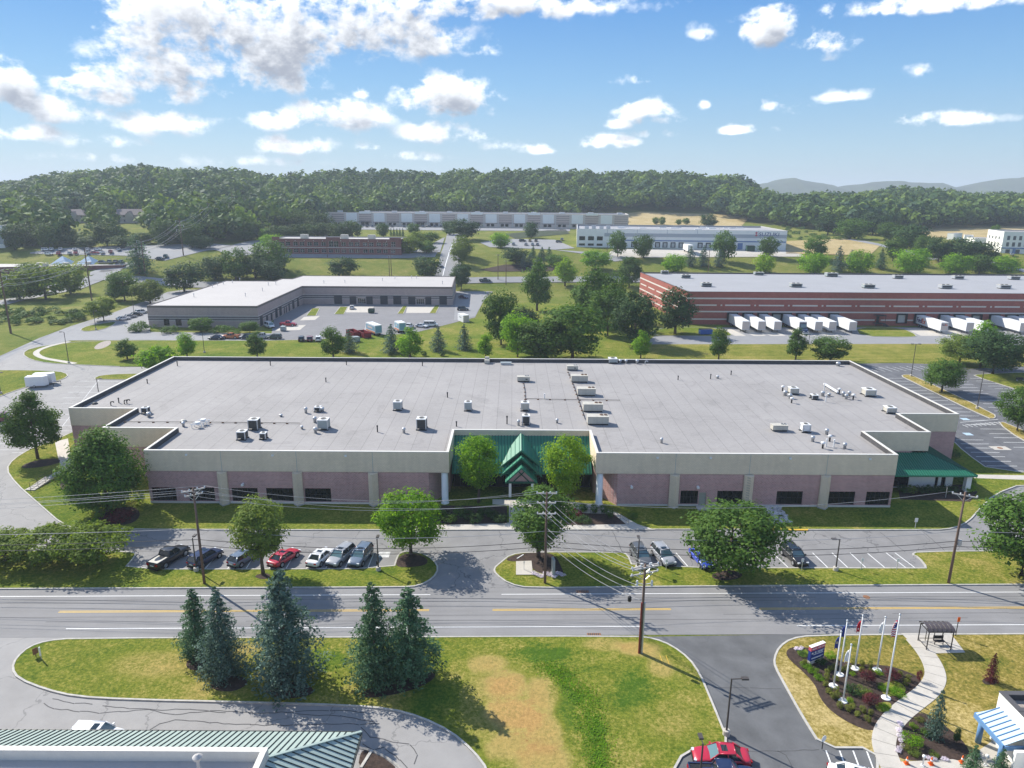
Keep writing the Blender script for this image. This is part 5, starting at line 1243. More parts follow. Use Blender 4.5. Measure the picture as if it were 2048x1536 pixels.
def crown_data(shape, W, Hc, zb, ncl, nlf, rc, ls, seed, rough=.25):
 rng = np.random.default_rng(seed); C, N = [], []; cen = []
 lob = rng.normal(size=(6, 3)); lob[:, 2] = lob[:, 2] * .7 + .25; lob /= np.linalg.norm(lob, axis=1, keepdims=True); hol = rng.normal(size=(3, 3)); hol /= np.linalg.norm(hol, axis=1, keepdims=True)
 k = 0
 while len(cen) < ncl and k < ncl * 30:
  k += 1; t = rng.uniform(.02, .98); r = float(PROF[shape](np.array(t)))
  if rng.uniform() > r + .12: continue
  a = rng.uniform(0, 2 * np.pi); f = rng.uniform(.45, 1) ** .6 * (1 + rng.normal() * rough * .35)
  dv = np.array([np.cos(a) * r, np.sin(a) * r, 2 * t - 1]); dv /= max(np.linalg.norm(dv), 1e-3)
  if ncl > 63 and (hol @ dv).max() > .94 and rng.uniform() < .6: continue
  g = .80 + .34 * max(0, (lob @ dv).max()) ** 4
  rad = max(0, r * f * g * (W / 2 - rc * .5)); c = np.array([rad * np.cos(a), rad * np.sin(a), zb + rc * .5 + t * (Hc - rc)])
  cen.append(c)
 V, Q, off = [], [], 0
 for c in cen:
  n = int(nlf * rng.uniform(.6, 1.3)); d = rng.normal(size=(n, 3)); d /= np.linalg.norm(d, axis=1, keepdims=True)
  rr = rc * rng.uniform(.6, 1.45); p = c + d * (rr * rng.uniform(.45, 1.05, size=(n, 1))) * np.array([1.15, 1.15, .8])
  out = c - np.array([0, 0, zb + Hc * .45]); out = out / max(np.linalg.norm(out), 1e-3)
  nn = d * .7 + out * .35 + np.array([0, 0, .45]) + rng.normal(size=(n, 3)) * .4
  v, q = quads_from(p, nn, ls, rng); V.append(v); Q.append(q + off); off += len(v)
 return np.concatenate(V), np.concatenate(Q), cen
def trunk_mesh(h, zb, Hc, cen, r0, seed, limbs=7, lean=.3):
 rnd = random.Random(seed); b = MB(); pts = [(0, 0, -.1)]; x = y = 0
 top = zb + Hc * .7
 for i in range(1, 6):
  x += rnd.uniform(-1, 1) * lean * .2; y += rnd.uniform(-1, 1) * lean * .2; pts.append((x, y, top * i / 5))
 b.tube(pts, [r0 * 1.25, r0, r0 * .85, r0 * .65, r0 * .45, r0 * .2], 8)
 cs = sorted(cen, key=lambda c: c[2]); n = len(cs)
 for i in range(min(limbs, n)):
  c = cs[int(i * n / limbs)]; zz = max(zb * .8, min(top * .8, c[2] - np.hypot(c[0], c[1]) * .7)); f = zz / top * 5; k = min(int(f), 4)
  p = Vector(pts[k]).lerp(Vector(pts[k + 1]), f - k); m = p.lerp(Vector(c), .5) + Vector((0, 0, -.1 * abs(c[2] - zz)))
  b.tube([p, m, Vector(c)], [r0 * .38, r0 * .25, r0 * .08], 5)
 return b.mesh('trunk', X['bark'], True)
def conifer_data(W, h, zb, nw, nb, npb, ls, seed, droop=.22):
 rng = np.random.default_rng(seed); C, N = [], []
 for i in range(nw):
  t = (i + rng.uniform(-.25, .25)) / nw; t = min(max(t, 0), .995); z = zb + (h - zb) * t; R_ = (W / 2) * 1.12 * (1 - t) ** .72 * (.95 if t > .08 else .75) + .15
  m = max(4, int(nb * (1 - t * .6)))
  for j in range(m):
   a = 2 * np.pi * (j + rng.uniform(0, .8)) / m + i * 1.7; L = R_ * rng.uniform(.52, 1.3)
   if rng.uniform() < .2: continue
   k = max(4, int(npb * (.3 + .7 * L / (W / 2)))); s = np.sort(rng.uniform(.18, 1, k))
   d = np.array([np.cos(a), np.sin(a), 0]); sd = np.array([-np.sin(a), np.cos(a), 0])
   zz = z - droop * L * s ** 1.6 + .10 * L * s
   p = d * (L * s)[:, None] + sd * (rng.normal(size=k) * .12 * L * (.25 + s * .6))[:, None] + np.stack([0 * s, 0 * s, zz + rng.normal(size=k) * .07 * L], 1)
   C.append(p); N.append(np.tile(np.array([0, 0, .75]) + d * .35, (k, 1)) + rng.normal(size=(k, 3)) * .5)
 C = np.concatenate(C); N = np.concatenate(N); v, q = quads_from(C, N, ls, rng, .42); return v, q
TEMPL = {}
def make_templ(key, nm, build):
 root = empty(nm, (0, 0, -500)); build(root); TEMPL[key] = root
 return root
def leafy(key, shape, W, h, zb, ncl, nlf, rc, ls, seed, m='leaf', r0=.2, limbs=7, nm='broadleaf_tree'):
 def f(root):
  V, Q, cen = crown_data(shape, W, h - zb, zb, ncl, nlf, rc, ls, seed)
  link('crown', np_mesh('crown', V, Q, [X[m]]), root)
  if r0: link('trunk', trunk_mesh(h, zb, h - zb, cen, r0, seed, limbs), root)
 r = make_templ(key, nm, f); r['_w'] = W; r['_h'] = h
def conif(key, W, h, zb, nw, nb, npb, ls, seed, m='needle', nm='spruce_tree'):
 def f(root):
  V, Q = conifer_data(W, h, zb, nw, nb, npb, ls, seed); link('crown', np_mesh('crown', V, Q, [X[m]]), root)
  b = MB(); b.tube([(0, 0, -.1), (0, 0, h * .5), (0, 0, h * .95)], [.02 * h + .05, .012 * h, .01], 7); b.build('trunk', X['bark'], root)
 r = make_templ(key, nm, f); r['_w'] = W; r['_h'] = h
for i in range(3): leafy(f'round{i}', 'round', 9, 10, 1.6, 68, 170, 1.3, .19, 10 + i)
for i in range(2): leafy(f'oval{i}', 'oval', 6.5, 10.5, 1.8, 85, 105, 1.0, .19, 20 + i)
leafy('vase0', 'vase', 7, 11, 1.2, 64, 175, 1.1, .17, 31); leafy('vase1', 'vase', 7, 11, 1.2, 60, 175, 1.15, .17, 32)
for i in range(2): leafy(f'spread{i}', 'spread', 9, 6, 1.5, 80, 85, 1.0, .20, 40 + i, limbs=12)
leafy('wide0', 'pear', 11, 13, 1.0, 120, 170, 1.4, .20, 50, limbs=10, r0=.35); leafy('pear0', 'pear', 8, 12, 2.0, 100, 150, 1.1, .18, 51)
for i in range(3): leafy(f'mid{i}', 'round', 9, 10, .8, 62, 110, 1.45, .26, 60 + i)
for i in range(2): leafy(f'midoval{i}', 'oval', 6.5, 10, 1.0, 52, 100, 1.15, .23, 70 + i)
for i in range(3): leafy(f'far{i}', 'round', 9, 10, .5, 48, 70, 1.6, .34, 80 + i, limbs=3)
conif('spruce0', 7, 13, .6, 34, 14, 62, .19, 90); conif('spruce1', 7, 13, .4, 34, 14, 62, .19, 91); conif('spruce2', 6, 13, .5, 34, 14, 62, .19, 92)
conif('fir0', 6, 9, .3, 24, 12, 24, .27, 93); conif('fir1', 6, 9, .3, 24, 12, 24, .27, 94)
leafy('bush0', 'round', 2.2, 1.5, .05, 26, 40, .38, .085, 100, r0=0, nm='shrub'); leafy('bush1', 'spread', 2.6, 1.5, .0, 26, 40, .4, .09, 101, r0=0, nm='shrub')
leafy('ball0', 'round', 1.0, .95, 0, 30, 45, .16, .045, 102, 'boxwood', r0=0, nm='clipped_shrub')
leafy('maple0', 'spread', 2.4, 1.7, .2, 34, 60, .34, .06, 103, 'maroon', r0=.06, nm='dwarf_maple')
leafy('bigbush0', 'round', 6, 5, .1, 45, 50, 1.0, .26, 104, r0=0, nm='shrub')
def plant(key, m, p, h, w, label, cat='tree', group=None, name=None, rz=None):
 t = TEMPL[key]; c = copy_tree(t, p, rz if rz is not None else random.uniform(0, 6.28))
 c.scale = (w / t['_w'], w / t['_w'], h / t['_h']); tag(c, label, cat, group)
 for k in ('_w', '_h'): del c[k]
 if name: c.name = name
 for ch in c.children:
  if ch.name.startswith('crown') and m:
   ch.material_slots[0].link = 'OBJECT'; ch.material_slots[0].material = X[m]
 return c
def tree(key, m, bx, by, ty, w, label, group=None, cat='tree', name=None, flat_=False):
 p = G(bx, by); z = z_at(p, ty) - p.z
 # the frame shows the crown's top edge, which lies nearer than the stem by part of its radius
 return plant(key, m, p + Vector((0, 0, .1)), max(z * 1.02, .5), max(1.10 * w * depth(p) / F, .5), label, cat, group, name)
NEAR = [
 ('pear0','leaf',76,918,778,94,'tall dense pear-shaped tree with bare trunk on the left car park island'),
 ('wide0','leaf',216,1022,852,150,'huge spreading tree hiding the front left corner of the mauve brick warehouse'),
 ('vase0','leaf_ol',527,1151,1000,104,'vase-shaped tree on a single trunk among the parked cars by the street'),
 ('round0','leaf_br',822,1110,984,126,'yellow-green round tree in mulch at the tip of the planted island'),
 ('vase1','leaf',1077,1116,976,122,'loose green tree beside the utility pole at the entrance drive'),
 ('vase0','leaf_br',957,1006,873,86,'bright green tree left of the entrance gables'),
 ('vase1','leaf_yl',1135,1004,870,86,'yellow-green tree right of the entrance gables'),
 ('round1','leaf',1456,1152,1010,178,'wide round green maple over the blue parked car'),
 ('round2','leaf',2042,1152,996,174,'large round green tree at the right end of the street verge'),
 ('spread0','leaf_lt',100,1126,1064,140,'middle one of the low spreading trees left of the black pickup'),
 ('spread1','leaf_lt',196,1128,1060,130,'low spreading tree nearest the black pickup'),
 ('spread0','leaf_lt',12,1122,1068,120,'low spreading tree at the left edge by the street'),
 ('round1','leaf',2034,862,774,82,'round tree with bare trunk at the right edge of the far car park'),
 ('round0','leaf',1883,784,719,72,'small round tree standing alone on the car park island'),
 ('round2','leaf_dk',1985,748,664,118,'broad dark tree behind the right-hand car park'),
 ('round0','leaf_ol',1918,728,670,80,'olive leaning tree left of the broad dark tree'),
 ('midoval0','leaf_br',1960,735,640,62,'taller yellowish tree behind the broad dark tree'),
]
for t in NEAR: tree(*t)
SPR = [('spruce2','needle_g',398,1312,1180,72,'slim ragged spruce, leftmost of the foreground spruces'),('spruce1','needle',448,1348,1178,92,'blue-tinted spruce beside the slim ragged one'),
 ('spruce0','needle',575,1364,1140,140,'biggest blue-green spruce in the foreground'),('spruce1','needle_g',752,1364,1168,104,'dark green spruce left of its touching twin'),('spruce2','needle_g',822,1354,1176,108,'dark green spruce on the right of the touching pair')]
for t in SPR: tree(*t, group='spruces on the foreground lawn')
MID = [
 ('midoval0','leaf',255,719,677,42,'small round tree on the lawn left of the big roof'),('bigbush0','leaf_br',318,742,690,76,'pale green shrub mass behind the big roof at its back left corner'),
 ('midoval1','leaf_br',375,716,664,37,'bright oval sapling right of the shrub mass behind the roof'),('midoval0','leaf',515,716,662,40,'oval sapling below the row of parked cars'),
 ('midoval1','leaf',667,716,651,48,'oval tree left of the maroon skip'),('fir0','needle',699,706,660,36,'small spruce beside the maroon skip'),
 ('fir1','needle',784,706,649,38,'dark spruce below the blue and white box truck'),('midoval0','leaf_br',820,718,654,54,'bright green oval tree between two spruces behind the roof'),
 ('fir0','needle',877,703,655,34,'left one of the two matching spruces on the open lawn'),('fir1','needle',929,700,649,32,'right one of the two matching spruces on the open lawn'),
 ('midoval1','leaf_br',971,718,664,30,'thin young tree left of the big tree clump'),
 ('mid0','leaf',1002,690,582,66,'leafy tree on the upper left edge of the big clump'),('mid1','leaf_br',1035,715,628,78,'bright bushy tree low in the big clump'),
 ('mid2','leaf',1092,722,636,104,'broad tree in the front of the big clump'),('mid0','leaf',1145,720,608,118,'largest round tree of the big clump behind the roof'),('mid1','leaf_dk',1045,680,615,70,'dark tree in the middle of the big clump'),
 ('midoval0','leaf',1074,622,514,58,'tall narrow tree above the big clump'),('midoval1','leaf',1180,652,528,72,'tall rounded tree right of the tall narrow one'),
 ('midoval0','leaf_yl',1130,572,514,44,'yellow-green tree by the cross road'),('mid2','leaf',1258,575,512,46,'green tree at the back left corner of the red brick warehouse'),
 ('mid0','leaf',1222,640,545,62,'tree between the tall rounded tree and the red brick warehouse'),('mid1','leaf',1215,672,572,78,'leafy tree at the left of the dark round tree by the brick end wall'),
 ('mid2','leaf_dk',1268,690,582,88,'dark round tree in front of the red brick end wall'),('midoval1','leaf_dk',1350,668,572,74,'tall dark tree before the left corner of the red brick front'),
 ('midoval0','leaf_br',1281,718,660,38,'bright small tree below the truck court at its left end'),('midoval1','leaf',1437,720,652,40,'narrow green tree below the first docked trailers'),
 ('midoval0','leaf',1591,720,655,40,'narrow green tree below the parked truck tractor'),('mid0','leaf',1660,724,674,68,'round bushy tree behind the back right of the big roof'),
 ('mid1','leaf_br',1190,540,500,60,'pale tree on the slope above the big clump'),
]
for t in MID: tree(*t, group='trees behind the big roof')
FAR = [
 ('far0','leaf',1235,514,462,34,'leftmost tree standing before the white warehouse docks'),('far1','leaf',1287,516,467,38,'second tree from the left before the white warehouse docks'),
 ('far2','leaf_br',1348,545,507,44,'pale tree behind the left part of the red brick roof'),('fir0','needle',1380,533,493,27,'dark spruce right of the pale tree behind the brick roof'),
 ('fir1','needle',1406,533,491,25,'second dark spruce before the white warehouse'),('far0','leaf',1448,524,462,44,'tall tree covering the docks of the white warehouse'),
 ('fir0','needle',1438,534,499,27,'spruce just below the tall tree at the white warehouse'),('far1','leaf',1534,514,472,36,'tree before the blue door of the white warehouse'),
 ('far2','leaf_yl',1530,547,507,40,'yellow-green tree behind the red brick roof'),('far0','leaf',1628,518,472,48,'tree at the edge of the straw field'),
 ('far1','leaf_br',1628,549,504,54,'wide pale tree below the tree at the straw field'),('fir1','needle',1676,542,492,27,'pointed blue spruce behind the red brick roof'),
 ('fir0','needle',1700,538,500,23,'short spruce right of the pointed blue one'),('far2','leaf_br',1720,548,499,52,'round pale tree right of the short spruce'),
 ('fir1','needle_g',1760,538,497,25,'dark narrow spruce between round trees'),('far0','leaf',1785,522,473,38,'tree with bare stem near the bend in the track'),
 ('far1','leaf_br',1822,549,495,66,'widest pale tree behind the red brick roof'),('far2','leaf_br',1911,550,506,56,'pale tree left of the dark grove'),
 ('far0','leaf_dk',1876,523,474,48,'dark round tree at the left of the dark grove'),('far1','leaf_dk',1922,528,474,64,'dark tree in the middle of the grove by the sheds'),
 ('far2','leaf_dk',1965,530,482,56,'dark tree at the right of the grove by the sheds'),('far0','leaf_br',2006,552,511,52,'pale tree behind the brick roof at the right edge'),
 ('far1','leaf',1958,548,508,40,'small tree between the grove and the edge tree'),('far2','leaf',1988,480,449,20,'small tree beside the white block'),
]
for t in FAR: tree(*t, group='trees on the slope by the white warehouse')
LEFT = [
 ('mid0','leaf',250,602,542,56,'dark round tree left of the grey workshop roof'),('mid1','leaf_ol',208,642,594,56,'small-leaved olive tree by the curving left drive'),
 ('mid2','leaf_ol',301,607,559,60,'spreading grey-green tree above the workshop roof edge'),('far0','leaf_dk',369,583,526,74,'large dark round tree behind the workshop'),
 ('fir0','needle_g',280,548,470,58,'big dark conifer by the left junction'),('far1','leaf_dk',430,560,512,54,'dark tree at the left end of the hedge row'),
 ('far2','leaf',472,560,495,62,'tree in the middle of the hedge row'),('far0','leaf_dk',512,558,508,56,'dark tree right of the middle of the hedge row'),
 ('far1','leaf_dk',545,562,520,58,'rounded grey tree at the right end of the hedge row'),('far2','leaf',540,545,480,74,'taller tree behind the hedge row'),
 ('far0','leaf_dk',685,555,515,56,'dark round tree on the grass above the workshop'),('far1','leaf_dk',853,557,512,54,'dark round tree beside the hill road'),
 ('mid1','leaf_dk',923,580,526,44,'dark tree at the right end of the workshop'),
 ('far2','leaf_ol',40,600,538,72,'tree at the left edge of the left grove'),('far0','leaf_ol',92,598,528,86,'broad tree in the middle of the left grove'),('far1','leaf_ol',142,588,524,62,'tree at the right of the left grove'),('far2','leaf_ol',10,590,548,70,'shaded tree at the frame edge of the left grove'),
 ('far0','leaf',60,552,525,40,'tree behind the left grove before the shops'),('far0','leaf_dk',230,600,575,30,'low shrub tree by the dark round tree'),
 ('far1','leaf_dk',404,498,470,40,'dark tree left of the hill car park'),('far0','leaf',432,478,450,26,'tree at the foot of the power lines'),
 ('far1','leaf_br',545,498,468,44,'pale tree at the left end of the brick office'),('far2','leaf_br',530,480,456,24,'small pale tree before the wood edge'),
 ('far0','leaf_ol',820,506,472,44,'grey-green tree at the right end of the brick office'),('far1','leaf_ol',836,492,462,34,'round tree behind the right end of the brick office'),
 ('far2','leaf',853,507,481,34,'small round tree in the office car park'),('far0','leaf',862,486,464,32,'round tree beside the top of the hill road'),
 ('far1','leaf',767,474,445,24,'tall dark tree above the brick office'),('far2','leaf',828,468,446,26,'tree on the bank below the strip offices'),
 ('far0','leaf_dk',930,480,438,60,'dark tree clump under the strip offices'),('far1','leaf_dk',900,470,440,30,'dark tree left of the clump under the strip offices'),
 ('far2','leaf_ol',928,516,470,40,'upper shrub tree along the hill road'),('far0','leaf_ol',918,530,486,34,'lower shrub tree along the hill road'),
 ('far1','leaf_br',1001,496,464,38,'pale tree by the cars of the white warehouse'),('far2','leaf_dk',1063,476,443,28,'dark round tree left of the white warehouse'),('midoval0','leaf',1068,452,422,16,'slim dark tree in front of the strip offices'),
 ('far0','leaf_dk',1032,528,496,50,'dark tree among the blue spruces on the slope'),('far1','leaf',1110,535,508,38,'tree right of the blue spruces'),
 ('fir0','needle',1048,535,508,20,'leftmost blue spruce of the slope planting'),('fir1','needle',1060,532,505,20,'second blue spruce of the slope planting'),('fir0','needle',1078,530,506,22,'third blue spruce of the slope planting'),
 ('fir1','needle_g',1084,520,494,18,'dark little spruce behind the blue ones'),('fir0','needle_g',1098,522,494,20,'last dark spruce on the slope'),('fir1','needle_g',1066,515,492,14,'tip of a spruce behind the planting'),
 ('midoval1','leaf',1208,455,428,15,'slim tree left of the pair by the straw bank'),('midoval0','leaf',1228,456,430,13,'slim tree right of the pair by the straw bank'),('far0','leaf_dk',1245,456,438,24,'low dark tree beside the slim pair'),
 ('far1','leaf',1311,449,434,14,'first small tree on the straw bank'),('far2','leaf',1325,450,433,13,'second small tree on the straw bank'),('far1','leaf',1357,450,438,12,'third small tree on the straw bank'),('far0','leaf',1372,450,436,15,'fourth small tree on the straw bank'),('far2','leaf_dk',1416,455,427,32,'dark tree at the right of the straw bank'),
 ('midoval0','leaf',812,452,428,14,'slim tree before the strip offices'),('midoval1','leaf',835,452,432,9,'thinnest tree before the strip offices'),
 ('far0','leaf_dk',1655,470,430,50,'shrubby tree above the straw field'),('far1','leaf',1700,478,436,56,'tree in the scrub right of the white warehouse'),('far2','leaf_dk',1745,470,425,58,'dark tree in the scrub'),('far0','leaf',1780,480,445,46,'lighter tree in the scrub'),('far1','leaf_dk',1822,500,448,60,'bushy tree by the bend in the track'),('far2','leaf',1850,510,470,44,'tree between the track and the sheds'),('far0','leaf',1600,455,425,40,'tree at the top of the scrub bank'),
]
for t in LEFT: tree(*t, group='trees on the far slopes')
for i, (x, y) in enumerate([(782, 472), (788, 472), (794, 472), (800, 472), (806, 473)]):
 tree('fir1', 'needle_g', x, y, 456, 6, f'{nth(i + 1)} narrow cypress from the left in the short row above the brick office', group='row of narrow cypresses')
HILLTREES = [(30,478),(65,470),(100,474),(140,470),(178,474),(215,470),(250,474),(290,466),(330,470),(362,458),(385,474),(310,440),(340,432),(395,440),(420,455),(60,440),(95,430),(15,450),(450,470),(470,452),(490,474),(515,470),(560,476),(590,474),(620,472),(650,470),(680,472),(705,470),(600,452),(640,455),(560,452)]
for i, (x, y) in enumerate(HILLTREES):
 tree(f'far{i % 3}', 'leaf_far', x, y + (22 if x < 400 and y > 462 else 8), (y - 2 if abs(x - 147) < 34 or abs(x - 259) < 36 else y - 22 - random.uniform(0, 10)), random.uniform(40, 54), f'{nth(sorted(HILLTREES).index((x, y)) + 1)} tree from the left along the front edge of the hillside wood', group='trees along the front edge of the wood')

# shrubs
def shrub(key, m, x, y, w, h, label, group=None, name=None, cat='shrub'):
 p = P(x, y, .12); return plant(key, m, p, h, w, label, cat, group, name)
shrub('bush1', 'leaf_br', 190, 1048, 1.4, 1.0, 'small yellow-green shrub under the spreading corner tree'); shrub('bush0', 'leaf_br', 200, 1036, 1.5, 1.1, 'rounder yellow-green shrub just behind the small one under the corner tree')
shrub('bush1', 'maroon', 242, 1040, 4.2, 1.8, 'dark maroon shrub under the corner tree'); shrub('bush0', 'leaf_br', 281, 1008, 1.7, 2.6, 'upright bright shrub against the left end of the brick front')
for i, x in enumerate((868, 885, 900, 918, 935, 952, 968, 985, 1000)):
 shrub(f'bush{i % 2}', 'leaf' if i < 4 else 'leaf_dk', x, 1030 + (i % 3) * 7, 2.4, 1.4, f'{nth(i + 1)} low dark shrub from the left in the bed before the entrance', 'shrubs in the shaded entrance bed')
for x, y, lab in ((1168, 1024, 'leftmost clipped shrub along the entrance ramp'), (1188, 1025, 'second clipped shrub along the entrance ramp'), (1207, 1027, 'third clipped shrub along the entrance ramp'), (1218, 1034, 'largest clipped shrub at the end of the entrance ramp')): shrub('ball0', 'leaf', x, y, 1.5, 1.4, lab, 'clipped shrubs along the ramp')
shrub('bush1', 'maroon', 1150, 1032, 2.6, 1.1, 'maroon shrub in the bed below the entrance ramp'); shrub('bush0', 'leaf_br', 1134, 1040, 1.6, .9, 'light shrub at the left of the ramp bed'); shrub('bush1', 'leaf_dk', 1165, 1044, 3, 1.0, 'dark low shrub at the front of the ramp bed'); shrub('bush0', 'leaf', 1266, 1036, 1.6, 1.0, 'shrub at the lawn side of the entrance ramp')
for i, x in enumerate((1805, 1822, 1838, 1856, 1872, 1890, 1903)): shrub(f'bush{i % 2}', 'leaf_ol' if i == 1 else 'leaf_dk', x, 985, 2.2, 1.3, f'{nth(i + 1)} low shrub from the left under the side porch windows', 'shrubs before the side porch')
shrub('bush0', 'leaf', 1930, 968, 3.6, 1.8, 'large green shrub at the corner of the side porch'); shrub('bush1', 'leaf_br', 1938, 982, 2.4, 1.2, 'brighter shrub in front of the corner shrub'); shrub('bush0', 'leaf_dk', 1908, 914, 2.5, 1.6, 'dark shrub at the foot of the right brick end wall')
for x, y, k, w, h in ((402, 664, 'mid0', 8, 5), (340, 666, 'bush0', 7, 2.6), (445, 665, 'bush1', 8, 2.6), (500, 666, 'mid1', 7, 4), (470, 668, 'bush0', 5, 1.6), (284, 662, 'bush1', 8, 3.5), (270, 664, 'bush0', 5, 2)):
 p = P(x, y); plant(k, 'leaf', p, h, w, {402: 'tall shrub in the middle of the workshop front', 340: 'low shrub below the workshop windows', 445: 'wide low shrub right of the tall shrub at the workshop', 500: 'tall shrub at the right corner of the workshop front', 470: 'lowest shrub at the workshop front', 284: 'wide shrub at the left corner of the workshop', 270: 'small shrub beside the left corner shrub of the workshop'}[x], 'shrub', 'shrubs along the workshop front', 'shrub')
for x, lab in ((782, 'round shrub left of the bright oval tree behind the roof'), (848, 'round shrub right of the bright oval tree behind the roof'), (884, 'round shrub below the left matching spruce')): shrub('ball0', 'leaf_dk', x, 712, 2.2, 1.6, lab)
BALLS = [(1659,1340),(1654,1347),(1653,1356),(1651,1370),(1658,1384),(1664,1394),(1674,1393),(1672,1381),(1679,1412),(1695,1419),(1705,1416),(1715,1430),(1725,1422),(1735,1441),(1741,1428),(1706,1326),(1723,1329),(1739,1330),(1723,1342),(1740,1344),(1695,1338),(1800,1350),(1816,1357),(1811,1366),(1672,1360),(1668,1336),(1684,1341),(1610,1328)]
for i, (x, y) in enumerate(sorted(BALLS)): shrub('ball0', 'boxwood', x, y + 3, random.uniform(.62, .8), random.uniform(.58, .72), f'{nth(i + 1)} clipped round box shrub from the left in the flagpole garden', 'clipped box shrubs in the garden')
for x, y, w, lab in ((1733, 1364, 2.1, 'maroon dwarf maple left of the tallest flagpole'), (1783, 1362, 2.2, 'maroon dwarf maple behind the tallest flagpole'), (1742, 1410, 2.1, 'maroon dwarf maple nearest the walk'), (1838, 1362, .9, 'small maroon shrub where the bed meets the footpath')): shrub('maple0', 'maroon', x, y, w * .85, 1.3, lab, 'maroon maples in the garden')
for x, y, m, w, h, lab in ((1705, 1385, 'leaf_dk', 2.2, 1.1, 'dark loose shrub in the middle of the garden'), (1728, 1390, 'leaf_ol', 2.2, 1.0, 'olive loose shrub in the middle of the garden'), (1612, 1335, 'leaf_br', 1.5, .7, 'bright grassy clump below the blue sign'), (1625, 1345, 'leaf_br', 1.6, .7, 'second bright grassy clump below the blue sign'), (1638, 1358, 'leaf_br', 1.5, .6, 'third bright grassy clump below the blue sign'), (1660, 1315, 'leaf_yl', 1.8, .8, 'yellow-green shrub right of the blue sign'), (1605, 1310, 'leaf', 1.5, .5, 'flat green shrub behind the blue sign'),
   (1640, 1325, 'leaf_dk', 2.0, .8, 'dark low shrub in the shade of the blue sign'), (1700, 1403, 'leaf_yl', 1.0, .5, 'yellow shrub beside the left flagpole base'), (1757, 1348, 'leaf_yl', 1.2, .6, 'yellow shrub between two maroon maples'), (1705, 1350, 'leaf_yl', 1.0, .5, 'yellow shrub near the red flag pole'), (1766, 1378, 'leaf_br', 1.6, .5, 'bright ground plant by the tallest flagpole'), (1795, 1386, 'leaf_br', 2.2, .4, 'wide bright ground plant at the garden edge'), (1768, 1416, 'leaf_br', 1.5, .4, 'bright ground plant below the maple nearest the walk'),
   (1825, 1490, 'leaf_br', 2.3, 1.5, 'bright round shrub in the bed by the cones'), (1826, 1456, 'leaf_yl', 1.0, .7, 'yellowish shrub above the bright round shrub'), (1840, 1444, 'boxwood', 1.1, .7, 'box shrub beside the tall slim conifer'), (1812, 1500, 'boxwood', 1.0, .8, 'box shrub at the foot of the bright round shrub'), (1826, 1508, 'leaf_ol', 1.6, .6, 'tan low shrub beside the cones'), (1868, 1512, 'leaf_ol', 1.2, .5, 'low tan shrub in the lower bed'), (1850, 1470, 'leaf', 1.2, .9, 'green shrub left of the slim conifer base')):
 shrub('bush0', m, x, y, w * .78, h * .8, lab)
tree('fir0', 'needle', 1868, 1478, 1382, 36, 'tall slim blue-green conifer beside the curving footpath'); tree('fir1', 'needle_g', 1944, 1544, 1492, 34, 'small conifer left of the canopy walk'); tree('fir0', 'needle_g', 1998, 1552, 1500, 34, 'small conifer before the white office wall')
tree('midoval1', 'leaf_dk', 1912, 1488, 1456, 14, 'small dark columnar shrub behind the tall slim conifer', cat='shrub'); tree('fir1', 'maroon', 1981, 1364, 1308, 24, 'dark maroon conical shrub in a mulch ring on the dry lawn', cat='shrub')
for i, x in enumerate((1068, 1076, 1084, 1092, 1100, 1108, 1116, 1124)):
 p = P(x, 1148 + (i % 3) * 3, .12); plant('bush0', 'petal', p, .35, .9, f'{nth(i + 1)} clump of pale pink flowers from the left at the entrance marker', 'flowers', 'flower clumps at the entrance marker', 'flower_clump')
for i in range(26):
 k = random.choice([(1598, 1299, 24, 5), (1800, 1490, 12, 40), (1870, 1519, 60, 5), (1800, 1455, 14, 20)]); p = P(k[0] + random.uniform(-k[2], k[2]) * .5, k[1] + random.uniform(-k[3], k[3]) * .5, .13); plant('bush0', 'petal', p, .25, .5, 'small clump of white flowers at the edge of the planting bed', 'flowers', 'white flower clumps edging the beds', 'flower_clump')
# the bed of pale river stones running down the front lawn, and the scrub on the far bank
def stones():
 vs, qs, off = [], [], 0; a, c = P(1543, 1012), P(1562, 1048)
 o = empty('stone_swale', (a + c) / 2, 0, 'sloping bed of loose pale river stones running down the front lawn', 'stones')
 me = []
 for k in range(4):
  b = MB(); rr = [random.uniform(.75, 1.2) for _ in range(8)]
  b.lathe([(.12, 0), (.2, .06), (.16, .14), (.05, .18)], n=7); m = b.mesh('stone', X['stone'], True); me.append(m)
 for i in range(280):
  t = random.random(); w = 1.1 + t * .5; p = a.lerp(c, t) + Vector((random.uniform(-w, w), random.uniform(-.2, .2), .12)) - o.location
  s = link('stone', random.choice(me), o, p, random.uniform(0, 6)); f = random.uniform(.7, 1.7); s.scale = (f, f * random.uniform(.6, 1), f * .8)
stones()
def bake(name, pts, keyset, m, hs, ws, label=None):
 rng = np.random.default_rng(5); VV, QQ, off = [], [], 0
 for i, (x, y, z) in enumerate(pts):
  T = keyset[i % len(keyset)]; V, Q = T; a = rng.uniform(0, 6.28); s = rng.uniform(*ws); h = rng.uniform(*hs)
  M_ = np.array([[np.cos(a) * s, -np.sin(a) * s, 0], [np.sin(a) * s, np.cos(a) * s, 0], [0, 0, h]])
  v = V @ M_.T + np.array([x, y, z - .3]); VV.append(v); QQ.append(Q + off); off += len(v)
 me = bpy.data.meshes.new(name); V = np.concatenate(VV); Q = np.concatenate(QQ)
 me.vertices.add(len(V)); me.vertices.foreach_set('co', V.astype(np.float32).ravel()); me.loops.add(Q.size); me.loops.foreach_set('vertex_index', Q.astype(np.int32).ravel())
 me.polygons.add(len(Q)); me.polygons.foreach_set('loop_start', np.arange(0, Q.size, 4, dtype=np.int32)); me.materials.append(X[m]); me.update(calc_edges=True)
 return tag(link(name, me), label, None, None, 'stuff')
HOMES = [G(147, 446), G(259, 446)]
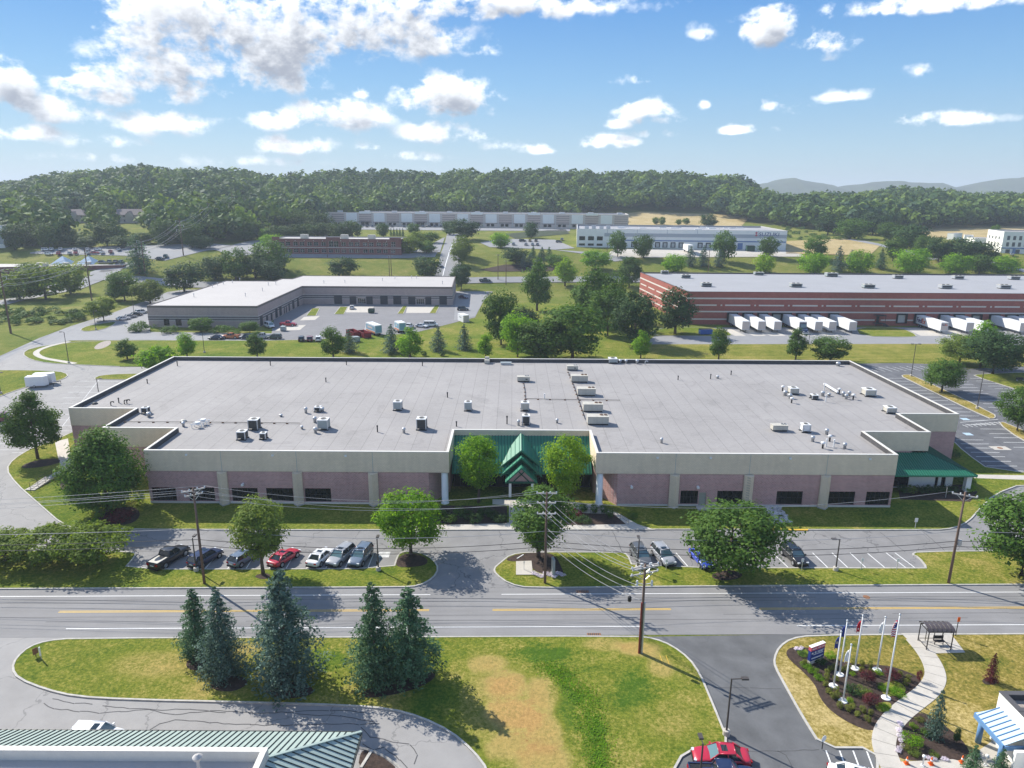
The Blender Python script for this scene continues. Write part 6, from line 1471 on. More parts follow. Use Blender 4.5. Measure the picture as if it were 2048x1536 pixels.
def woodland():
 rng = np.random.default_rng(11)
 def shell(seed):
  g = np.random.default_rng(seed); VV, QQ, o = [], [], 0
  for k in range(13):
   d = g.normal(size=3); d[2] = abs(d[2]) * .9 - .25; d /= np.linalg.norm(d); c = np.array([d[0] * .33, d[1] * .33, .50 + d[2] * .32]); r = g.uniform(.17, .27)
   e = g.normal(size=(15, 3)); e[:, 2] += .25; e /= np.linalg.norm(e, axis=1, keepdims=True)
   v, q = quads_from(c + e * r * g.uniform(.85, 1.08, size=(15, 1)), e + g.normal(size=(15, 3)) * .22, .082, g, .85); VV.append(v); QQ.append(q + o); o += len(v)
  return np.concatenate(VV), np.concatenate(QQ)
 T = [shell(300 + i) for i in range(5)]
 groups = [[], [], [], []]; sp = 9.8; y = 430.0
 while y < 985:
  x = -1.02 * y
  while x < 1.02 * y:
   px, py = x + rng.uniform(-.45, .45) * sp, y + rng.uniform(-.45, .45) * sp; s = px / py
   d0 = lerp_tab(s, [(-.50, 430), (-.36, 455), (-.31, 560), (-.22, 610), (-.17, 690), (.08, 700), (.14, 735), (.27, 735), (.33, 650), (.40, 590), (.50, 560), (.60, 600), (.72, 640)])
   if py > d0 and abs(px) < 1.0 * py:
    lane = abs(px - (-150 - (py - 440) * .42)); home = any(abs(px - h.x * py / h.y) < 17 and -118 < py - h.y < 16 for h in HOMES)
    if (lane > 7 or py > 660) and not home: groups[rng.choice(4, p=[.32, .30, .22, .16])].append((px, py, tz(px, py)))
   x += sp
  y += sp
 for g_, m_ in zip(groups, ('leaf_far', 'leaf_fard', 'leaf_farl', 'leaf_farb')):
  n = int(len(g_) * .62); bake('woodland', g_[::2], T, m_, (12, 19), (11, 16)); bake('woodland', g_[1::2], T[::-1], m_, (16, 25), (19, 29))
 scr = []
 for _ in range(260):
  x, yv = rng.uniform(1560, 1860), rng.uniform(432, 482); p = G(x, yv); scr.append((p.x, p.y, p.z))
 for _ in range(140):
  x, yv = rng.uniform(60, 420), rng.uniform(470, 487); p = G(x, yv); scr.append((p.x, p.y, p.z))
 for _ in range(60):
  x = rng.uniform(60, 330); p = G(x, 662 - (x - 60) * .26 + rng.uniform(-4, 4)) if False else G(rng.uniform(-10, 170), rng.uniform(620, 650)); scr.append((p.x, p.y, p.z))
 bake('undergrowth', scr, T, 'leaf_far', (1.0, 3.2), (2.0, 5.0))
X['leaf_far'] = leaf_mat('wood_leaf_mid', (0.066, 0.125, 0.030), (0.118, 0.180, 0.040), 0.15, 0.1, 0.06, 1.0); X['leaf_fard'] = leaf_mat('wood_leaf_dark', (0.040, 0.088, 0.026), (0.076, 0.125, 0.034), 0.15, 0.1, 0.05, 1.0)
X['leaf_farl'] = leaf_mat('wood_leaf_light', (0.105, 0.17, 0.036), (0.17, 0.235, 0.05), 0.2, 0.1, 0.06, .8); X['leaf_farb'] = leaf_mat('wood_leaf_blue', (0.036, 0.080, 0.040), (0.062, 0.110, 0.056), 0.15, 0.1, 0.05, .8)
woodland()
def weeds():
 rng = np.random.default_rng(3); C, N = [], []
 line = [(1090, 1330), (1120, 1345), (1150, 1375), (1175, 1400), (1185, 1440), (1195, 1480), (1200, 1520), (1195, 1560)]
 for (a, b) in zip(line, line[1:]):
  for _ in range(700):
   t = rng.uniform(); p = P(a[0] + (b[0] - a[0]) * t + rng.normal() * 17, a[1] + (b[1] - a[1]) * t + rng.normal() * 6, .12); C.append((p.x, p.y, .12 + rng.uniform(.0, .09))); N.append(rng.normal(size=3) * .5 + np.array([0, 0, 1]))
 V, Q = quads_from(np.array(C), np.array(N), .08, rng); o = link('weeds', np_mesh('weeds', V, Q, [X['leaf_br']])); tag(o, kind='stuff')
weeds()
for r in TEMPL.values():
 for c in list(r.children): bpy.data.objects.remove(c)
 bpy.data.objects.remove(r)
# ------------------------------------------------------------------ vehicles
PAINT = {}
def paint(n, c, metal=.0):
 if n not in PAINT:
  PAINT[n] = mat('car_paint_' + n, c, .28, metal, 0.0, spec=.6)
  PAINT[n].node_tree.nodes['Principled BSDF'].inputs['Coat Weight'].default_value = .6
 return PAINT[n]
for n, c in dict(black=(.012, .012, .014), navy=(.012, .022, .07), silver=(.33, .34, .36), white=(.78, .78, .77), red=(.42, .012, .035), steel=(.13, .17, .23), grey=(.10, .105, .11), blue=(.04, .08, .50), darkgreen=(.02, .045, .04), orange=(.52, .15, .05), maroon=(.16, .015, .03), gold=(.42, .32, .14), teal=(.03, .14, .16), pale=(.55, .60, .64), purple=(.09, .04, .10)).items(): paint(n, c)
K = {  # L, W, H, hood, belt, cabin base front/rear, roof front/rear (x forward from the centre), tail height
 'sedan': (4.75, 1.84, 1.46, .92, .93, 1.05, -1.72, .32, -1.05, .98), 'suv': (4.7, 1.9, 1.72, 1.04, 1.06, 1.15, -2.22, .45, -1.92, 1.06),
 'hatch': (4.3, 1.8, 1.56, .98, 1.0, 1.15, -2.02, .42, -1.55, 1.0), 'van': (5.1, 1.98, 2.0, 1.12, 1.12, 1.85, -2.46, 1.0, -2.42, 1.12), 'pickup': (5.75, 2.0, 1.88, 1.18, 1.18, 1.15, -.85, .52, -.66, 1.18)}
def car_parts(kind):
 L, W, Hh, hood, belt, cf, cr_, rf, rr, tail = K[kind]; h = L / 2; w = W / 2; out = {}
 wx = (L * .30, -L * .29); wr = .35 if kind != 'pickup' else .41
 st = [(-h, .78, .50, tail * .80), (-h + .10, .92, .34, tail * .96), (-h + .45, 1, .28, tail), (cr_, 1, .25, belt), (-.2, 1, .24, belt), (cf, 1, .24, belt * .99), (h - .9, .98, .26, hood * .96), (h - .35, .92, .28, hood * .86), (h - .08, .82, .32, hood * .72), (h, .70, .42, hood * .60)]
 b = MB(); vs, fs = [], []; n = 10
 for (x, ws, zl, zt) in st:
  ww = w * ws; zm = zl + (zt - zl) * .55
  half = [(0, zl), (ww * .88, zl), (ww, zl + .12), (ww, zm), (ww * .955, zt - .05), (ww * .82, zt), (0, zt + .035)]
  vs += [(x, -y, z) for y, z in half] + [(x, y, z) for y, z in half[-2:0:-1]]
 n = 12
 for i in range(len(st) - 1): fs += [(i * n + k, i * n + (k + 1) % n, (i + 1) * n + (k + 1) % n, (i + 1) * n + k) for k in range(n)]
 fs += [tuple(range(n))[::-1], tuple((len(st) - 1) * n + k for k in range(n))]
 b.add(vs, fs)
 out['body'] = [(b, 0)]
 # wheel arches as dark discs behind the wheels
 ar = MB()
 for x in wx:
  for s in (-1, 1): ar.cyl((x, s * (w - .12), wr), (x, s * (w + .004), wr), wr + .07, n=14)
 out['wheel_arch'] = [(ar, 5)]
 # cabin: roof and pillars in paint, glass set in
 zt, zb = Hh, belt - .02; wb, wt = w * .90, w * .70
 B = [(cf, wb, zb), (cr_, wb, zb)]; T = [(rf, wt, zt - .05), (rr, wt, zt - .05)]
 c = MB()
 c.add([(rf, -wt, zt - .04), (rf, wt, zt - .04), (rr, wt, zt - .04), (rr, -wt, zt - .04), ((rf * .75 + rr * .25), -wt * .8, zt), ((rf * .75 + rr * .25), wt * .8, zt), ((rf * .2 + rr * .8), wt * .8, zt - .01), ((rf * .2 + rr * .8), -wt * .8, zt - .01)], [(4, 7, 6, 5), (0, 4, 5, 1), (1, 5, 6, 2), (2, 6, 7, 3), (3, 7, 4, 0)][0:5])
 for s in (-1, 1):
  c.bar((cf, s * wb, zb), (rf, s * wt, zt - .05), .09, .09); c.bar((cr_, s * wb, zb), (rr, s * wt, zt - .05), .16 if kind != 'sedan' else .22, .09)
  m = (cf + cr_) / 2 - .1; mt = (rf + rr) / 2; c.bar((m, s * wb, zb), (mt, s * wt, zt - .05), .08, .07)
  c.bar((rf, s * wt, zt - .06), (rr, s * wt, zt - .06), .09, .09)
 c.bar((rf, -wt, zt - .06), (rf, wt, zt - .06), .09, .07); c.bar((rr, -wt, zt - .06), (rr, wt, zt - .06), .1, .07)
 out['cabin'] = [(c, 0)]
 k = .02
 def g(a, b_, c_, d): q = MB(); q.quad(a, b_, c_, d); return q
 out['windscreen'] = [(g((cf, -wb + .04, zb), (cf, wb - .04, zb), (rf, wt - .03, zt - .07), (rf, -wt + .03, zt - .07)), 2)]
 out['rear_window'] = [(g((cr_, wb - .04, zb), (cr_, -wb + .04, zb), (rr, -wt + .03, zt - .07), (rr, wt - .03, zt - .07)), 1)]
 out['side_window'] = [(g((cf, s * (wb - k), zb), (rf, s * (wt - k), zt - .07), (rr, s * (wt - k), zt - .07), (cr_, s * (wb - k), zb)), 1) for s in (-1, 1)]
 if kind in ('suv', 'sedan', 'hatch'):
  q = MB(); q.box(rf - .75, -wt * .55, zt - .005, rf - .25, wt * .55, zt + .008); out['sunroof'] = [(q, 1)]
 wl, rl = [], []
 for x in wx:
  for s in (-1, 1):
   q = MB(); q.cyl((x, s * (w - .20), wr), (x, s * (w + .02), wr), wr, n=16); wl.append((q, 5)); q = MB(); q.cyl((x, s * (w + .015), wr), (x, s * (w + .035), wr), wr * .66, n=12); rl.append((q, 6))
 out['wheel'] = wl; out['rim'] = rl
 hl, tl, mr = [], [], []
 for s in (-1, 1):
  q = MB(); q.obox((h - .14, s * w * .62, hood * .70), (.22, w * .36, .13), -s * .35); hl.append((q, 3))
  q = MB(); q.obox((-h + .05, s * w * .66, tail * .80), (.14, w * .34, .15 if kind != 'pickup' else .3), s * .12); tl.append((q, 4))
  q = MB(); q.obox((cf - .28, s * (w + .10), belt + .06), (.14, .22, .14)); mr.append((q, 0))
 out['headlight'], out['tail_light'], out['wing_mirror'] = hl, tl, mr
 q = MB(); q.box(h - .03, -w * .42, .34, h + .012, w * .42, .56); out['grille'] = [(q, 5)]
 q = MB(); q.box(-h - .012, -.26, tail * .62, -h + .06, .26, tail * .62 + .13); out['number_plate'] = [(q, 7)]
 q = MB(); q.box(h - .12, -w * .80, .26, h + .03, w * .80, .40); q2 = MB(); q2.box(-h - .03, -w * .80, .26, -h + .14, w * .80, .44); out['bumper'] = [(q, 5), (q2, 5)]
 if kind == 'pickup':
  q = MB(); q.box(-h + .14, -w * .78, belt - .02, cr_ - .12, w * .78, belt + .012); out['bed_cover'] = [(q, 8)]
  q = MB()
  for s in (-1, 1): q.box(-h + .08, s * w * .86 - .06, belt - .1, cr_ - .02, s * w * .86 + .06, belt + .07)
  q.box(-h + .02, -w * .86, belt - .1, -h + .12, w * .86, belt + .07); out['bed_rail'] = [(q, 0)]
 return out
CP = {k: car_parts(k) for k in K}
def mslot(pn, cover='trim'): return [PAINT[pn], X['cglass'], X['wscreen'], X['head'], X['tail'], X['tyre'], X['rim'], X['plate'], X[cover]]
SMOOTH = {'body', 'wheel', 'cabin'}
CACHE = {}
def car(kind, pn, p, rz, label, group, near=True, cover='trim', name=None, cat='car', scale=1.0):
 nm = name or {'pickup': 'pickup_truck', 'van': 'delivery_van'}.get(kind, 'parked_car'); ms = mslot(pn, cover)
 if not near:
  key = (kind, pn)
  if key not in CACHE:
   b = MB()
   for pname, lst in CP[kind].items():
    for q, mi in lst: b.add(q.v, q.f, mi)
   CACHE[key] = b.mesh(nm, ms)
  o = link(nm, CACHE[key], None, p, rz); o.scale = (scale,) * 3; return tag(o, label, cat, group)
 root = empty(nm, p, rz, label, cat, group); wh = []
 for pname, lst in CP[kind].items():
  for i, (q, mi) in enumerate(lst):
   par = wh[i] if pname == 'rim' else root
   key = (kind, pname, i, mi, pn if mi == 0 else cover if mi == 8 else '')
   if key not in CACHE: CACHE[key] = q.mesh(pname, ms[mi], pname in SMOOTH)
   o = link(pname, CACHE[key], par)
   if pname == 'wheel': wh.append(o)
   if pname == 'body':
    md = o.modifiers.new('bevel', 'SUBSURF'); md.levels = 1; md.render_levels = 1
 return root
def hd(a, b): d = P(*b).xy - P(*a).xy; return math.atan2(d.y, d.x)
hl_ = hd((310, 1138), (362, 1106)); hl2 = hd((651, 1138), (668, 1106)); hr = hd((1298, 1136), (1278, 1106)); hr2 = hd((1616, 1136), (1585, 1106))
G1 = 'cars parked in front of the warehouse'
def pc(x, y, z=.03): return P(x, y, z)
car('pickup', 'black', pc(340, 1122), hd((310, 1138), (362, 1106)), 'black pickup truck with pale bed cover at the left end of the front stalls', G1, cover='beige', cat='pickup')
car('suv', 'navy', pc(412, 1123), hd((385, 1138), (440, 1106)), 'dark blue car parked behind the utility pole', G1)
car('hatch', 'steel', pc(488, 1123), hd((455, 1138), (512, 1104)), 'blue-grey hatchback half hidden by the vase-shaped tree', G1)
car('sedan', 'red', pc(569, 1122), hd((538, 1138), (588, 1106)), 'red car behind the vase-shaped tree', G1)
car('sedan', 'white', pc(642, 1121), hd((613, 1138), (650, 1106)), 'white sedan parked tail out beside two silver cars', G1)
car('suv', 'silver', pc(682, 1120), hd((708, 1106), (670, 1138)), 'silver car with dark roof parked nose out beside the white sedan', G1)
car('suv', 'steel', pc(722, 1120), hd((742, 1106), (715, 1138)), 'blue-grey car nearest the lamp post and disabled bay', G1)
car('suv', 'grey', pc(1281, 1120), hd((1270, 1104), (1292, 1138)), 'dark grey car in the first bay right of the entrance, behind the lamp', G1)
car('suv', 'silver', pc(1326, 1119), hd((1310, 1104), (1340, 1138)), 'silver car in the second bay right of the entrance', G1)
car('sedan', 'blue', pc(1402, 1124), hd((1385, 1106), (1412, 1138)), 'bright blue car under the wide maple', G1)
car('suv', 'black', pc(1587, 1119), hd((1562, 1102), (1600, 1138)), 'lone black car in the right part of the front car park', G1)
car('sedan', 'red', pc(1441, 1524, .04), hd((1500, 1512), (1390, 1506)), 'shiny red sedan at the bottom of the drive', 'vehicles at the bottom of the drive')
car('pickup', 'navy', pc(1448, 1568, .04), hd((1380, 1562), (1500, 1566)), 'dark blue pickup with black bed beside the red sedan', 'vehicles at the bottom of the drive', cat='pickup')
car('sedan', 'white', pc(1716, 1572, .05), hd((1690, 1560), (1735, 1572)), 'white sedan parked by the curving footpath', 'vehicles at the bottom of the drive')
car('suv', 'white', pc(197, 1486, .03), hd((160, 1476), (215, 1478)), 'white car by the metal-roofed building', 'vehicles at the bottom of the drive', cat='car')
G2 = 'vehicles around the grey workshop'
def fc(kind, pn, x, y, ax, label, cat='car', grp=G2, sc=1.0, name=None):
 p = G(x, y); d = G(x + ax[0], y + ax[1]) - p; return car(kind, pn, p + Vector((0, 0, .05 if p.y < 345 else .25)), math.atan2(d.y, d.x), label, grp, False, scale=sc, name=name, cat=cat)
for r in (('sedan', 'navy', 432, 679, (-9, 0), 'dark blue car, first in the row below the workshop front'), ('pickup', 'orange', 462, 677, (-9, 0), 'orange pickup in the row below the workshop front', 'pickup'), ('suv', 'navy', 494, 678, (-9, 0), 'navy car right of the orange pickup'), ('pickup', 'silver', 525, 677, (-9, 0), 'silver pickup behind the oval sapling', 'pickup'), ('suv', 'darkgreen', 549, 678, (-9, 0), 'dark car last in the row below the workshop front'),
   ('suv', 'black', 603, 682, (1, -9), 'black car at the yard edge, left of three'), ('suv', 'maroon', 620, 682, (1, -9), 'dark maroon car at the yard edge, middle of three'), ('suv', 'white', 637, 682, (1, -9), 'white car at the yard edge, right of three'),
   ('van', 'white', 539, 655, (9, 3), 'white van at the corner door of the workshop', 'van'), ('pickup', 'red', 577, 652, (9, 0), 'dark red pickup on the pale apron by the workshop', 'pickup'), ('hatch', 'white', 704, 618, (1, -6), 'small white car on the yard apron'),
   ('sedan', 'white', 247, 640, (9, -1), 'white car nearest the left drive'), ('sedan', 'silver', 260, 636, (9, -1), 'silver car second in the left row at the workshop'), ('sedan', 'black', 272, 632, (9, -1), 'black car third in the left row at the workshop'), ('suv', 'white', 284, 627, (9, -1), 'white car last in the left row at the workshop'),
   ('sedan', 'white', 844, 655, (9, 1), 'white sedan parked on the yard beside a white van'), ('van', 'white', 862, 653, (9, 0), 'white van parked on the yard beside a white sedan', 'van'), ('pickup', 'white', 818, 657, (6, -3), 'white truck cab behind the smaller box truck', 'pickup'), ('sedan', 'purple', 927, 597, (9, 1), 'dark purple car at the right end of the workshop'), ('suv', 'black', 926, 621, (9, 0), 'dark car in the shade of the workshop end'),
   ('pickup', 'darkgreen', 970, 564, (9, 0), 'dark pickup driving along the cross road', 'pickup'), ('sedan', 'white', 881, 534, (1, -9), 'white car driving down the hill road'), ('sedan', 'white', 100, 590, (9, -2), 'white car on the left road below the grove')): fc(*r)
G3 = 'cars on the far parking areas'
fars = [(95 + i * 0, 0) for i in range(0)]
rows = [[(x, 512 - (x - 60) * .03) for x in (98, 118, 140, 152, 176, 190, 205, 222)], [(x, 502) for x in (92, 104, 122, 150, 176, 196, 238)], [(x, 527) for x in (205, 220, 232, 243)], [(x, 455) for x in (648, 664, 676, 690, 700, 712, 722, 734, 745, 758, 770, 784, 808, 822, 846, 858, 870, 882, 897, 985, 998, 1008)], [(x, 492 - (1080 - x) * .02) for x in (1010, 1027, 1052, 1065, 1075)], [(x, 484) for x in (1045, 1060, 1072)], [(1118, 486), (1124, 481)], [(320, 520), (332, 516)], [(2026, 505), (2042, 506), (2024, 512)]]
cols = ['white', 'silver', 'black', 'navy', 'white', 'grey', 'red', 'pale', 'gold', 'teal', 'white', 'steel']
wh = ['behind the low shops', 'in the far row beyond the shops', 'beside the low shops by the junction', 'in front of the strip offices', 'in the near row at the white warehouse', 'in the back row at the white warehouse', 'by the left wall of the white warehouse', 'on the slope right of the big conifer', 'by the white block at the right edge']
ORD = ['first', 'second', 'third', 'fourth', 'fifth', 'sixth', 'seventh', 'eighth', 'ninth', 'tenth', 'eleventh', 'twelfth']
ci = 0; cnt = {}
for row, w_ in zip(rows, wh):
 for j, (x, y) in enumerate(row):
  c = cols[(ci * 5 + j) % 12]; ci += 1; kd = random.choice(['sedan', 'suv', 'hatch', 'suv']); k = cnt.get((w_, c), 0); cnt[(w_, c)] = k + 1
  cn = {'pale': 'pale blue', 'steel': 'steel blue', 'navy': 'dark blue'}.get(c, c)
  fc(kd, c, x, y, (1.5, -2.5) if j % 5 else (4, 0), f'{ORD[k]} {cn} car from the left {w_}', 'car', G3)
# left car park: maroon truck and grey car, two white cargo trailers
car('pickup', 'maroon', G(8, 843) + Vector((0, 0, .04)), hd((0, 845), (30, 842)), 'maroon pickup at the left edge behind the pear-shaped tree', 'vehicles in the left car park', False, cat='pickup')
car('suv', 'grey', G(28, 858) + Vector((0, 0, .04)), hd((30, 858), (0, 860)), 'grey car half behind the pear-shaped tree', 'vehicles in the left car park', False)
def cargo(x, y, rz, label):
 p = G(x, y) + Vector((0, 0, .04)); r = empty('cargo_trailer', p, rz, label, 'trailer', 'white cargo trailers in the left car park')
 b = MB(); b.box(-2.1, -1.05, .45, 2.0, 1.05, 2.75); b.add([(2.0, -1.05, .45), (2.0, 1.05, .45), (2.0, 1.05, 2.75), (2.0, -1.05, 2.75), (2.6, 0, .45), (2.55, 0, 2.7)], [(0, 4, 5, 3), (4, 1, 2, 5), (3, 5, 2), (0, 1, 4)]); b.build('box', X['whitemetal'], r)
 b = MB(); b.bar((2.2, -.5, .45), (3.6, 0, .45), .09); b.bar((2.2, .5, .45), (3.6, 0, .45), .09); b.cyl((3.5, 0, 0), (3.5, 0, .6), .05); b.build('hitch', X['trim'], r)
 for s in (-1, 1):
  b = MB(); b.cyl((-.3, s * .98, .33), (-.3, s * 1.12, .33), .33, n=14); w = b.build('wheel', X['tyre'], r); b = MB(); b.cyl((-.3, s * 1.12, .33), (-.3, s * 1.14, .33), .2, n=10); b.build('rim', X['rim'], w)
 b = MB(); b.box(-2.13, -.95, .55, -2.1, .95, 2.6); b.build('rear_door', X['offwhite'], r); b = MB(); b.box(-2.1, -1.07, .4, 2.0, 1.07, .5); b.build('frame', X['galv'], r)
cargo(75, 774, .25, 'nearer of two white enclosed trailers at the left'); cargo(90, 768, .25, 'farther of two white enclosed trailers at the left')
# semi-trailers at the docks
def semi(px, label, mark=False):
 q = P(px, 650); x = q.x * 258 / q.y; r = empty('semi_trailer', (x, 257.6, .04), 0, label, 'trailer', 'white semi-trailers backed onto the docks')
 b = MB(); b.box(-1.3, -15.6, 1.15, 1.3, -.1, 4.05); b.build('box', X['whitemetal'], r)
 b = MB(); b.box(-1.32, -15.62, 1.02, 1.32, -.08, 1.17); b.build('bottom_rail', X['galv'], r)
 b = MB(); b.box(-1.12, -15.68, 1.3, 1.12, -15.6, 3.9); b.build('nose_panel', X['offwhite'], r)
 for s in (-1, 1):
  b = MB(); b.bar((s * .9, -13.0, .1), (s * .9, -13.0, 1.1), .14); b.box(s * .9 - .2, -13.2, 0, s * .9 + .2, -12.8, .08); b.build('landing_leg', X['trim'], r)
  for y in (-2.2, -3.5): b = MB(); b.cyl((s * .75, y, .5), (s * 1.28, y, .5), .5, n=14); w = b.build('wheel', X['tyre'], r); b = MB(); b.cyl((s * 1.28, y, .5), (s * 1.30, y, .5), .28, n=10); b.build('rim', X['rim'], w)
 b = MB(); b.box(-.9, -4.2, .6, .9, -1.4, 1.0); b.build('bogie', X['trim'], r)
 if mark:
  def tx(s, size, loc, rot, m):
   c = bpy.data.curves.new('lettering', 'FONT'); c.body = s; c.size = size; c.extrude = .01; c.offset = .02 * size
   t = bpy.data.objects.new('tmp', c); COL.objects.link(t); me = bpy.data.meshes.new_from_object(t.evaluated_get(bpy.context.evaluated_depsgraph_get())); wd = t.dimensions.x; bpy.data.objects.remove(t)
   me.materials.clear(); me.materials.append(m); o = link('lettering', me, r, loc); o.rotation_euler = rot; return wd
  for (sz, loc, rot, ax) in ((2.4, Vector((-1.33, -.5, 1.75)), (R(90), 0, R(-90)), Vector((0, -1, 0))), (.78, Vector((-1.05, -15.72, 2.95)), (R(90), 0, 0), Vector((1, 0, 0)))):
   w = tx('Fed', sz, loc, rot, X['fpurple']); tx('Ex', sz, loc + ax * (w + sz * .04), rot, X['forange'])
 return r
X['fpurple'] = mat('purple_print', (.05, .015, .12), .5, var=0); X['forange'] = mat('orange_print', (.72, .10, .02), .5, var=0)
TR = [(1463, 'first'), (1493, 'second'), (1523, 'third'), (1570, 'fourth, coupled to the dark tractor,'), (1600, 'fifth'), (1626, 'sixth'), (1664, 'seventh')]
for x, o in TR: semi(x, f'{o} white semi-trailer from the left at the brick docks')
semi(1836, 'white semi-trailer with purple and orange lettering', True)
for x, o in ((1884, 'plain white semi-trailer right of the lettered one'), (1914, 'second plain semi-trailer right of the lettered one'), (1985, 'semi-trailer behind the yellowish tree'), (2017, 'semi-trailer near the right edge of the docks'), (2040, 'last semi-trailer in view at the docks')): semi(x, o)
def tractor(px):
 q = P(px, 650); x = q.x * 258 / q.y; r = empty('truck_tractor', (x, 257.6 - 13.2, .04), R(-90), 'dark sleeper truck tractor coupled to the fourth trailer', 'truck')
 b = MB(); b.box(0, -1.15, .9, 2.6, 1.15, 3.6); b.add([(2.6, -1.15, .9), (2.6, 1.15, .9), (2.6, 1.15, 3.4), (2.6, -1.15, 3.4), (3.6, -1.0, 1.0), (3.6, 1.0, 1.0), (3.4, 1.0, 2.0), (3.4, -1.0, 2.0)], [(0, 4, 7, 3), (1, 2, 6, 5), (3, 7, 6, 2)]); b.build('sleeper_cab', PAINT['navy'], r)
 b = MB(); b.add([(3.4, -.95, .8), (3.4, .95, .8), (5.4, .8, .8), (5.4, -.8, .8), (3.4, -.95, 2.0), (3.4, .95, 2.0), (5.2, .8, 1.6), (5.2, -.8, 1.6)], [(4, 7, 6, 5), (0, 3, 7, 4), (1, 5, 6, 2), (3, 2, 6, 7)]); b.build('bonnet', PAINT['navy'], r)
 b = MB(); b.add([(2.7, -1.0, 3.25), (2.7, 1.0, 3.25), (3.43, .95, 2.1), (3.43, -.95, 2.1)], [(0, 3, 2, 1)]); b.build('windscreen', X['wscreen'], r)
 b = MB(); b.box(5.3, -1.1, .4, 5.6, 1.1, .8); b.build('bumper', X['galv'], r); b = MB(); b.box(-3.4, -.5, .7, .2, .5, 1.0); b.build('chassis', X['trim'], r)
 for s in (-1, 1):
  for xx in (4.3, -1.2, -2.5): b = MB(); b.cyl((xx, s * .7, .5), (xx, s * 1.15, .5), .5, n=14); b.build('wheel', X['tyre'], r)
  b = MB(); b.obox((5.35, s * .65, 1.15), (.15, .35, .2)); b.build('headlight', X['head'], r)
tractor(1570)
def boxtruck(x, y, rz, L, label, pn='white'):
 p = G(x, y) + Vector((0, 0, .04)); r = empty('box_truck', p, rz, label, 'truck', 'box trucks in the yard')
 b = MB(); b.box(-L / 2, -1.25, 1.0, L / 2 - 1.9, 1.25, 3.7); b.build('cargo_box', X['whitemetal'], r)
 for s in (-1, 1):
  b = MB(); b.box(-L / 2 + .2, s * 1.26 - .01, 1.7, L / 2 - 2.1, s * 1.26 + .01, 3.3); b.build('blue_panel', X['truckblue'], r); b = MB(); b.box(-L / 2 + .1, s * 1.26 - .012, 1.05, L / 2 - 2.0, s * 1.26 + .012, 1.5); b.build('orange_stripe', X['truckorange'], r)
  b = MB(); b.box(-L / 2 + 2.2, s * 1.28 - .01, 2.2, L / 2 - 3.4, s * 1.28 + .01, 2.9); b.build('lettering_panel', X['offwhite'], r)
  for xx in (-L / 2 + 1.6, L / 2 - .9): b = MB(); b.cyl((xx, s * .75, .45), (xx, s * 1.2, .45), .45, n=14); b.build('wheel', X['tyre'], r)
 b = MB(); b.box(-L / 2 - .02, -1.1, 1.2, -L / 2 + .01, 1.1, 3.4); b.build('rear_door', X['truckblue'], r)
 b = MB(); b.add([(L / 2 - 1.85, -1.05, .6), (L / 2 - 1.85, 1.05, .6), (L / 2, .95, .6), (L / 2, -.95, .6), (L / 2 - 1.85, -1.0, 2.5), (L / 2 - 1.85, 1.0, 2.5), (L / 2 - .9, .9, 2.4), (L / 2 - .9, -.9, 2.4), (L / 2, -.95, 1.4), (L / 2, .95, 1.4), (L / 2 - .6, -.95, 1.5), (L / 2 - .6, .95, 1.5)], [(4, 7, 6, 5), (0, 3, 8, 10, 7, 4), (1, 5, 6, 11, 9, 2), (3, 2, 9, 8), (8, 9, 11, 10)]); b.build('cab', PAINT[pn], r)
 b = MB(); b.quad((L / 2 - .58, -.9, 1.52), (L / 2 - .58, .9, 1.52), (L / 2 - .88, .85, 2.36), (L / 2 - .88, -.85, 2.36)); b.build('windscreen', X['wscreen'], r); b = MB(); b.box(-L / 2, -.6, .6, L / 2 - 1.5, .6, 1.0); b.build('chassis', X['trim'], r)
X['truckblue'] = mat('truck_side_blue', (.22, .40, .50), .5, var=.1); X['truckorange'] = mat('truck_stripe_orange', (.60, .22, .10), .5, var=.1)
def gh(x, y, dx, dy): d = G(x + dx, y + dy) - G(x, y); return math.atan2(d.y, d.x)
boxtruck(746, 668, gh(746, 668, -20, -8), 9.5, 'larger box truck with blue sides beside the maroon skip'); boxtruck(799, 664, gh(799, 664, -12, -6), 6.5, 'smaller box truck with blue sides behind the dark spruce')
def skip(x, y, rz, L, W, Hh, m, label, name='waste_skip', lid=False):
 p = G(x, y) + Vector((0, 0, .05)); r = empty(name, p, rz, label, 'skip'); b = MB(); t = .1
 for s in (-1, 1): b.box(-L / 2, s * (W / 2 - t / 2) - t / 2, .25, L / 2, s * (W / 2 - t / 2) + t / 2, Hh); b.box(s * (L / 2 - t / 2) - t / 2, -W / 2 + t, .25, s * (L / 2 - t / 2) + t / 2, W / 2 - t, Hh)
 b.box(-L / 2, -W / 2, .2, L / 2, W / 2, .3); b.build('shell', X[m], r)
 n = max(2, int(L / .9))
 for i in range(n + 1):
  for s in (-1, 1): q = MB(); xx = -L / 2 + L * i / n; q.box(xx - .05, s * (W / 2 + .04) - .05, .25, xx + .05, s * (W / 2 + .04) + .05, Hh - .05); q.build('rib', X[m], r)
 q = MB(); q.box(-L / 2, -W / 2 - .08, Hh, L / 2, -W / 2 + .1, Hh + .08); q.box(-L / 2, W / 2 - .1, Hh, L / 2, W / 2 + .08, Hh + .08); q.build('rim_rail', X[m], r)
 if lid: q = MB(); q.obox((0, 0, Hh + .1), (L, W, .08), 0, 0, .08); q.build('lid', X['trim'] if m != 'greymetal' else X[m], r)
 for s in (-1, 1): q = MB(); q.cyl((s * L * .4, -W * .4, .12), (s * L * .4, W * .4, .12), .12); q.build('roller', X['trim'], r)
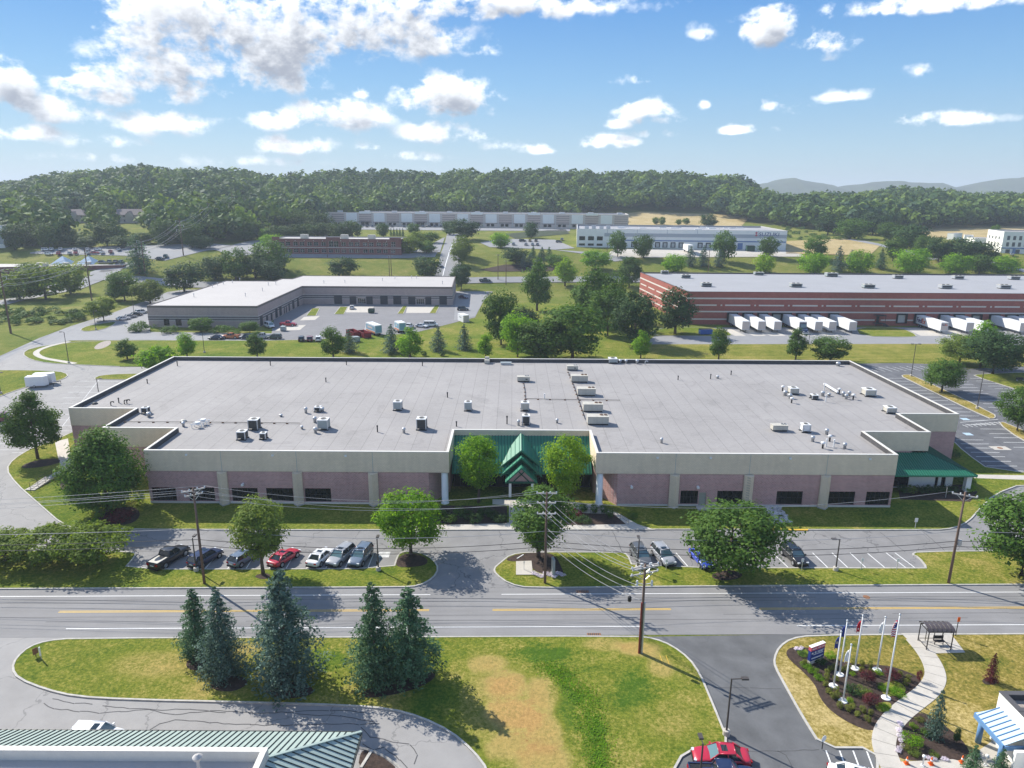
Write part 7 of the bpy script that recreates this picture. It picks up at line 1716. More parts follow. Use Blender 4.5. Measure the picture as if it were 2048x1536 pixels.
skip(707, 672, gh(707, 672, -14, -6), 6.5, 2.4, 1.8, 'red_dump', 'left one of two maroon open skips beside the box truck'); skip(728, 674, gh(728, 674, -14, -6), 6.5, 2.4, 1.8, 'red_dump', 'right one of two maroon open skips beside the box truck')
skip(712, 684, gh(712, 684, -14, -6), 2.2, 1.8, 1.6, 'greymetal', 'grey bin in front of the maroon skips', lid=True); skip(743, 626, 0, 2.2, 1.8, 1.6, 'green_dump', 'dark bin standing on the workshop yard', lid=True); skip(1411, 669, .1, 4.2, 1.9, 1.7, 'blue_dump', 'blue bin on the grass before the brick docks', lid=True); skip(567, 662, 0, 1.6, 1.4, 1.5, 'greymetal', 'pale grey utility bin at the workshop yard corner', lid=True); skip(1500, 503, 0, 4.5, 2.5, 3.2, 'green_dump', 'green compactor at the white warehouse docks', lid=True)
def container(x, y, label):
 p = G(x, y) + Vector((0, 0, .05)); r = empty('storage_container', p, gh(x, y, 10, 4), label, 'container'); b = MB(); b.box(-2.6, -1.2, .1, 2.6, 1.2, 2.7); b.build('shell', X['whitemetal'], r); b = MB(); b.box(-1.2, -1.22, 1.5, .8, -1.2, 1.9); b.build('lettering_panel', X['greymetal'], r); b = MB(); b.box(2.6, -1.1, .2, 2.63, 1.1, 2.6); b.build('door', X['offwhite'], r)
container(927, 643, 'white storage container at the right end of the yard')
p = G(1371, 503); b = MB()
def dtrailer():
 r = empty('semi_trailer', p + Vector((0, -6, .2)), 0, 'white trailer backed onto the white warehouse dock', 'trailer'); b = MB(); b.box(-1.6, -6, 1.1, 1.6, 6, 4.2); b.build('box', X['whitemetal'], r)
 for s in (-1, 1): q = MB(); q.cyl((s * .9, 3.5, .5), (s * 1.4, 3.5, .5), .5); q.build('wheel', X['tyre'], r); q = MB(); q.bar((s * .9, -4, 0), (s * .9, -4, 1.1), .15); q.build('landing_leg', X['trim'], r)
dtrailer()
# ------------------------------------------------------------------ roof plant on the warehouse
ZR = 7.85
def rp(x, y, z=ZR): return P(x, y, z)
def big_unit(x, y, w, label, rust=True):
 p = rp(x, y); L = w * depth(p) / F; r = empty('rooftop_unit', p + Vector((0, L * .22, 0)), 0, label, 'air handler', 'large beige rooftop units'); D, Hh = L * .52, L * .40
 b = MB(); b.box(-L / 2, -D / 2, .25, L / 2, D / 2, Hh); b.build('casing', X['beige'], r)
 b = MB(); b.box(-L / 2 - .05, -D / 2 - .05, Hh, L / 2 + .05, D / 2 + .05, Hh + .07); b.build('lid', X['beige'], r)
 b = MB(); b.box(-L / 2 + .1, -D / 2 + .1, 0, L / 2 - .1, D / 2 - .1, .25); b.build('curb', X['trim'], r)
 for i in range(4): b = MB(); x0 = -L / 2 + .12 + i * (L - .2) / 4; b.box(x0, -D / 2 - .03, .38, x0 + (L - .2) / 4 - .1, -D / 2, Hh - .1); b.build('access_panel', X['beige'], r)
 b = MB(); b.box(L / 2 - .9, -D / 2 - .04, .5, L / 2 - .45, -D / 2 - .028, Hh - .3); b.build('coil', X['coil'], r) if w < 30 else None
 for i in range(2):
  b = MB(); c = (L * .18 + i * L * .2, D * .08, Hh + .06); b.cyl(c, (c[0], c[1], c[2] + .14), L * .085, n=14); f = b.build('fan_cowl', X['rust'] if rust else X['galv'], r)
  b = MB(); b.cyl((c[0], c[1], c[2] + .141), (c[0], c[1], c[2] + .15), L * .065, n=12); b.build('fan', X['coil'], f)
for x, y, w, l in ((1145, 741, 22, 'beige rooftop unit nearest the back edge of the roof'), (1159, 765, 33, 'second beige rooftop unit from the back in the middle row'), (1173, 792, 36, 'third beige rooftop unit from the back in the middle row'), (1186, 824, 39, 'fourth beige rooftop unit from the back in the middle row'), (1196, 850, 42, 'front beige rooftop unit of the middle row'), (1047, 764, 25, 'lone beige rooftop unit left of the middle row'), (1560, 863, 30, 'pale rooftop unit with two fans on the right front of the roof')): big_unit(x, y, w, l, x < 1500 and w > 30)
def square_unit(x, y, w, h, label, dark=False, m='greymetal'):
 p = rp(x, y); s = depth(p) / F; W = w * s; Hh = h * s; r = empty('condenser_unit', p + Vector((0, W * .4, 0)), 0, label, 'air conditioner', 'square condenser units on the roof')
 b = MB(); b.box(-W / 2, -W / 2, .3, W / 2, W / 2, Hh); b.build('casing', X['coil'] if dark else X[m], r)
 for sx in (-1, 1):
  for sy in (-1, 1): q = MB(); q.box(sx * W / 2 - .07, sy * W / 2 - .07, 0, sx * W / 2 + .07, sy * W / 2 + .07, Hh + .02); q.build('corner_post', X['galv'], r)
 b = MB(); b.box(-W / 2 - .06, -W / 2 - .06, Hh, W / 2 + .06, W / 2 + .06, Hh + .12); b.build('lid', X['whitemetal'], r)
 b = MB(); b.cyl((0, 0, Hh + .12), (0, 0, Hh + .2), W * .33, n=16); f = b.build('fan_cowl', X['beige'], r); b = MB(); b.cyl((0, 0, Hh + .2), (0, 0, Hh + .205), W * .27, n=14); b.build('fan', X['coil'], f)
 b = MB(); b.box(-W / 2 - .15, -W / 2 - .15, 0, W / 2 + .15, -W / 2 + .1, .14); b.box(-W / 2 - .15, W / 2 - .1, 0, W / 2 + .15, W / 2 + .15, .14); b.build('sleeper', X['trim'], r)
for a in ((795, 821, 15, 17, 'grey-green condenser in the centre left of the roof'), (936, 822, 13, 17, 'grey-green condenser right of the centre left one'), (843, 860, 18, 22, 'beige condenser with dark grille nearest the roof front', True), (507, 860, 18, 20, 'dark-grilled condenser with white lid at the left', True), (483, 880, 16, 16, 'smaller dark-grilled condenser at the front left', True), (646, 860, 19, 20, 'white and green condenser between two capped vents'), (1050, 822, 15, 16, 'beige condenser above the entrance', False, 'beige'), (1052, 850, 14, 18, 'dark-fronted condenser just behind the entrance parapet', True), (1612, 865, 15, 15, 'white condenser beside the two-fan unit', False, 'whitemetal'), (1588, 789, 16, 12, 'white unit behind a group of capped vents', False, 'beige'), (1740, 793, 20, 13, 'beige unit alone near the right edge', False, 'beige'), (1782, 827, 18, 11, 'beige unit at the stepped right corner', False, 'beige'), (1226, 727, 16, 9, 'pale unit at the back parapet'), (526, 879, 11, 12, 'small dark condenser at the front left', True), (290, 828, 11, 12, 'dark condenser at the left stepped corner', True), (635, 824, 11, 9, 'dark low unit between two capped vents', True), (1630, 799, 12, 8, 'dark grille box among the right vents', True)): square_unit(*a)
def cap_vent(x, y, w, h, label):
 p = rp(x, y); s = depth(p) / F; rr = w * s / 2; Hh = h * s; b = MB(); b.lathe([(rr * .75, 0), (rr * .75, Hh * .55), (rr, Hh * .58), (rr * 1.02, Hh * .85), (rr * .7, Hh)], n=14)
 o = b.build('roof_vent', X['galv'], None, True, p); tag(o, label, 'vent', 'capped vents on the roof')
VL = [(612, 826, 7, 12, 'left of the dark low unit'), (645, 824, 8, 10, 'right of the dark low unit'), (630, 845, 8, 12, 'behind the white and green condenser'), (631, 866, 8, 12, 'in front of the white and green condenser'), (808, 866, 7, 11, 'left of the beige dark-grilled condenser'), (298, 834, 9, 10, 'touching the dark condenser at the left corner'), (367, 853, 7, 10, 'by the left pipe racks'), (1037, 851, 6, 12, 'left of the unit behind the entrance'), (1323, 886, 6, 11, 'alone on the right front roof'), (1570, 791, 8, 10, 'left of the white unit'), (1580, 797, 8, 10, 'in front of the white unit'), (1645, 792, 8, 10, 'right of the dark grille box'), (1658, 792, 7, 6, 'low beside the bent pipe'), (1686, 793, 7, 10, 'left in the trio near the right edge'), (1698, 792, 7, 10, 'behind in the trio near the right edge'), (1692, 798, 7, 10, 'front in the trio near the right edge'), (1653, 869, 8, 12, 'right of the white condenser'), (1625, 883, 8, 12, 'in front of the white condenser'), (1689, 897, 8, 12, 'nearest the right front corner'), (1435, 757, 6, 6, 'small and low at the back centre right'), (604, 858, 6, 7, 'small and white left of the vents'), (562, 833, 7, 5, 'flat and pale at the centre left'), (1676, 732, 9, 8, 'white at the back right corner'), (1240, 727, 6, 8, 'first by the back parapet unit'), (1252, 727, 6, 8, 'second by the back parapet unit'), (1274, 728, 6, 9, 'last by the back parapet unit'), (1114, 846, 6, 9, 'between the entrance and the front beige unit')]
for x, y, w, h, l in VL: cap_vent(x, y, w, h, 'capped round roof vent ' + l)
def pipe(x, y, h, label, bent=False, m='trim'):
 p = rp(x, y); s = depth(p) / F; Hh = h * s; b = MB()
 if bent: b.tube([(0, 0, 0), (0, 0, Hh * .7), (.1, 0, Hh), (.45, 0, Hh * 1.05), (.65, 0, Hh * .8)], .11, 8)
 else: b.cyl((0, 0, 0), (0, 0, Hh * .82), .10, n=8); b.cyl((0, 0, Hh * .8), (0, 0, Hh), .14, n=8)
 o = b.build('vent_pipe', X[m], None, False, p); tag(o, label, 'pipe', 'thin vent pipes on the roof')
PL = [(355, 732, 10, 'at the back left corner'), (541, 731, 9, 'on the back left'), (693, 730, 9, 'on the back, centre left'), (845, 732, 10, 'on the back, before the hatch'), (652, 764, 9, 'alone behind the centre left'), (895, 795, 11, 'above the grey-green condenser'), (755, 864, 14, 'left of the capped vent at the centre'), (295, 767, 9, 'beside the left edge'), (238, 806, 11, 'by the bent pipes'), (913, 853, 11, 'at the entrance corner'), (1014, 848, 17, 'tallest, behind the entrance'), (1356, 760, 9, 'on the back right'), (1421, 758, 10, 'by the low white vent'), (1462, 750, 9, 'farthest on the back right')]
for x, y, h, l in PL: pipe(x, y, h, 'thin dark vent pipe ' + l)
for x, y, l in ((222, 811, 'left bent vent pipe near the left roof edge'), (249, 808, 'middle bent vent pipe near the left roof edge'), (254, 807, 'right bent vent pipe near the left roof edge'), (1290, 730, 'bent flue pipe at the back parapet')): pipe(x, y, 8, l, True, 'galv' if x > 1000 else 'trim')
for x, y, h, l in ((1652, 893, 16, 'left white pipe near the front right corner'), (1667, 894, 16, 'right white pipe near the front right corner'), (1648, 780, 14, 'white pipe at the top of the sloping duct'), (1651, 804, 15, 'white pipe in front of the low vent'), (1897, 824, 6, 'short white pipe at the right step'), (1089, 798, 11, 'thin white pipe beside the roof conduit')): pipe(x, y, h, l, False, 'whitemetal')
for x, y, l in ((1645, 897, 'dark-based vent stack left of the white pipes'), (1659, 883, 'dark-based vent stack behind the white pipes'), (1565, 782, 'mushroom stack behind the left vents'), (1583, 806, 'mushroom stack in front of the left vents'), (1678, 787, 'mushroom stack left of the trio'), (1706, 799, 'mushroom stack right of the trio')):
 p = rp(x, y); r = empty('vent_stack', p, 0, l, 'vent', 'mushroom stacks on the roof'); b = MB(); b.cyl((0, 0, 0), (0, 0, .8), .14, n=10); b.build('pipe', X['trim'], r); b = MB(); b.lathe([(.2, .75), (.36, .9), (.33, 1.05), (.12, 1.15)], n=12); b.build('cap', X['whitemetal'], r, True)
def misc_roof():
 a, c = rp(1648, 772), rp(1675, 789); r = empty('sloping_duct', a, 0, 'long white duct lying aslant on the right part of the roof', 'duct'); d = c - a; b = MB(); b.bar((0, 0, .5), d + Vector((0, 0, .5)), .35, .3); b.build('duct', X['whitemetal'], r)
 for t in (.1, .5, .9): q = d * t; k = MB(); k.bar((q.x, q.y, 0), (q.x, q.y, .4), .1); k.build('support', X['trim'], r)
 for (pts, lab) in (([(1047, 768), (1050, 785), (1050, 800), (1052, 830)], 'dark conduit running from the lone beige unit to the entrance'), ([(1052, 799), (1100, 800), (1160, 801), (1240, 802)], 'dark conduit crossing between the beige units'), ([(1136, 745), (1148, 775), (1158, 805), (1170, 840)], 'dark conduit beside the row of beige units'), ([(250, 845), (420, 846), (600, 848)], 'faint conduit across the left roof')):
  q = [rp(*p) for p in pts]; o = empty('roof_conduit', q[0], 0, lab, 'conduit'); b = MB(); b.tube([p - q[0] + Vector((0, 0, .18)) for p in q], .05, 5); b.build('pipe', X['trim'], o)
  for s, e in zip(q, q[1:]):
   n = max(2, int((e - s).length / 2.2))
   for i in range(n): k = MB(); w = s.lerp(e, i / n) - q[0]; k.obox((w.x, w.y, .08), (.35, .2, .15)); k.build('block', X['rust'], o)
 p = rp(1012, 729); r = empty('roof_hatch', p, 0, 'low framed hatch at the back of the roof', 'hatch'); b = MB(); b.box(-1.2, -.5, 0, 1.2, .5, .45); b.build('curb', X['galv'], r); b = MB(); b.box(-1.3, -.6, .45, 1.3, .6, .55); b.build('lid', X['greymetal'], r)
 p = rp(974, 727); r = empty('roof_chest', p, 0, 'two small beige boxes at the back parapet', 'box'); b = MB(); b.box(-.6, -.5, .1, .6, .3, .9); b.build('chest', X['beige'], r); b = MB(); b.box(-.5, .6, .1, .5, 1.2, 1.4); b.build('rear_chest', X['beige'], r)
 for x, y, l in ((396, 855, 'nearer white pipe rack on the left roof'), (407, 849, 'farther white pipe rack on the left roof')):
  p = rp(x, y); r = empty('pipe_rack', p, 0, l, 'rack', 'white pipe racks on the left roof')
  for s in (-1, 1):
   b = MB(); b.bar((-1, s * .45, .7), (1, s * .45, .7), .12); b.build('rail', X['whitemetal'], r)
   for t in (-.8, .8): b = MB(); b.bar((t, s * .45, 0), (t, s * .45, .65), .09); b.build('leg', X['whitemetal'], r)
  b = MB(); b.cyl((0, 0, .7), (0, 0, 1.0), .45, n=12); b.build('drum', X['whitemetal'], r)
 p = rp(190, 808); b = MB(); b.lathe([(.5, 0), (.5, .12), (.3, .3), (.1, .36)], n=14); tag(b.build('roof_drain', X['coil'], None, True, p), 'low dark dome at the left corner of the roof', 'drain')
 p = rp(367, 843); b = MB(); b.lathe([(.55, 0), (.55, .15), (.35, .32), (.1, .38)], n=14); tag(b.build('roof_dome', X['beige'], None, True, p), 'low pale dome behind the pipe racks', 'vent')
misc_roof()
RB = [(1329, 548, 14, 8), (1371, 556, 18, 8), (1412, 573, 20, 9), (1517, 550, 18, 7), (1591, 574, 22, 9), (1662, 553, 22, 9), (1736, 576, 22, 9), (1795, 557, 18, 8), (1890, 577, 22, 9), (1915, 558, 19, 8), (2007, 577, 22, 9), (2027, 559, 19, 8)]
for i, (x, y, w, h) in enumerate(RB):
 p = P(x, y, 11.55); s = depth(p) / F; r = empty('rooftop_unit', p, 0, f'{ORD[i] if i < 12 else "last"} roof unit from the left on the red brick warehouse', 'air handler', 'roof units on the red brick warehouse'); W, Hh = w * s, h * s * .8
 b = MB(); b.box(-W / 2, -W * .3, .3, W / 2, W * .3, Hh); b.build('casing', X['galv' if i > 6 else 'greymetal'], r); b = MB(); b.box(-W / 2 - .05, -W * .3 - .05, Hh, W / 2 + .05, W * .3 + .05, Hh + .1); b.build('lid', X['beige'], r)
 b = MB(); b.box(-W * .42, -W * .3 - .04, .5, W * .42, -W * .3, Hh - .2); b.build('coil', X['coil'], r); b = MB(); b.box(-W / 2 + .2, -W * .25, 0, W / 2 - .2, W * .25, .3); b.build('curb', X['trim'], r)
 for k in (-1, 1): b = MB(); b.cyl((k * W * .2, 0, Hh + .1), (k * W * .2, 0, Hh + .25), W * .13, n=12); b.build('fan_cowl', X['coil'], r)
for i, (x, y) in enumerate(sorted([(374, 567), (425, 575), (435, 571), (447, 569), (465, 566), (480, 562), (537, 571), (552, 570), (525, 582), (491, 593), (388, 594), (648, 567), (690, 566), (765, 562), (790, 558), (885, 568), (823, 557), (833, 557)])):
 p = P(x, y, 7.5); b = MB(); b.cyl((0, 0, 0), (0, 0, 1.1), .12, n=8); b.cyl((0, 0, 1.1), (0, 0, 1.35), .22, n=8); tag(b.build('vent_pipe', X['galv'], None, False, p), f'{nth(i + 1)} vent pipe from the left on the pale workshop roof', 'pipe', 'vent pipes on the workshop roof')

# ------------------------------------------------------------------ utility poles and their cables
WIRES = []
def upole(bx, by, ty, label, yaw, arms, big=False, conduit=False, drum=None):
 p = P(bx, by, .1); h = z_at(p, ty) - .1; r = empty('utility_pole', p, 0, label, 'utility pole', 'utility poles along the street')
 b = MB(); b.tube([(0, 0, -.3), (0, 0, h * .5), (0, 0, h)], [.17, .145, .11], 10); b.build('pole', X['pole'], r, True); pts = {}
 d = Vector((math.cos(yaw), math.sin(yaw), 0))
 for (z, L, dbl) in arms:
  for s in ((-1, 1) if dbl else (1,)):
   q = MB(); o = Vector((-d.y, d.x, 0)) * .16 * s; q.bar(-d * L / 2 + o + Vector((0, 0, h - z)), d * L / 2 + o + Vector((0, 0, h - z)), .11, .14); a = q.build('cross_arm', X['arm'], r)
  for k, t in enumerate((-.48, -.17, .17, .48)):
   c = d * L * t + Vector((0, 0, h - z + .07)); i = MB(); i.lathe([(.04, 0), (.09, .05), (.05, .12), (.1, .17), (.05, .26)], c, 8); i.build('insulator', X['ceramic'], a); pts[(z, k)] = p + c + Vector((0, 0, .26))
  q = MB(); q.bar(d * L * .3 + Vector((0, 0, h - z)), (0, 0, h - z - .7), .05); q.bar(-d * L * .3 + Vector((0, 0, h - z)), (0, 0, h - z - .7), .05); q.build('arm_brace', X['galv'], r)
 if conduit:
  for s, m in ((-1, 'polered'), (1, 'galv')):
   q = MB(); q.cyl((s * .16, -.14, 0), (s * .16, -.14, h * .58), .085, n=8); q.build('conduit', X[m], r)
  for s in (-1, 1):
   q = MB(); c = Vector((s * .75, -.1, h - 2.1)); q.lathe([(.12, -.3), (.14, -.2), (.08, 0), (.14, .1), (.09, .3)], c, 8); q.bar((0, 0, h - 2.3), c, .06); q.build('cutout_switch', X['ceramic'], r)
 if drum:
  q = MB(); q.lathe([(.22, -.4), (.26, -.36), (.26, .3), (.2, .38)], (drum[0], drum[1], drum[2]), 12); q.bar((0, 0, drum[2]), (drum[0], drum[1], drum[2]), .06); q.build('transformer', X['arm'] if not big else X['trim'], r)
 return p, h, pts
pA, hA, tA = upole(409, 1167, 976, 'utility pole at the left among the parked cars', R(35), [(.35, 2.6, False), (.95, 2.0, False)])
pB, hB, tB = upole(1090, 1166, 984, 'utility pole beside the entrance drive', R(0), [(.25, 2.4, False), (1.5, 2.2, False), (2.9, 2.2, False)])
pC, hC, tC = upole(1280, 1305, 1128, 'nearest utility pole with double arms and a red conduit', R(20), [(.35, 3.1, True), (1.15, 3.1, False)], True, True)
pD, hD, tD = upole(1897, 1166, 984, 'leaning utility pole at the right by the drive', R(-30), [(.5, 2.6, False)], False, False, (.35, -.1, 5.6))
def span(a, b, sag, r, m, name, label, grp, n=18):
 pts = [a.lerp(b, i / n) - Vector((0, 0, sag * 4 * (i / n) * (1 - i / n))) for i in range(n + 1)]; o = a.copy()
 k = MB(); k.tube([q - o for q in pts], r, 5); w = k.build(name, X[m], None, True, o); tag(w, label, 'cable', grp)
def off(p, z): return p + Vector((0, 0, z))
WL, WR = Vector((-120, pA.y - .6, 0)), Vector((125, pD.y + 1.5, 0))
GR = 'overhead cables along the street'
for i, (z, sag) in enumerate(((hA - .2, 1.0), (hA - .9, 1.0))):
 for k in (0, 3):
  dy = (-.9 if k == 0 else .9)
  nm = ('upper' if i == 0 else 'lower') + (' near' if k == 0 else ' far')
  span(off(WL, 9.6 - i * .7) + Vector((0, dy, 0)), tA[((.35, .95)[i], k)], 1.2, .022, 'wire', 'power_cable', f'pale {nm} cable running left from the left utility pole', GR)
  span(tA[((.35, .95)[i], k)], tB[((.25, 1.5)[i], k)], 1.6, .02, 'wire', 'power_cable', f'pale {nm} cable between the left pole and the entrance pole', GR)
for z, m, l in ((hA * .58, 'wire', 'thick pale messenger'), (hA * .47, 'wire_dk', 'upper black telephone'), (hA * .41, 'wire_dk', 'lower black telephone')):
 f = z / hA
 span(off(WL, z - .5), off(pA, z), .8, .035 if m == 'wire_dk' else .03, m, 'telephone_cable', f'{l} cable left of the left pole', GR); span(off(pA, z), off(pB, hB * f), 1.1, .035 if m == 'wire_dk' else .03, m, 'telephone_cable', f'{l} cable between the left pole and the entrance pole', GR)
 span(off(pB, hB * f), off(pD, hD * f), 1.3, .035 if m == 'wire_dk' else .03, m, 'telephone_cable', f'{l} cable between the entrance pole and the right pole', GR); span(off(pD, hD * f), off(WR, z), .8, .035, m, 'telephone_cable', f'{l} cable right of the right pole', GR)
span(tB[(1.5, 3)], tD[(.5, 0)], 1.5, .022, 'wire', 'power_cable', 'pale power cable between the entrance pole and the right pole', GR)
for k in range(4): span(tB[((1.5, 2.9)[k % 2], k)], tC[((.35, 1.15)[k % 2], k)], 1.0, .024, 'wire', 'power_cable', f'{ORD[k]} of the pale cables crossing the street to the nearest pole', GR)
for k, z in enumerate((.62, .55, .47)): span(off(pB, hB * z), off(pC, hC * (z + .12)), .9, .028, 'wire', 'power_cable', f'{("upper", "middle", "lower")[k]} service cable crossing the street to the nearest pole', GR)
b = MB(); b.lathe([(.16, -.28), (.2, -.2), (.2, .2), (.14, .28)], n=12); tag(b.build('splice_case', X['trim'], None, True, pC + Vector((-1.35, .25, hC * .60))), 'black splice case hanging on the cables by the nearest pole', 'splice case')
# transmission poles at the left
TP = [(22, 667, 532), (184, 602, 497), (291, 552, 478), (367, 512, 438), (423, 478, 404), (470, 458, 385)]; tps = []
for i, (x, y, t) in enumerate(TP):
 p = G(x, y); h = z_at(p, t) - p.z; r = empty('transmission_pole', p, 0, f'{ORD[i]} tall dark transmission pole from the left', 'utility pole', 'transmission poles climbing the hill'); b = MB(); b.tube([(0, 0, -.5), (0, 0, h)], [.35, .2], 8); b.build('pole', X['pole'], r); at = []
 for k in range(3):
  s = 1 if k % 2 else -1; z = h - .8 - k * 2.4; q = MB(); q.bar((0, 0, z - .5), (s * 2.0, -.4, z), .14); a = q.build('davit_arm', X['arm'], r); q = MB(); q.cyl((s * 2.0, -.4, z), (s * 2.1, -.4, z - 1.1), .09, n=6); q.build('insulator', X['ceramic'], a); at.append(p + Vector((s * 2.1, -.4, z - 1.1)))
  q = MB(); q.bar((0, 0, z - .5), (-s * 1.4, .3, z - .2), .12); a = q.build('davit_arm', X['arm'], r); at.append(p + Vector((-s * 1.4, .3, z - .2)))
 tps.append(at)
tps.insert(0, [q + (tps[0][i] - tps[1][i]) * .9 for i, q in enumerate(tps[0])])
for j, (A, B) in enumerate(zip(tps, tps[1:])):
 for k in range(6): span(A[k], B[k], 2.0, .05, 'wire', 'power_cable', f'cable {("top", "upper", "middle", "lower middle", "low", "bottom")[k]} between ' + (f'the {ORD[j - 1]} and {ORD[j]} transmission poles' if j else 'the frame edge and the first transmission pole'), 'cables between the transmission poles', 12)
for i, (x, y, t) in enumerate(((655, 515, 470), (779, 552, 512), (783, 552, 510), (996, 560, 508), (1012, 570, 520), (1213, 530, 488), (1416, 545, 500), (510, 560, 520), (382, 555, 520))):
 p = G(x, y); h = z_at(p, t) - p.z; r = empty('utility_pole', p, 0, f'{ORD[i]} thin utility pole from the left behind the workshop and on the slope' if i else 'thin utility pole on the grass below the brick office', 'utility pole', 'thin utility poles on the slope'); b = MB(); b.tube([(0, 0, -.5), (0, 0, h)], [.2, .13], 8); b.build('pole', X['pole'], r); q = MB(); q.bar((-1.1, 0, h - .5), (1.1, 0, h - .5), .12); q.build('cross_arm', X['arm'], r)

# ------------------------------------------------------------------ lamps, signs, flags, shelter and small things
def lamp(bx, by, ty, label, heads=1, yaw=0.0, base=True, z0=.1, arm=.7):
 p = G(bx, by) + Vector((0, 0, z0)); h = z_at(p, ty) - p.z; r = empty('lamp_post', p, yaw, label, 'lamp post', 'lamp posts')
 b = MB(); b.tube([(0, 0, .0), (0, 0, h)], [.10, .07], 8); b.build('post', X['bronze'], r)
 if base: b = MB(); b.lathe([(.32, -.1), (.32, .45), (.28, .5)], n=12); b.build('base', X['concrete'], r)
 for k in range(heads):
  s = 1 if k == 0 else -1; q = MB(); q.bar((0, 0, h - .05), (s * arm, 0, h), .07); a = q.build('arm', X['bronze'], r); q = MB(); q.obox((s * (arm + .25), 0, h + .02), (.62, .34, .16)); hd_ = q.build('lamp_head', X['bronze'], r); q = MB(); q.obox((s * (arm + .25), 0, h - .07), (.45, .26, .02)); q.build('lens', X['lens'], hd_)
lamp(393, 1143, 1076, 'lamp post in front of the dark blue car', yaw=R(90), arm=.4); lamp(757, 1142, 1077, 'lamp post beside the disabled bay', yaw=R(90), arm=.3); lamp(1275, 1140, 1078, 'lamp post behind the nearest utility pole', yaw=R(90), arm=.3); lamp(1671, 1142, 1078, 'lamp post at the right part of the front car park', yaw=R(180), arm=.5)
lamp(1452, 1471, 1357, 'tall lamp post beside the drive at the bottom', yaw=R(0), arm=.9); lamp(1398, 1575, 1487, 'lamp post beside the red sedan at the bottom edge', yaw=R(90), arm=.5)
lamp(1822, 753, 688, 'twin-headed lamp post at the far end of the car park island', 2); lamp(1954, 818, 741, 'twin-headed lamp post in the middle of the car park island', 2); lamp(138, 727, 664, 'lamp post at the curling path', 1, R(180)); lamp(197, 784, 757, 'lamp post behind the left roof edge', 1, base=False); lamp(2, 788, 745, 'lamp post at the left frame edge'); lamp(409, 706, 666, 'lamp post on the lawn before the orange pickup', 1); lamp(192, 660, 622, 'lamp post on the small island left of the workshop'); lamp(268, 625, 586, 'lamp post beside the left row of cars'); lamp(1617, 690, 664, 'lamp post before the docked trailers', base=False); lamp(1005, 690, 640, 'lamp post near the big tree clump', base=False) if False else None
def flag_pole(bx, by, ty, label, kind):
 p = P(bx, by, .13); h = z_at(p, ty) - .13; r = empty('flagpole', p, 0, label, 'flagpole', 'flagpoles in the garden'); b = MB(); b.tube([(0, 0, 0), (0, 0, h)], [.085, .05], 10); b.build('pole', X['whitemetal'], r, True)
 b = MB(); b.lathe([(.42, 0), (.44, .04), (.40, .08), (.14, .10), (.12, .2)], n=20); b.build('base_collar', X['whitemetal'], r); b = MB(); b.lathe([(.02, 0), (.09, .05), (.11, .11), (.07, .18), (.01, .21)], (0, 0, h), 10); b.build('ball_finial', X['galv'], r, True)
 b = MB(); b.tube([(-.10, -.02, h - .15), (-.11, -.02, 1.2)], .012, 4); b.build('halyard', X['wire'], r)
 # the flag hangs limp: a narrow curtain of folds, wider lower down
 L = {'us': 1.9}.get(kind, 1.35); n, m = 14, 15; V, Q, I = [], [], []
 for j in range(m + 1):
  t = j / m; w = .12 + (.40 if kind == 'us' else .30) * math.sin(min(1, t * 1.25) * math.pi * .62)
  for i in range(n + 1):
   u = i / n; V.append((-.09 - w * u, -.02 + .07 * math.sin(u * 9 + t * 3) * (.3 + u), h - .35 - t * L * (1 - .12 * u) - .22 * u))
 for j in range(m):
  for i in range(n):
   Q.append((j * (n + 1) + i, j * (n + 1) + i + 1, (j + 1) * (n + 1) + i + 1, (j + 1) * (n + 1) + i));
   if kind == 'us': I.append(2 if (j < 7 and i < 8) else (j % 2))
   elif kind == 'blue': I.append(3 if (5 < j < 9 and 4 < i < 9) else 2)
   elif kind == 'red': I.append(1 if (9 < j < 12 and 4 < i < 8) else 0)
   elif kind == 'navy': I.append(2)
   else: I.append(1)
 o = link('flag', np_mesh('flag', np.array(V), np.array(Q), [X['flagred'], X['flagwhite'], X['flagblue'], X['flaggold']], True, I), r); md = o.modifiers.new('thick', 'SOLIDIFY'); md.thickness = .01
X['flagred'] = mat('flag_red', (.45, .02, .035), .8, var=.08); X['flagwhite'] = mat('flag_white', (.75, .75, .75), .8, var=.05); X['flagblue'] = mat('flag_blue', (.025, .045, .22), .8, var=.1); X['flaggold'] = mat('flag_gold', (.5, .45, .3), .8, var=.1)
flag_pole(1667, 1372, 1265, 'flagpole with a blue flag at the left of the garden', 'blue'); flag_pole(1679, 1349, 1243, 'flagpole with a dark navy flag just behind the left one', 'navy'); flag_pole(1686, 1402, 1291, 'nearest low flagpole with a white flag', 'white'); flag_pole(1710, 1337, 1233, 'flagpole with a red flag at the back', 'red'); flag_pole(1754, 1340, 1236, 'flagpole with a white flag at the back right', 'white'); flag_pole(1772, 1396, 1231, 'tallest flagpole with a striped red and white flag', 'us')
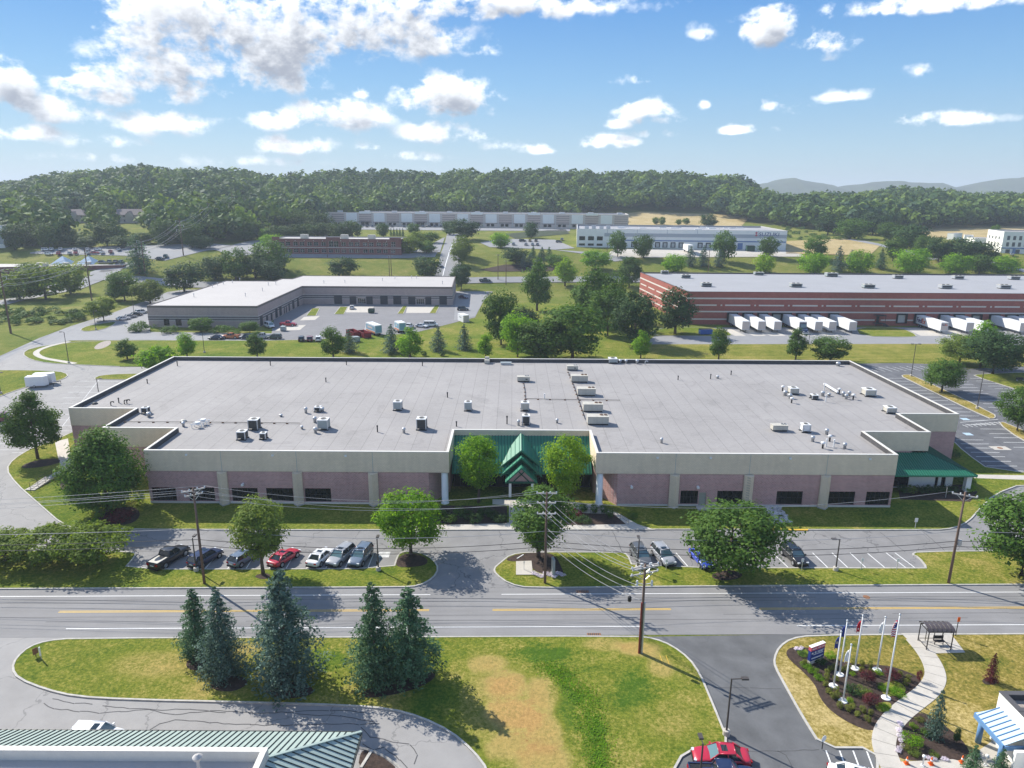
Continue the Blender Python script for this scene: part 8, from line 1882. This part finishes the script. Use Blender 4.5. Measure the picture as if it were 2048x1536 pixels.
def monument():
 a, c = P(1617, 1328, .13), P(1643, 1318, .13); d = (c - a).normalized(); rz = math.atan2(d.y, d.x); W = (c - a).length + .1; o = (a + c) / 2; h = z_at(o, 1289) - .13
 r = empty('garden_sign', o, rz, 'blue sign board with pink-red top band in the flagpole garden', 'sign')
 def bx(x0, z0, x1, z1, m, nm, y0=-.16, y1=.16, par=r): q = MB(); q.box(x0, y0, z0, x1, y1, z1); return q.build(nm, X[m], par)
 bx(-W / 2, 0, W / 2, h * .20, 'band', 'base'); bd = bx(-W / 2, h * .20, W / 2, h * .78, 'signblue', 'board'); bx(-W / 2 - .01, h * .78, W / 2 + .01, h, 'signred', 'top_band', -.17, .17); bx(-W / 2 - .03, h, W / 2 + .03, h + .05, 'white_wall', 'cap', -.19, .19)
 for z, x0, x1 in ((.66, -.02, .42), (.60, -.02, .36), (.52, -.30, .40), (.34, -.42, .42), (.30, -.42, .30)): bx(W * x0, h * z, W * x1, h * (z + .028), 'flagwhite', 'text_line', -.175, -.16, bd)
 q = MB(); q.cyl((-.16 * W, -.175, h * .64), (-.16 * W, -.16, h * .64), .13, n=18); q.build('round_emblem', X['ceramic'], bd); bx(-W * .42, h * .59, -W * .32, h * .68, 'flagwhite', 'small_emblem', -.175, -.16, bd)
 for x0, x1 in ((-.42, -.1), (-.02, .2), (.26, .44)): bx(W * x0, h * .86, W * x1, h * .90, 'flagwhite', 'text_line', -.19, -.17)
 bx(-W * .12, h * .06, W * .12, h * .13, 'frame', 'base_number', -.175, -.16)
monument()
def shelter():
 a = P(1853, 1300, .14); bR = P(1905, 1300, .14); W = (bR - a).length * .93; D = 1.6; r = empty('bus_shelter', a + Vector((W / 2, .85, 0)), 0, 'dark bus shelter with a ribbed barrel roof on a concrete pad', 'bus shelter'); h = 2.1
 for x in (-W / 2, W / 2):
  for y in (-D / 2, D / 2): b = MB(); b.bar((x, y, 0), (x, y, h), .08); b.build('post', X['bench'], r)
  b = MB(); b.bar((x, -D / 2, .25), (x, D / 2, .25), .06); b.bar((x, -D / 2, h), (x, D / 2, h), .07); b.build('side_rail', X['bench'], r)
  b = MB(); b.quad((x, -D / 2, .25), (x, D / 2, .25), (x, D / 2, h), (x, -D / 2, h)); b.build('side_pane', X['clear'], r)
 for y in (-D / 2, D / 2): b = MB(); b.bar((-W / 2, y, h), (W / 2, y, h), .08); b.build('beam', X['bench'], r)
 for x in (-W * .2, W * .15): b = MB(); b.bar((x, D / 2, 0), (x, D / 2, h), .06); b.build('post', X['bench'], r)
 b = MB(); b.bar((-W / 2, D / 2, .3), (W / 2, D / 2, .3), .05); b.build('back_rail', X['bench'], r)
 for i in range(6):
  x0 = -W / 2 - .15 + i * (W + .3) / 6 + .02; x1 = x0 + (W + .3) / 6 - .04; b = MB(); m = 8; v = []
  for k in range(m + 1): an = math.pi * (k / m); v += [(x0, -math.cos(an) * (D / 2 + .12), h + .05 + math.sin(an) * .42), (x1, -math.cos(an) * (D / 2 + .12), h + .05 + math.sin(an) * .42)]
  b.add(v, [(2 * k, 2 * k + 1, 2 * k + 3, 2 * k + 2) for k in range(m)]); b.build('roof_panel', X['shelter'], r)
  b = MB(); b.tube([(x0 - .02, -math.cos(math.pi * k / m) * (D / 2 + .13), h + .06 + math.sin(math.pi * k / m) * .43) for k in range(m + 1)], .03, 4); b.build('roof_rib', X['bench'], r)
 b = MB(); b.box(0, -.1, .42, W / 2 - .2, .35, .47); s = b.build('bench_seat', X['bench'], r); b = MB(); b.box(0, .33, .55, W / 2 - .2, .38, .95); b.build('bench_back', X['bench'], r)
 for x in (.1, W / 2 - .3):
  b = MB(); b.bar((x, .1, 0), (x, .1, .42), .06); b.build('bench_leg', X['bench'], r)
m = bpy.data.materials.new('clear_panel'); m.use_nodes = True; t_ = NT(m.node_tree); t_.n.clear(); o_ = t_.new('ShaderNodeOutputMaterial'); g1 = t_.new('ShaderNodeBsdfTransparent'); g2 = t_.new('ShaderNodeBsdfGlossy'); g2.inputs['Roughness'].default_value = .05; mx = t_.new('ShaderNodeMixShader'); mx.inputs[0].default_value = .10
t_.l.new(g1.outputs[0], mx.inputs[1]); t_.l.new(g2.outputs[0], mx.inputs[2]); t_.l.new(mx.outputs[0], o_.inputs[0]); X['clear'] = m
shelter()
def sign(bx, by, ty, label, m='whitemetal', w=.45, hh=.6, shape='rect', post='galv', yaw=0.0):
 p = P(bx, by, .12); h = max(z_at(p, ty) - .12, .8); r = empty('sign_post', p, yaw, label, 'sign', 'small signs on posts'); b = MB(); b.bar((0, 0, 0), (0, 0, h), .06); b.build('post', X[post], r); q = MB()
 if shape == 'round': q.cyl((0, -.06, h - .3), (0, -.04, h - .3), .32, n=8)
 else: q.box(-w / 2, -.06, h - hh, w / 2, -.035, h)
 q.build('sign_plate', X[m], r)
sign(1644, 1498, 1471, 'white round-backed sign at the corner of the drive', shape='round', post='trim', yaw=.5); sign(1911, 1272, 1234, 'orange bus stop sign by the shelter', 'orange', .3, .55, post='bench'); sign(1830, 1056, 1036, 'small white sign on the shaded front lawn'); sign(1512, 1056, 1040, 'small sign left of the stone bed on the lawn'); sign(1722, 1139, 1116, 'bay sign in the middle right of the front car park', w=.3, hh=.45); sign(1793, 1139, 1117, 'bay sign at the right end of the front car park', w=.3, hh=.45); sign(1603, 1141, 1117, 'bay sign in front of the lone black car', w=.3, hh=.45); sign(1402, 1139, 1120, 'bay sign before the bright blue car', w=.3, hh=.45); sign(1332, 1140, 1118, 'bay sign before the second silver car', w=.3, hh=.45); sign(755, 1139, 1122, 'short dark bay sign beside the lamp post', 'trim', .25, .5); sign(1048, 1140, 1122, 'thin sign post on the concrete pad', 'galv', .12, .3); sign(1891, 995, 972, 'thin marker post on the lawn below the side porch', 'trim', .1, .2)
sign(83, 1318, 1294, 'white marker post at the tip of the foreground lawn', 'whitemetal', .18, 1.0); sign(72, 1313, 1296, 'orange board beside the white marker post', 'rust', .5, .7, post='rust', yaw=1.0)
def slab():
 p = P(1106, 1150, .13); h = z_at(p, 1117) - .13; r = empty('entrance_marker', p, .15, 'narrow grey stone marker among pink flowers at the entrance', 'marker'); b = MB(); b.box(-.14, -.5, 0, .14, .5, h); b.build('slab', X['greymetal'], r); b = MB(); b.box(-.2, -.6, 0, .2, .6, .15); b.build('plinth', X['concrete'], r)
 p = P(1088, 1160, .12);
 a, c = P(1034, 1117, .16), P(1047, 1109, .16); b = MB(); b.bar((0, 0, 0), c - a, .12, .06); tag(b.build('fallen_sign', X['whitemetal'], None, False, a), 'thin pale board lying on the mulch by the entrance tree', 'board')
slab()
def cone(x, y, l):
 p = P(x, y, .15); r = empty('traffic_cone', p, 0, l, 'traffic cone', 'orange cones by the planting bed'); b = MB(); b.lathe([(.17, .03), (.10, .36), (.045, .68), (.03, .7)], n=14); b.build('cone_body', X['orange'], r, True); b = MB(); b.box(-.2, -.2, 0, .2, .2, .03); b.build('cone_base', X['orange'], r); b = MB(); b.lathe([(.118, .32), (.088, .46)], n=14); b.build('white_collar', X['whitemetal'], r, True)
cone(1813, 1527, 'leftmost orange traffic cone beside the footpath'); cone(1862, 1528, 'tipped-looking red-orange cone in the middle'); cone(1924, 1525, 'orange cone nearest the small conifer')
def lawn_post(x, y, l):
 p = P(x, y, .15); r = empty('white_bollard', p, 0, l, 'bollard'); b = MB(); b.lathe([(.06, 0), (.06, .8), (.14, .85), (.14, 1.0), (.05, 1.05)], n=12); b.build('post', X['whitemetal'], r, True); b = MB(); b.lathe([(.16, 0), (.16, .05)], n=12); b.build('foot', X['whitemetal'], r)
lawn_post(1845, 1531, 'short white light bollard between two cones'); lawn_post(1971, 1530, 'short white light bollard near the white office')
def bench():
 p = P(2040, 762, .1); r = empty('park_bench', p, .1, 'dark bench on the grass at the right edge', 'bench'); b = MB(); b.box(-1, -.25, .4, 1, .25, .47); b.build('seat', X['bench'], r); b = MB(); b.box(-1, .25, .5, 1, .31, .9); b.build('backrest', X['bench'], r)
 for s in (-1, 1): b = MB(); b.box(s * .85 - .06, -.25, 0, s * .85 + .06, .28, .4); b.build('leg', X['concrete'], r)
bench()
def railing(pts, l):
 q = [P(*p, .14) for p in pts]; r = empty('handrail', q[0], 0, l, 'railing');
 for z in (.5, .95): b = MB(); b.tube([p - q[0] + Vector((0, 0, z)) for p in q], .025, 5); b.build('rail', X['bench'], r)
 for a, c in zip(q, q[1:]):
  n = max(1, int((c - a).length / 1.5))
  for i in range(n + 1): w = a.lerp(c, i / n) - q[0]; b = MB(); b.bar(w, w + Vector((0, 0, .95)), .045); b.build('baluster', X['bench'], r)
railing([(1138, 1024), (1225, 1028), (1256, 1050)], 'dark handrail along the entrance ramp'); railing([(1022, 1014), (1020, 1046)], 'dark handrail at the entrance steps')
railing([(60, 976), (104, 951)], 'grey handrail on the far side of the left steps'); railing([(62, 985), (106, 959)], 'grey handrail on the near side of the left steps')
def steps():
 a, c = P(60, 981, .14), P(100, 958, .14); d = c - a; r = empty('garden_steps', a, 0, 'flight of pale concrete steps on the left lawn', 'steps'); n = 8; u = d.normalized(); q = Vector((-u.y, u.x, 0))
 for i in range(n): p = d * (i / n); b = MB(); b.obox((p.x + u.x * .3, p.y + u.y * .3, .06 + .03 * i), (d.length / n * .9, 1.5, .12 + .02 * i), math.atan2(u.y, u.x)); b.build('step', X['concrete'], r)
steps()
def drain(x, y, l, w=1.5, h=.5):
 p = P(x, y, .04); r = empty('storm_drain', p, 0, l, 'drain', 'storm drains'); b = MB(); b.box(-w / 2, -h / 2, 0, w / 2, h / 2, .02); b.build('frame', X['rust'], r)
 for i in range(6): b = MB(); x0 = -w / 2 + .1 + i * (w - .2) / 6; b.box(x0, -h / 2 + .06, .02, x0 + .12, h / 2 - .06, .03); b.build('grate_bar', X['flash'], r)
drain(1188, 1269, 'rusty storm drain at the near kerb of the street'); drain(1165, 1183, 'rusty storm drain at the far kerb of the street');
p = P(2000, 896, .05); b = MB(); b.lathe([(.5, 0), (.5, .01)], n=20); tag(b.build('manhole_cover', X['rust'], None, False, p), 'rusty manhole cover in a pale square on the right car park', 'manhole cover'); sheet('drain_surround', [(p.x - 1.6, p.y - 1), (p.x + 1.6, p.y - 1), (p.x + 1.6, p.y + 1), (p.x - 1.6, p.y + 1)], .046, X['concrete'])
p = P(1733, 1194, .036); b = MB(); b.lathe([(.4, 0), (.4, .01)], n=20); tag(b.build('manhole_cover', X['rust'], None, False, p), 'manhole cover in the far lane of the street', 'manhole cover')
for i, x in enumerate((1342, 1354)):
 a, c = P(1327 + i * 12, 1330, .13), P(1318 + i * 12, 1306, .13); b = MB(); b.bar((0, 0, 0), Vector((c.x - a.x, c.y - a.y, .02)) * .8, .05, .03)
 if i == 0: tag(b.build('guy_marker', X['yellow'], None, False, a), 'yellow guy wire marker left of a second one by the nearest pole', 'marker')
 else: tag(b.build('guy_marker', X['yellow'], None, False, a), 'yellow guy wire marker right of the first by the nearest pole', 'marker')
# disabled bay symbols and wall paint
for x, y, z in ((768, 1109, .036), (1936, 868, .05), (1930, 838, .05)):
 p = P(x, y, z); b = MB(); b.box(-.75, -.75, -.01, .75, .75, 0); tag(b.build('bay_marking', X['faded'] if x < 1000 else X['palecanopy'], None, False, p), kind='structure')
# ------------------------------------------------------------------ haze
def build_haze():
 b = MB(); b.box(-8200, -110, -3, 8200, 6300, 150)
 m = bpy.data.materials.new('summer_haze'); m.use_nodes = True; t = NT(m.node_tree); t.n.clear()
 o = t.new('ShaderNodeOutputMaterial'); pv = t.new('ShaderNodeVolumePrincipled')
 pv.inputs['Density'].default_value = HAZE; pv.inputs['Color'].default_value = (0.78, 0.88, 1.0, 1); pv.inputs['Anisotropy'].default_value = 0.1
 pv.inputs['Density Attribute'].default_value = ''
 t.l.new(pv.outputs[0], o.inputs['Volume'])
 try: m.cycles.homogeneous_volume = True
 except Exception: pass
 tag(b.build('haze', m), kind='stuff')
HAZE = 0.00020
build_haze()
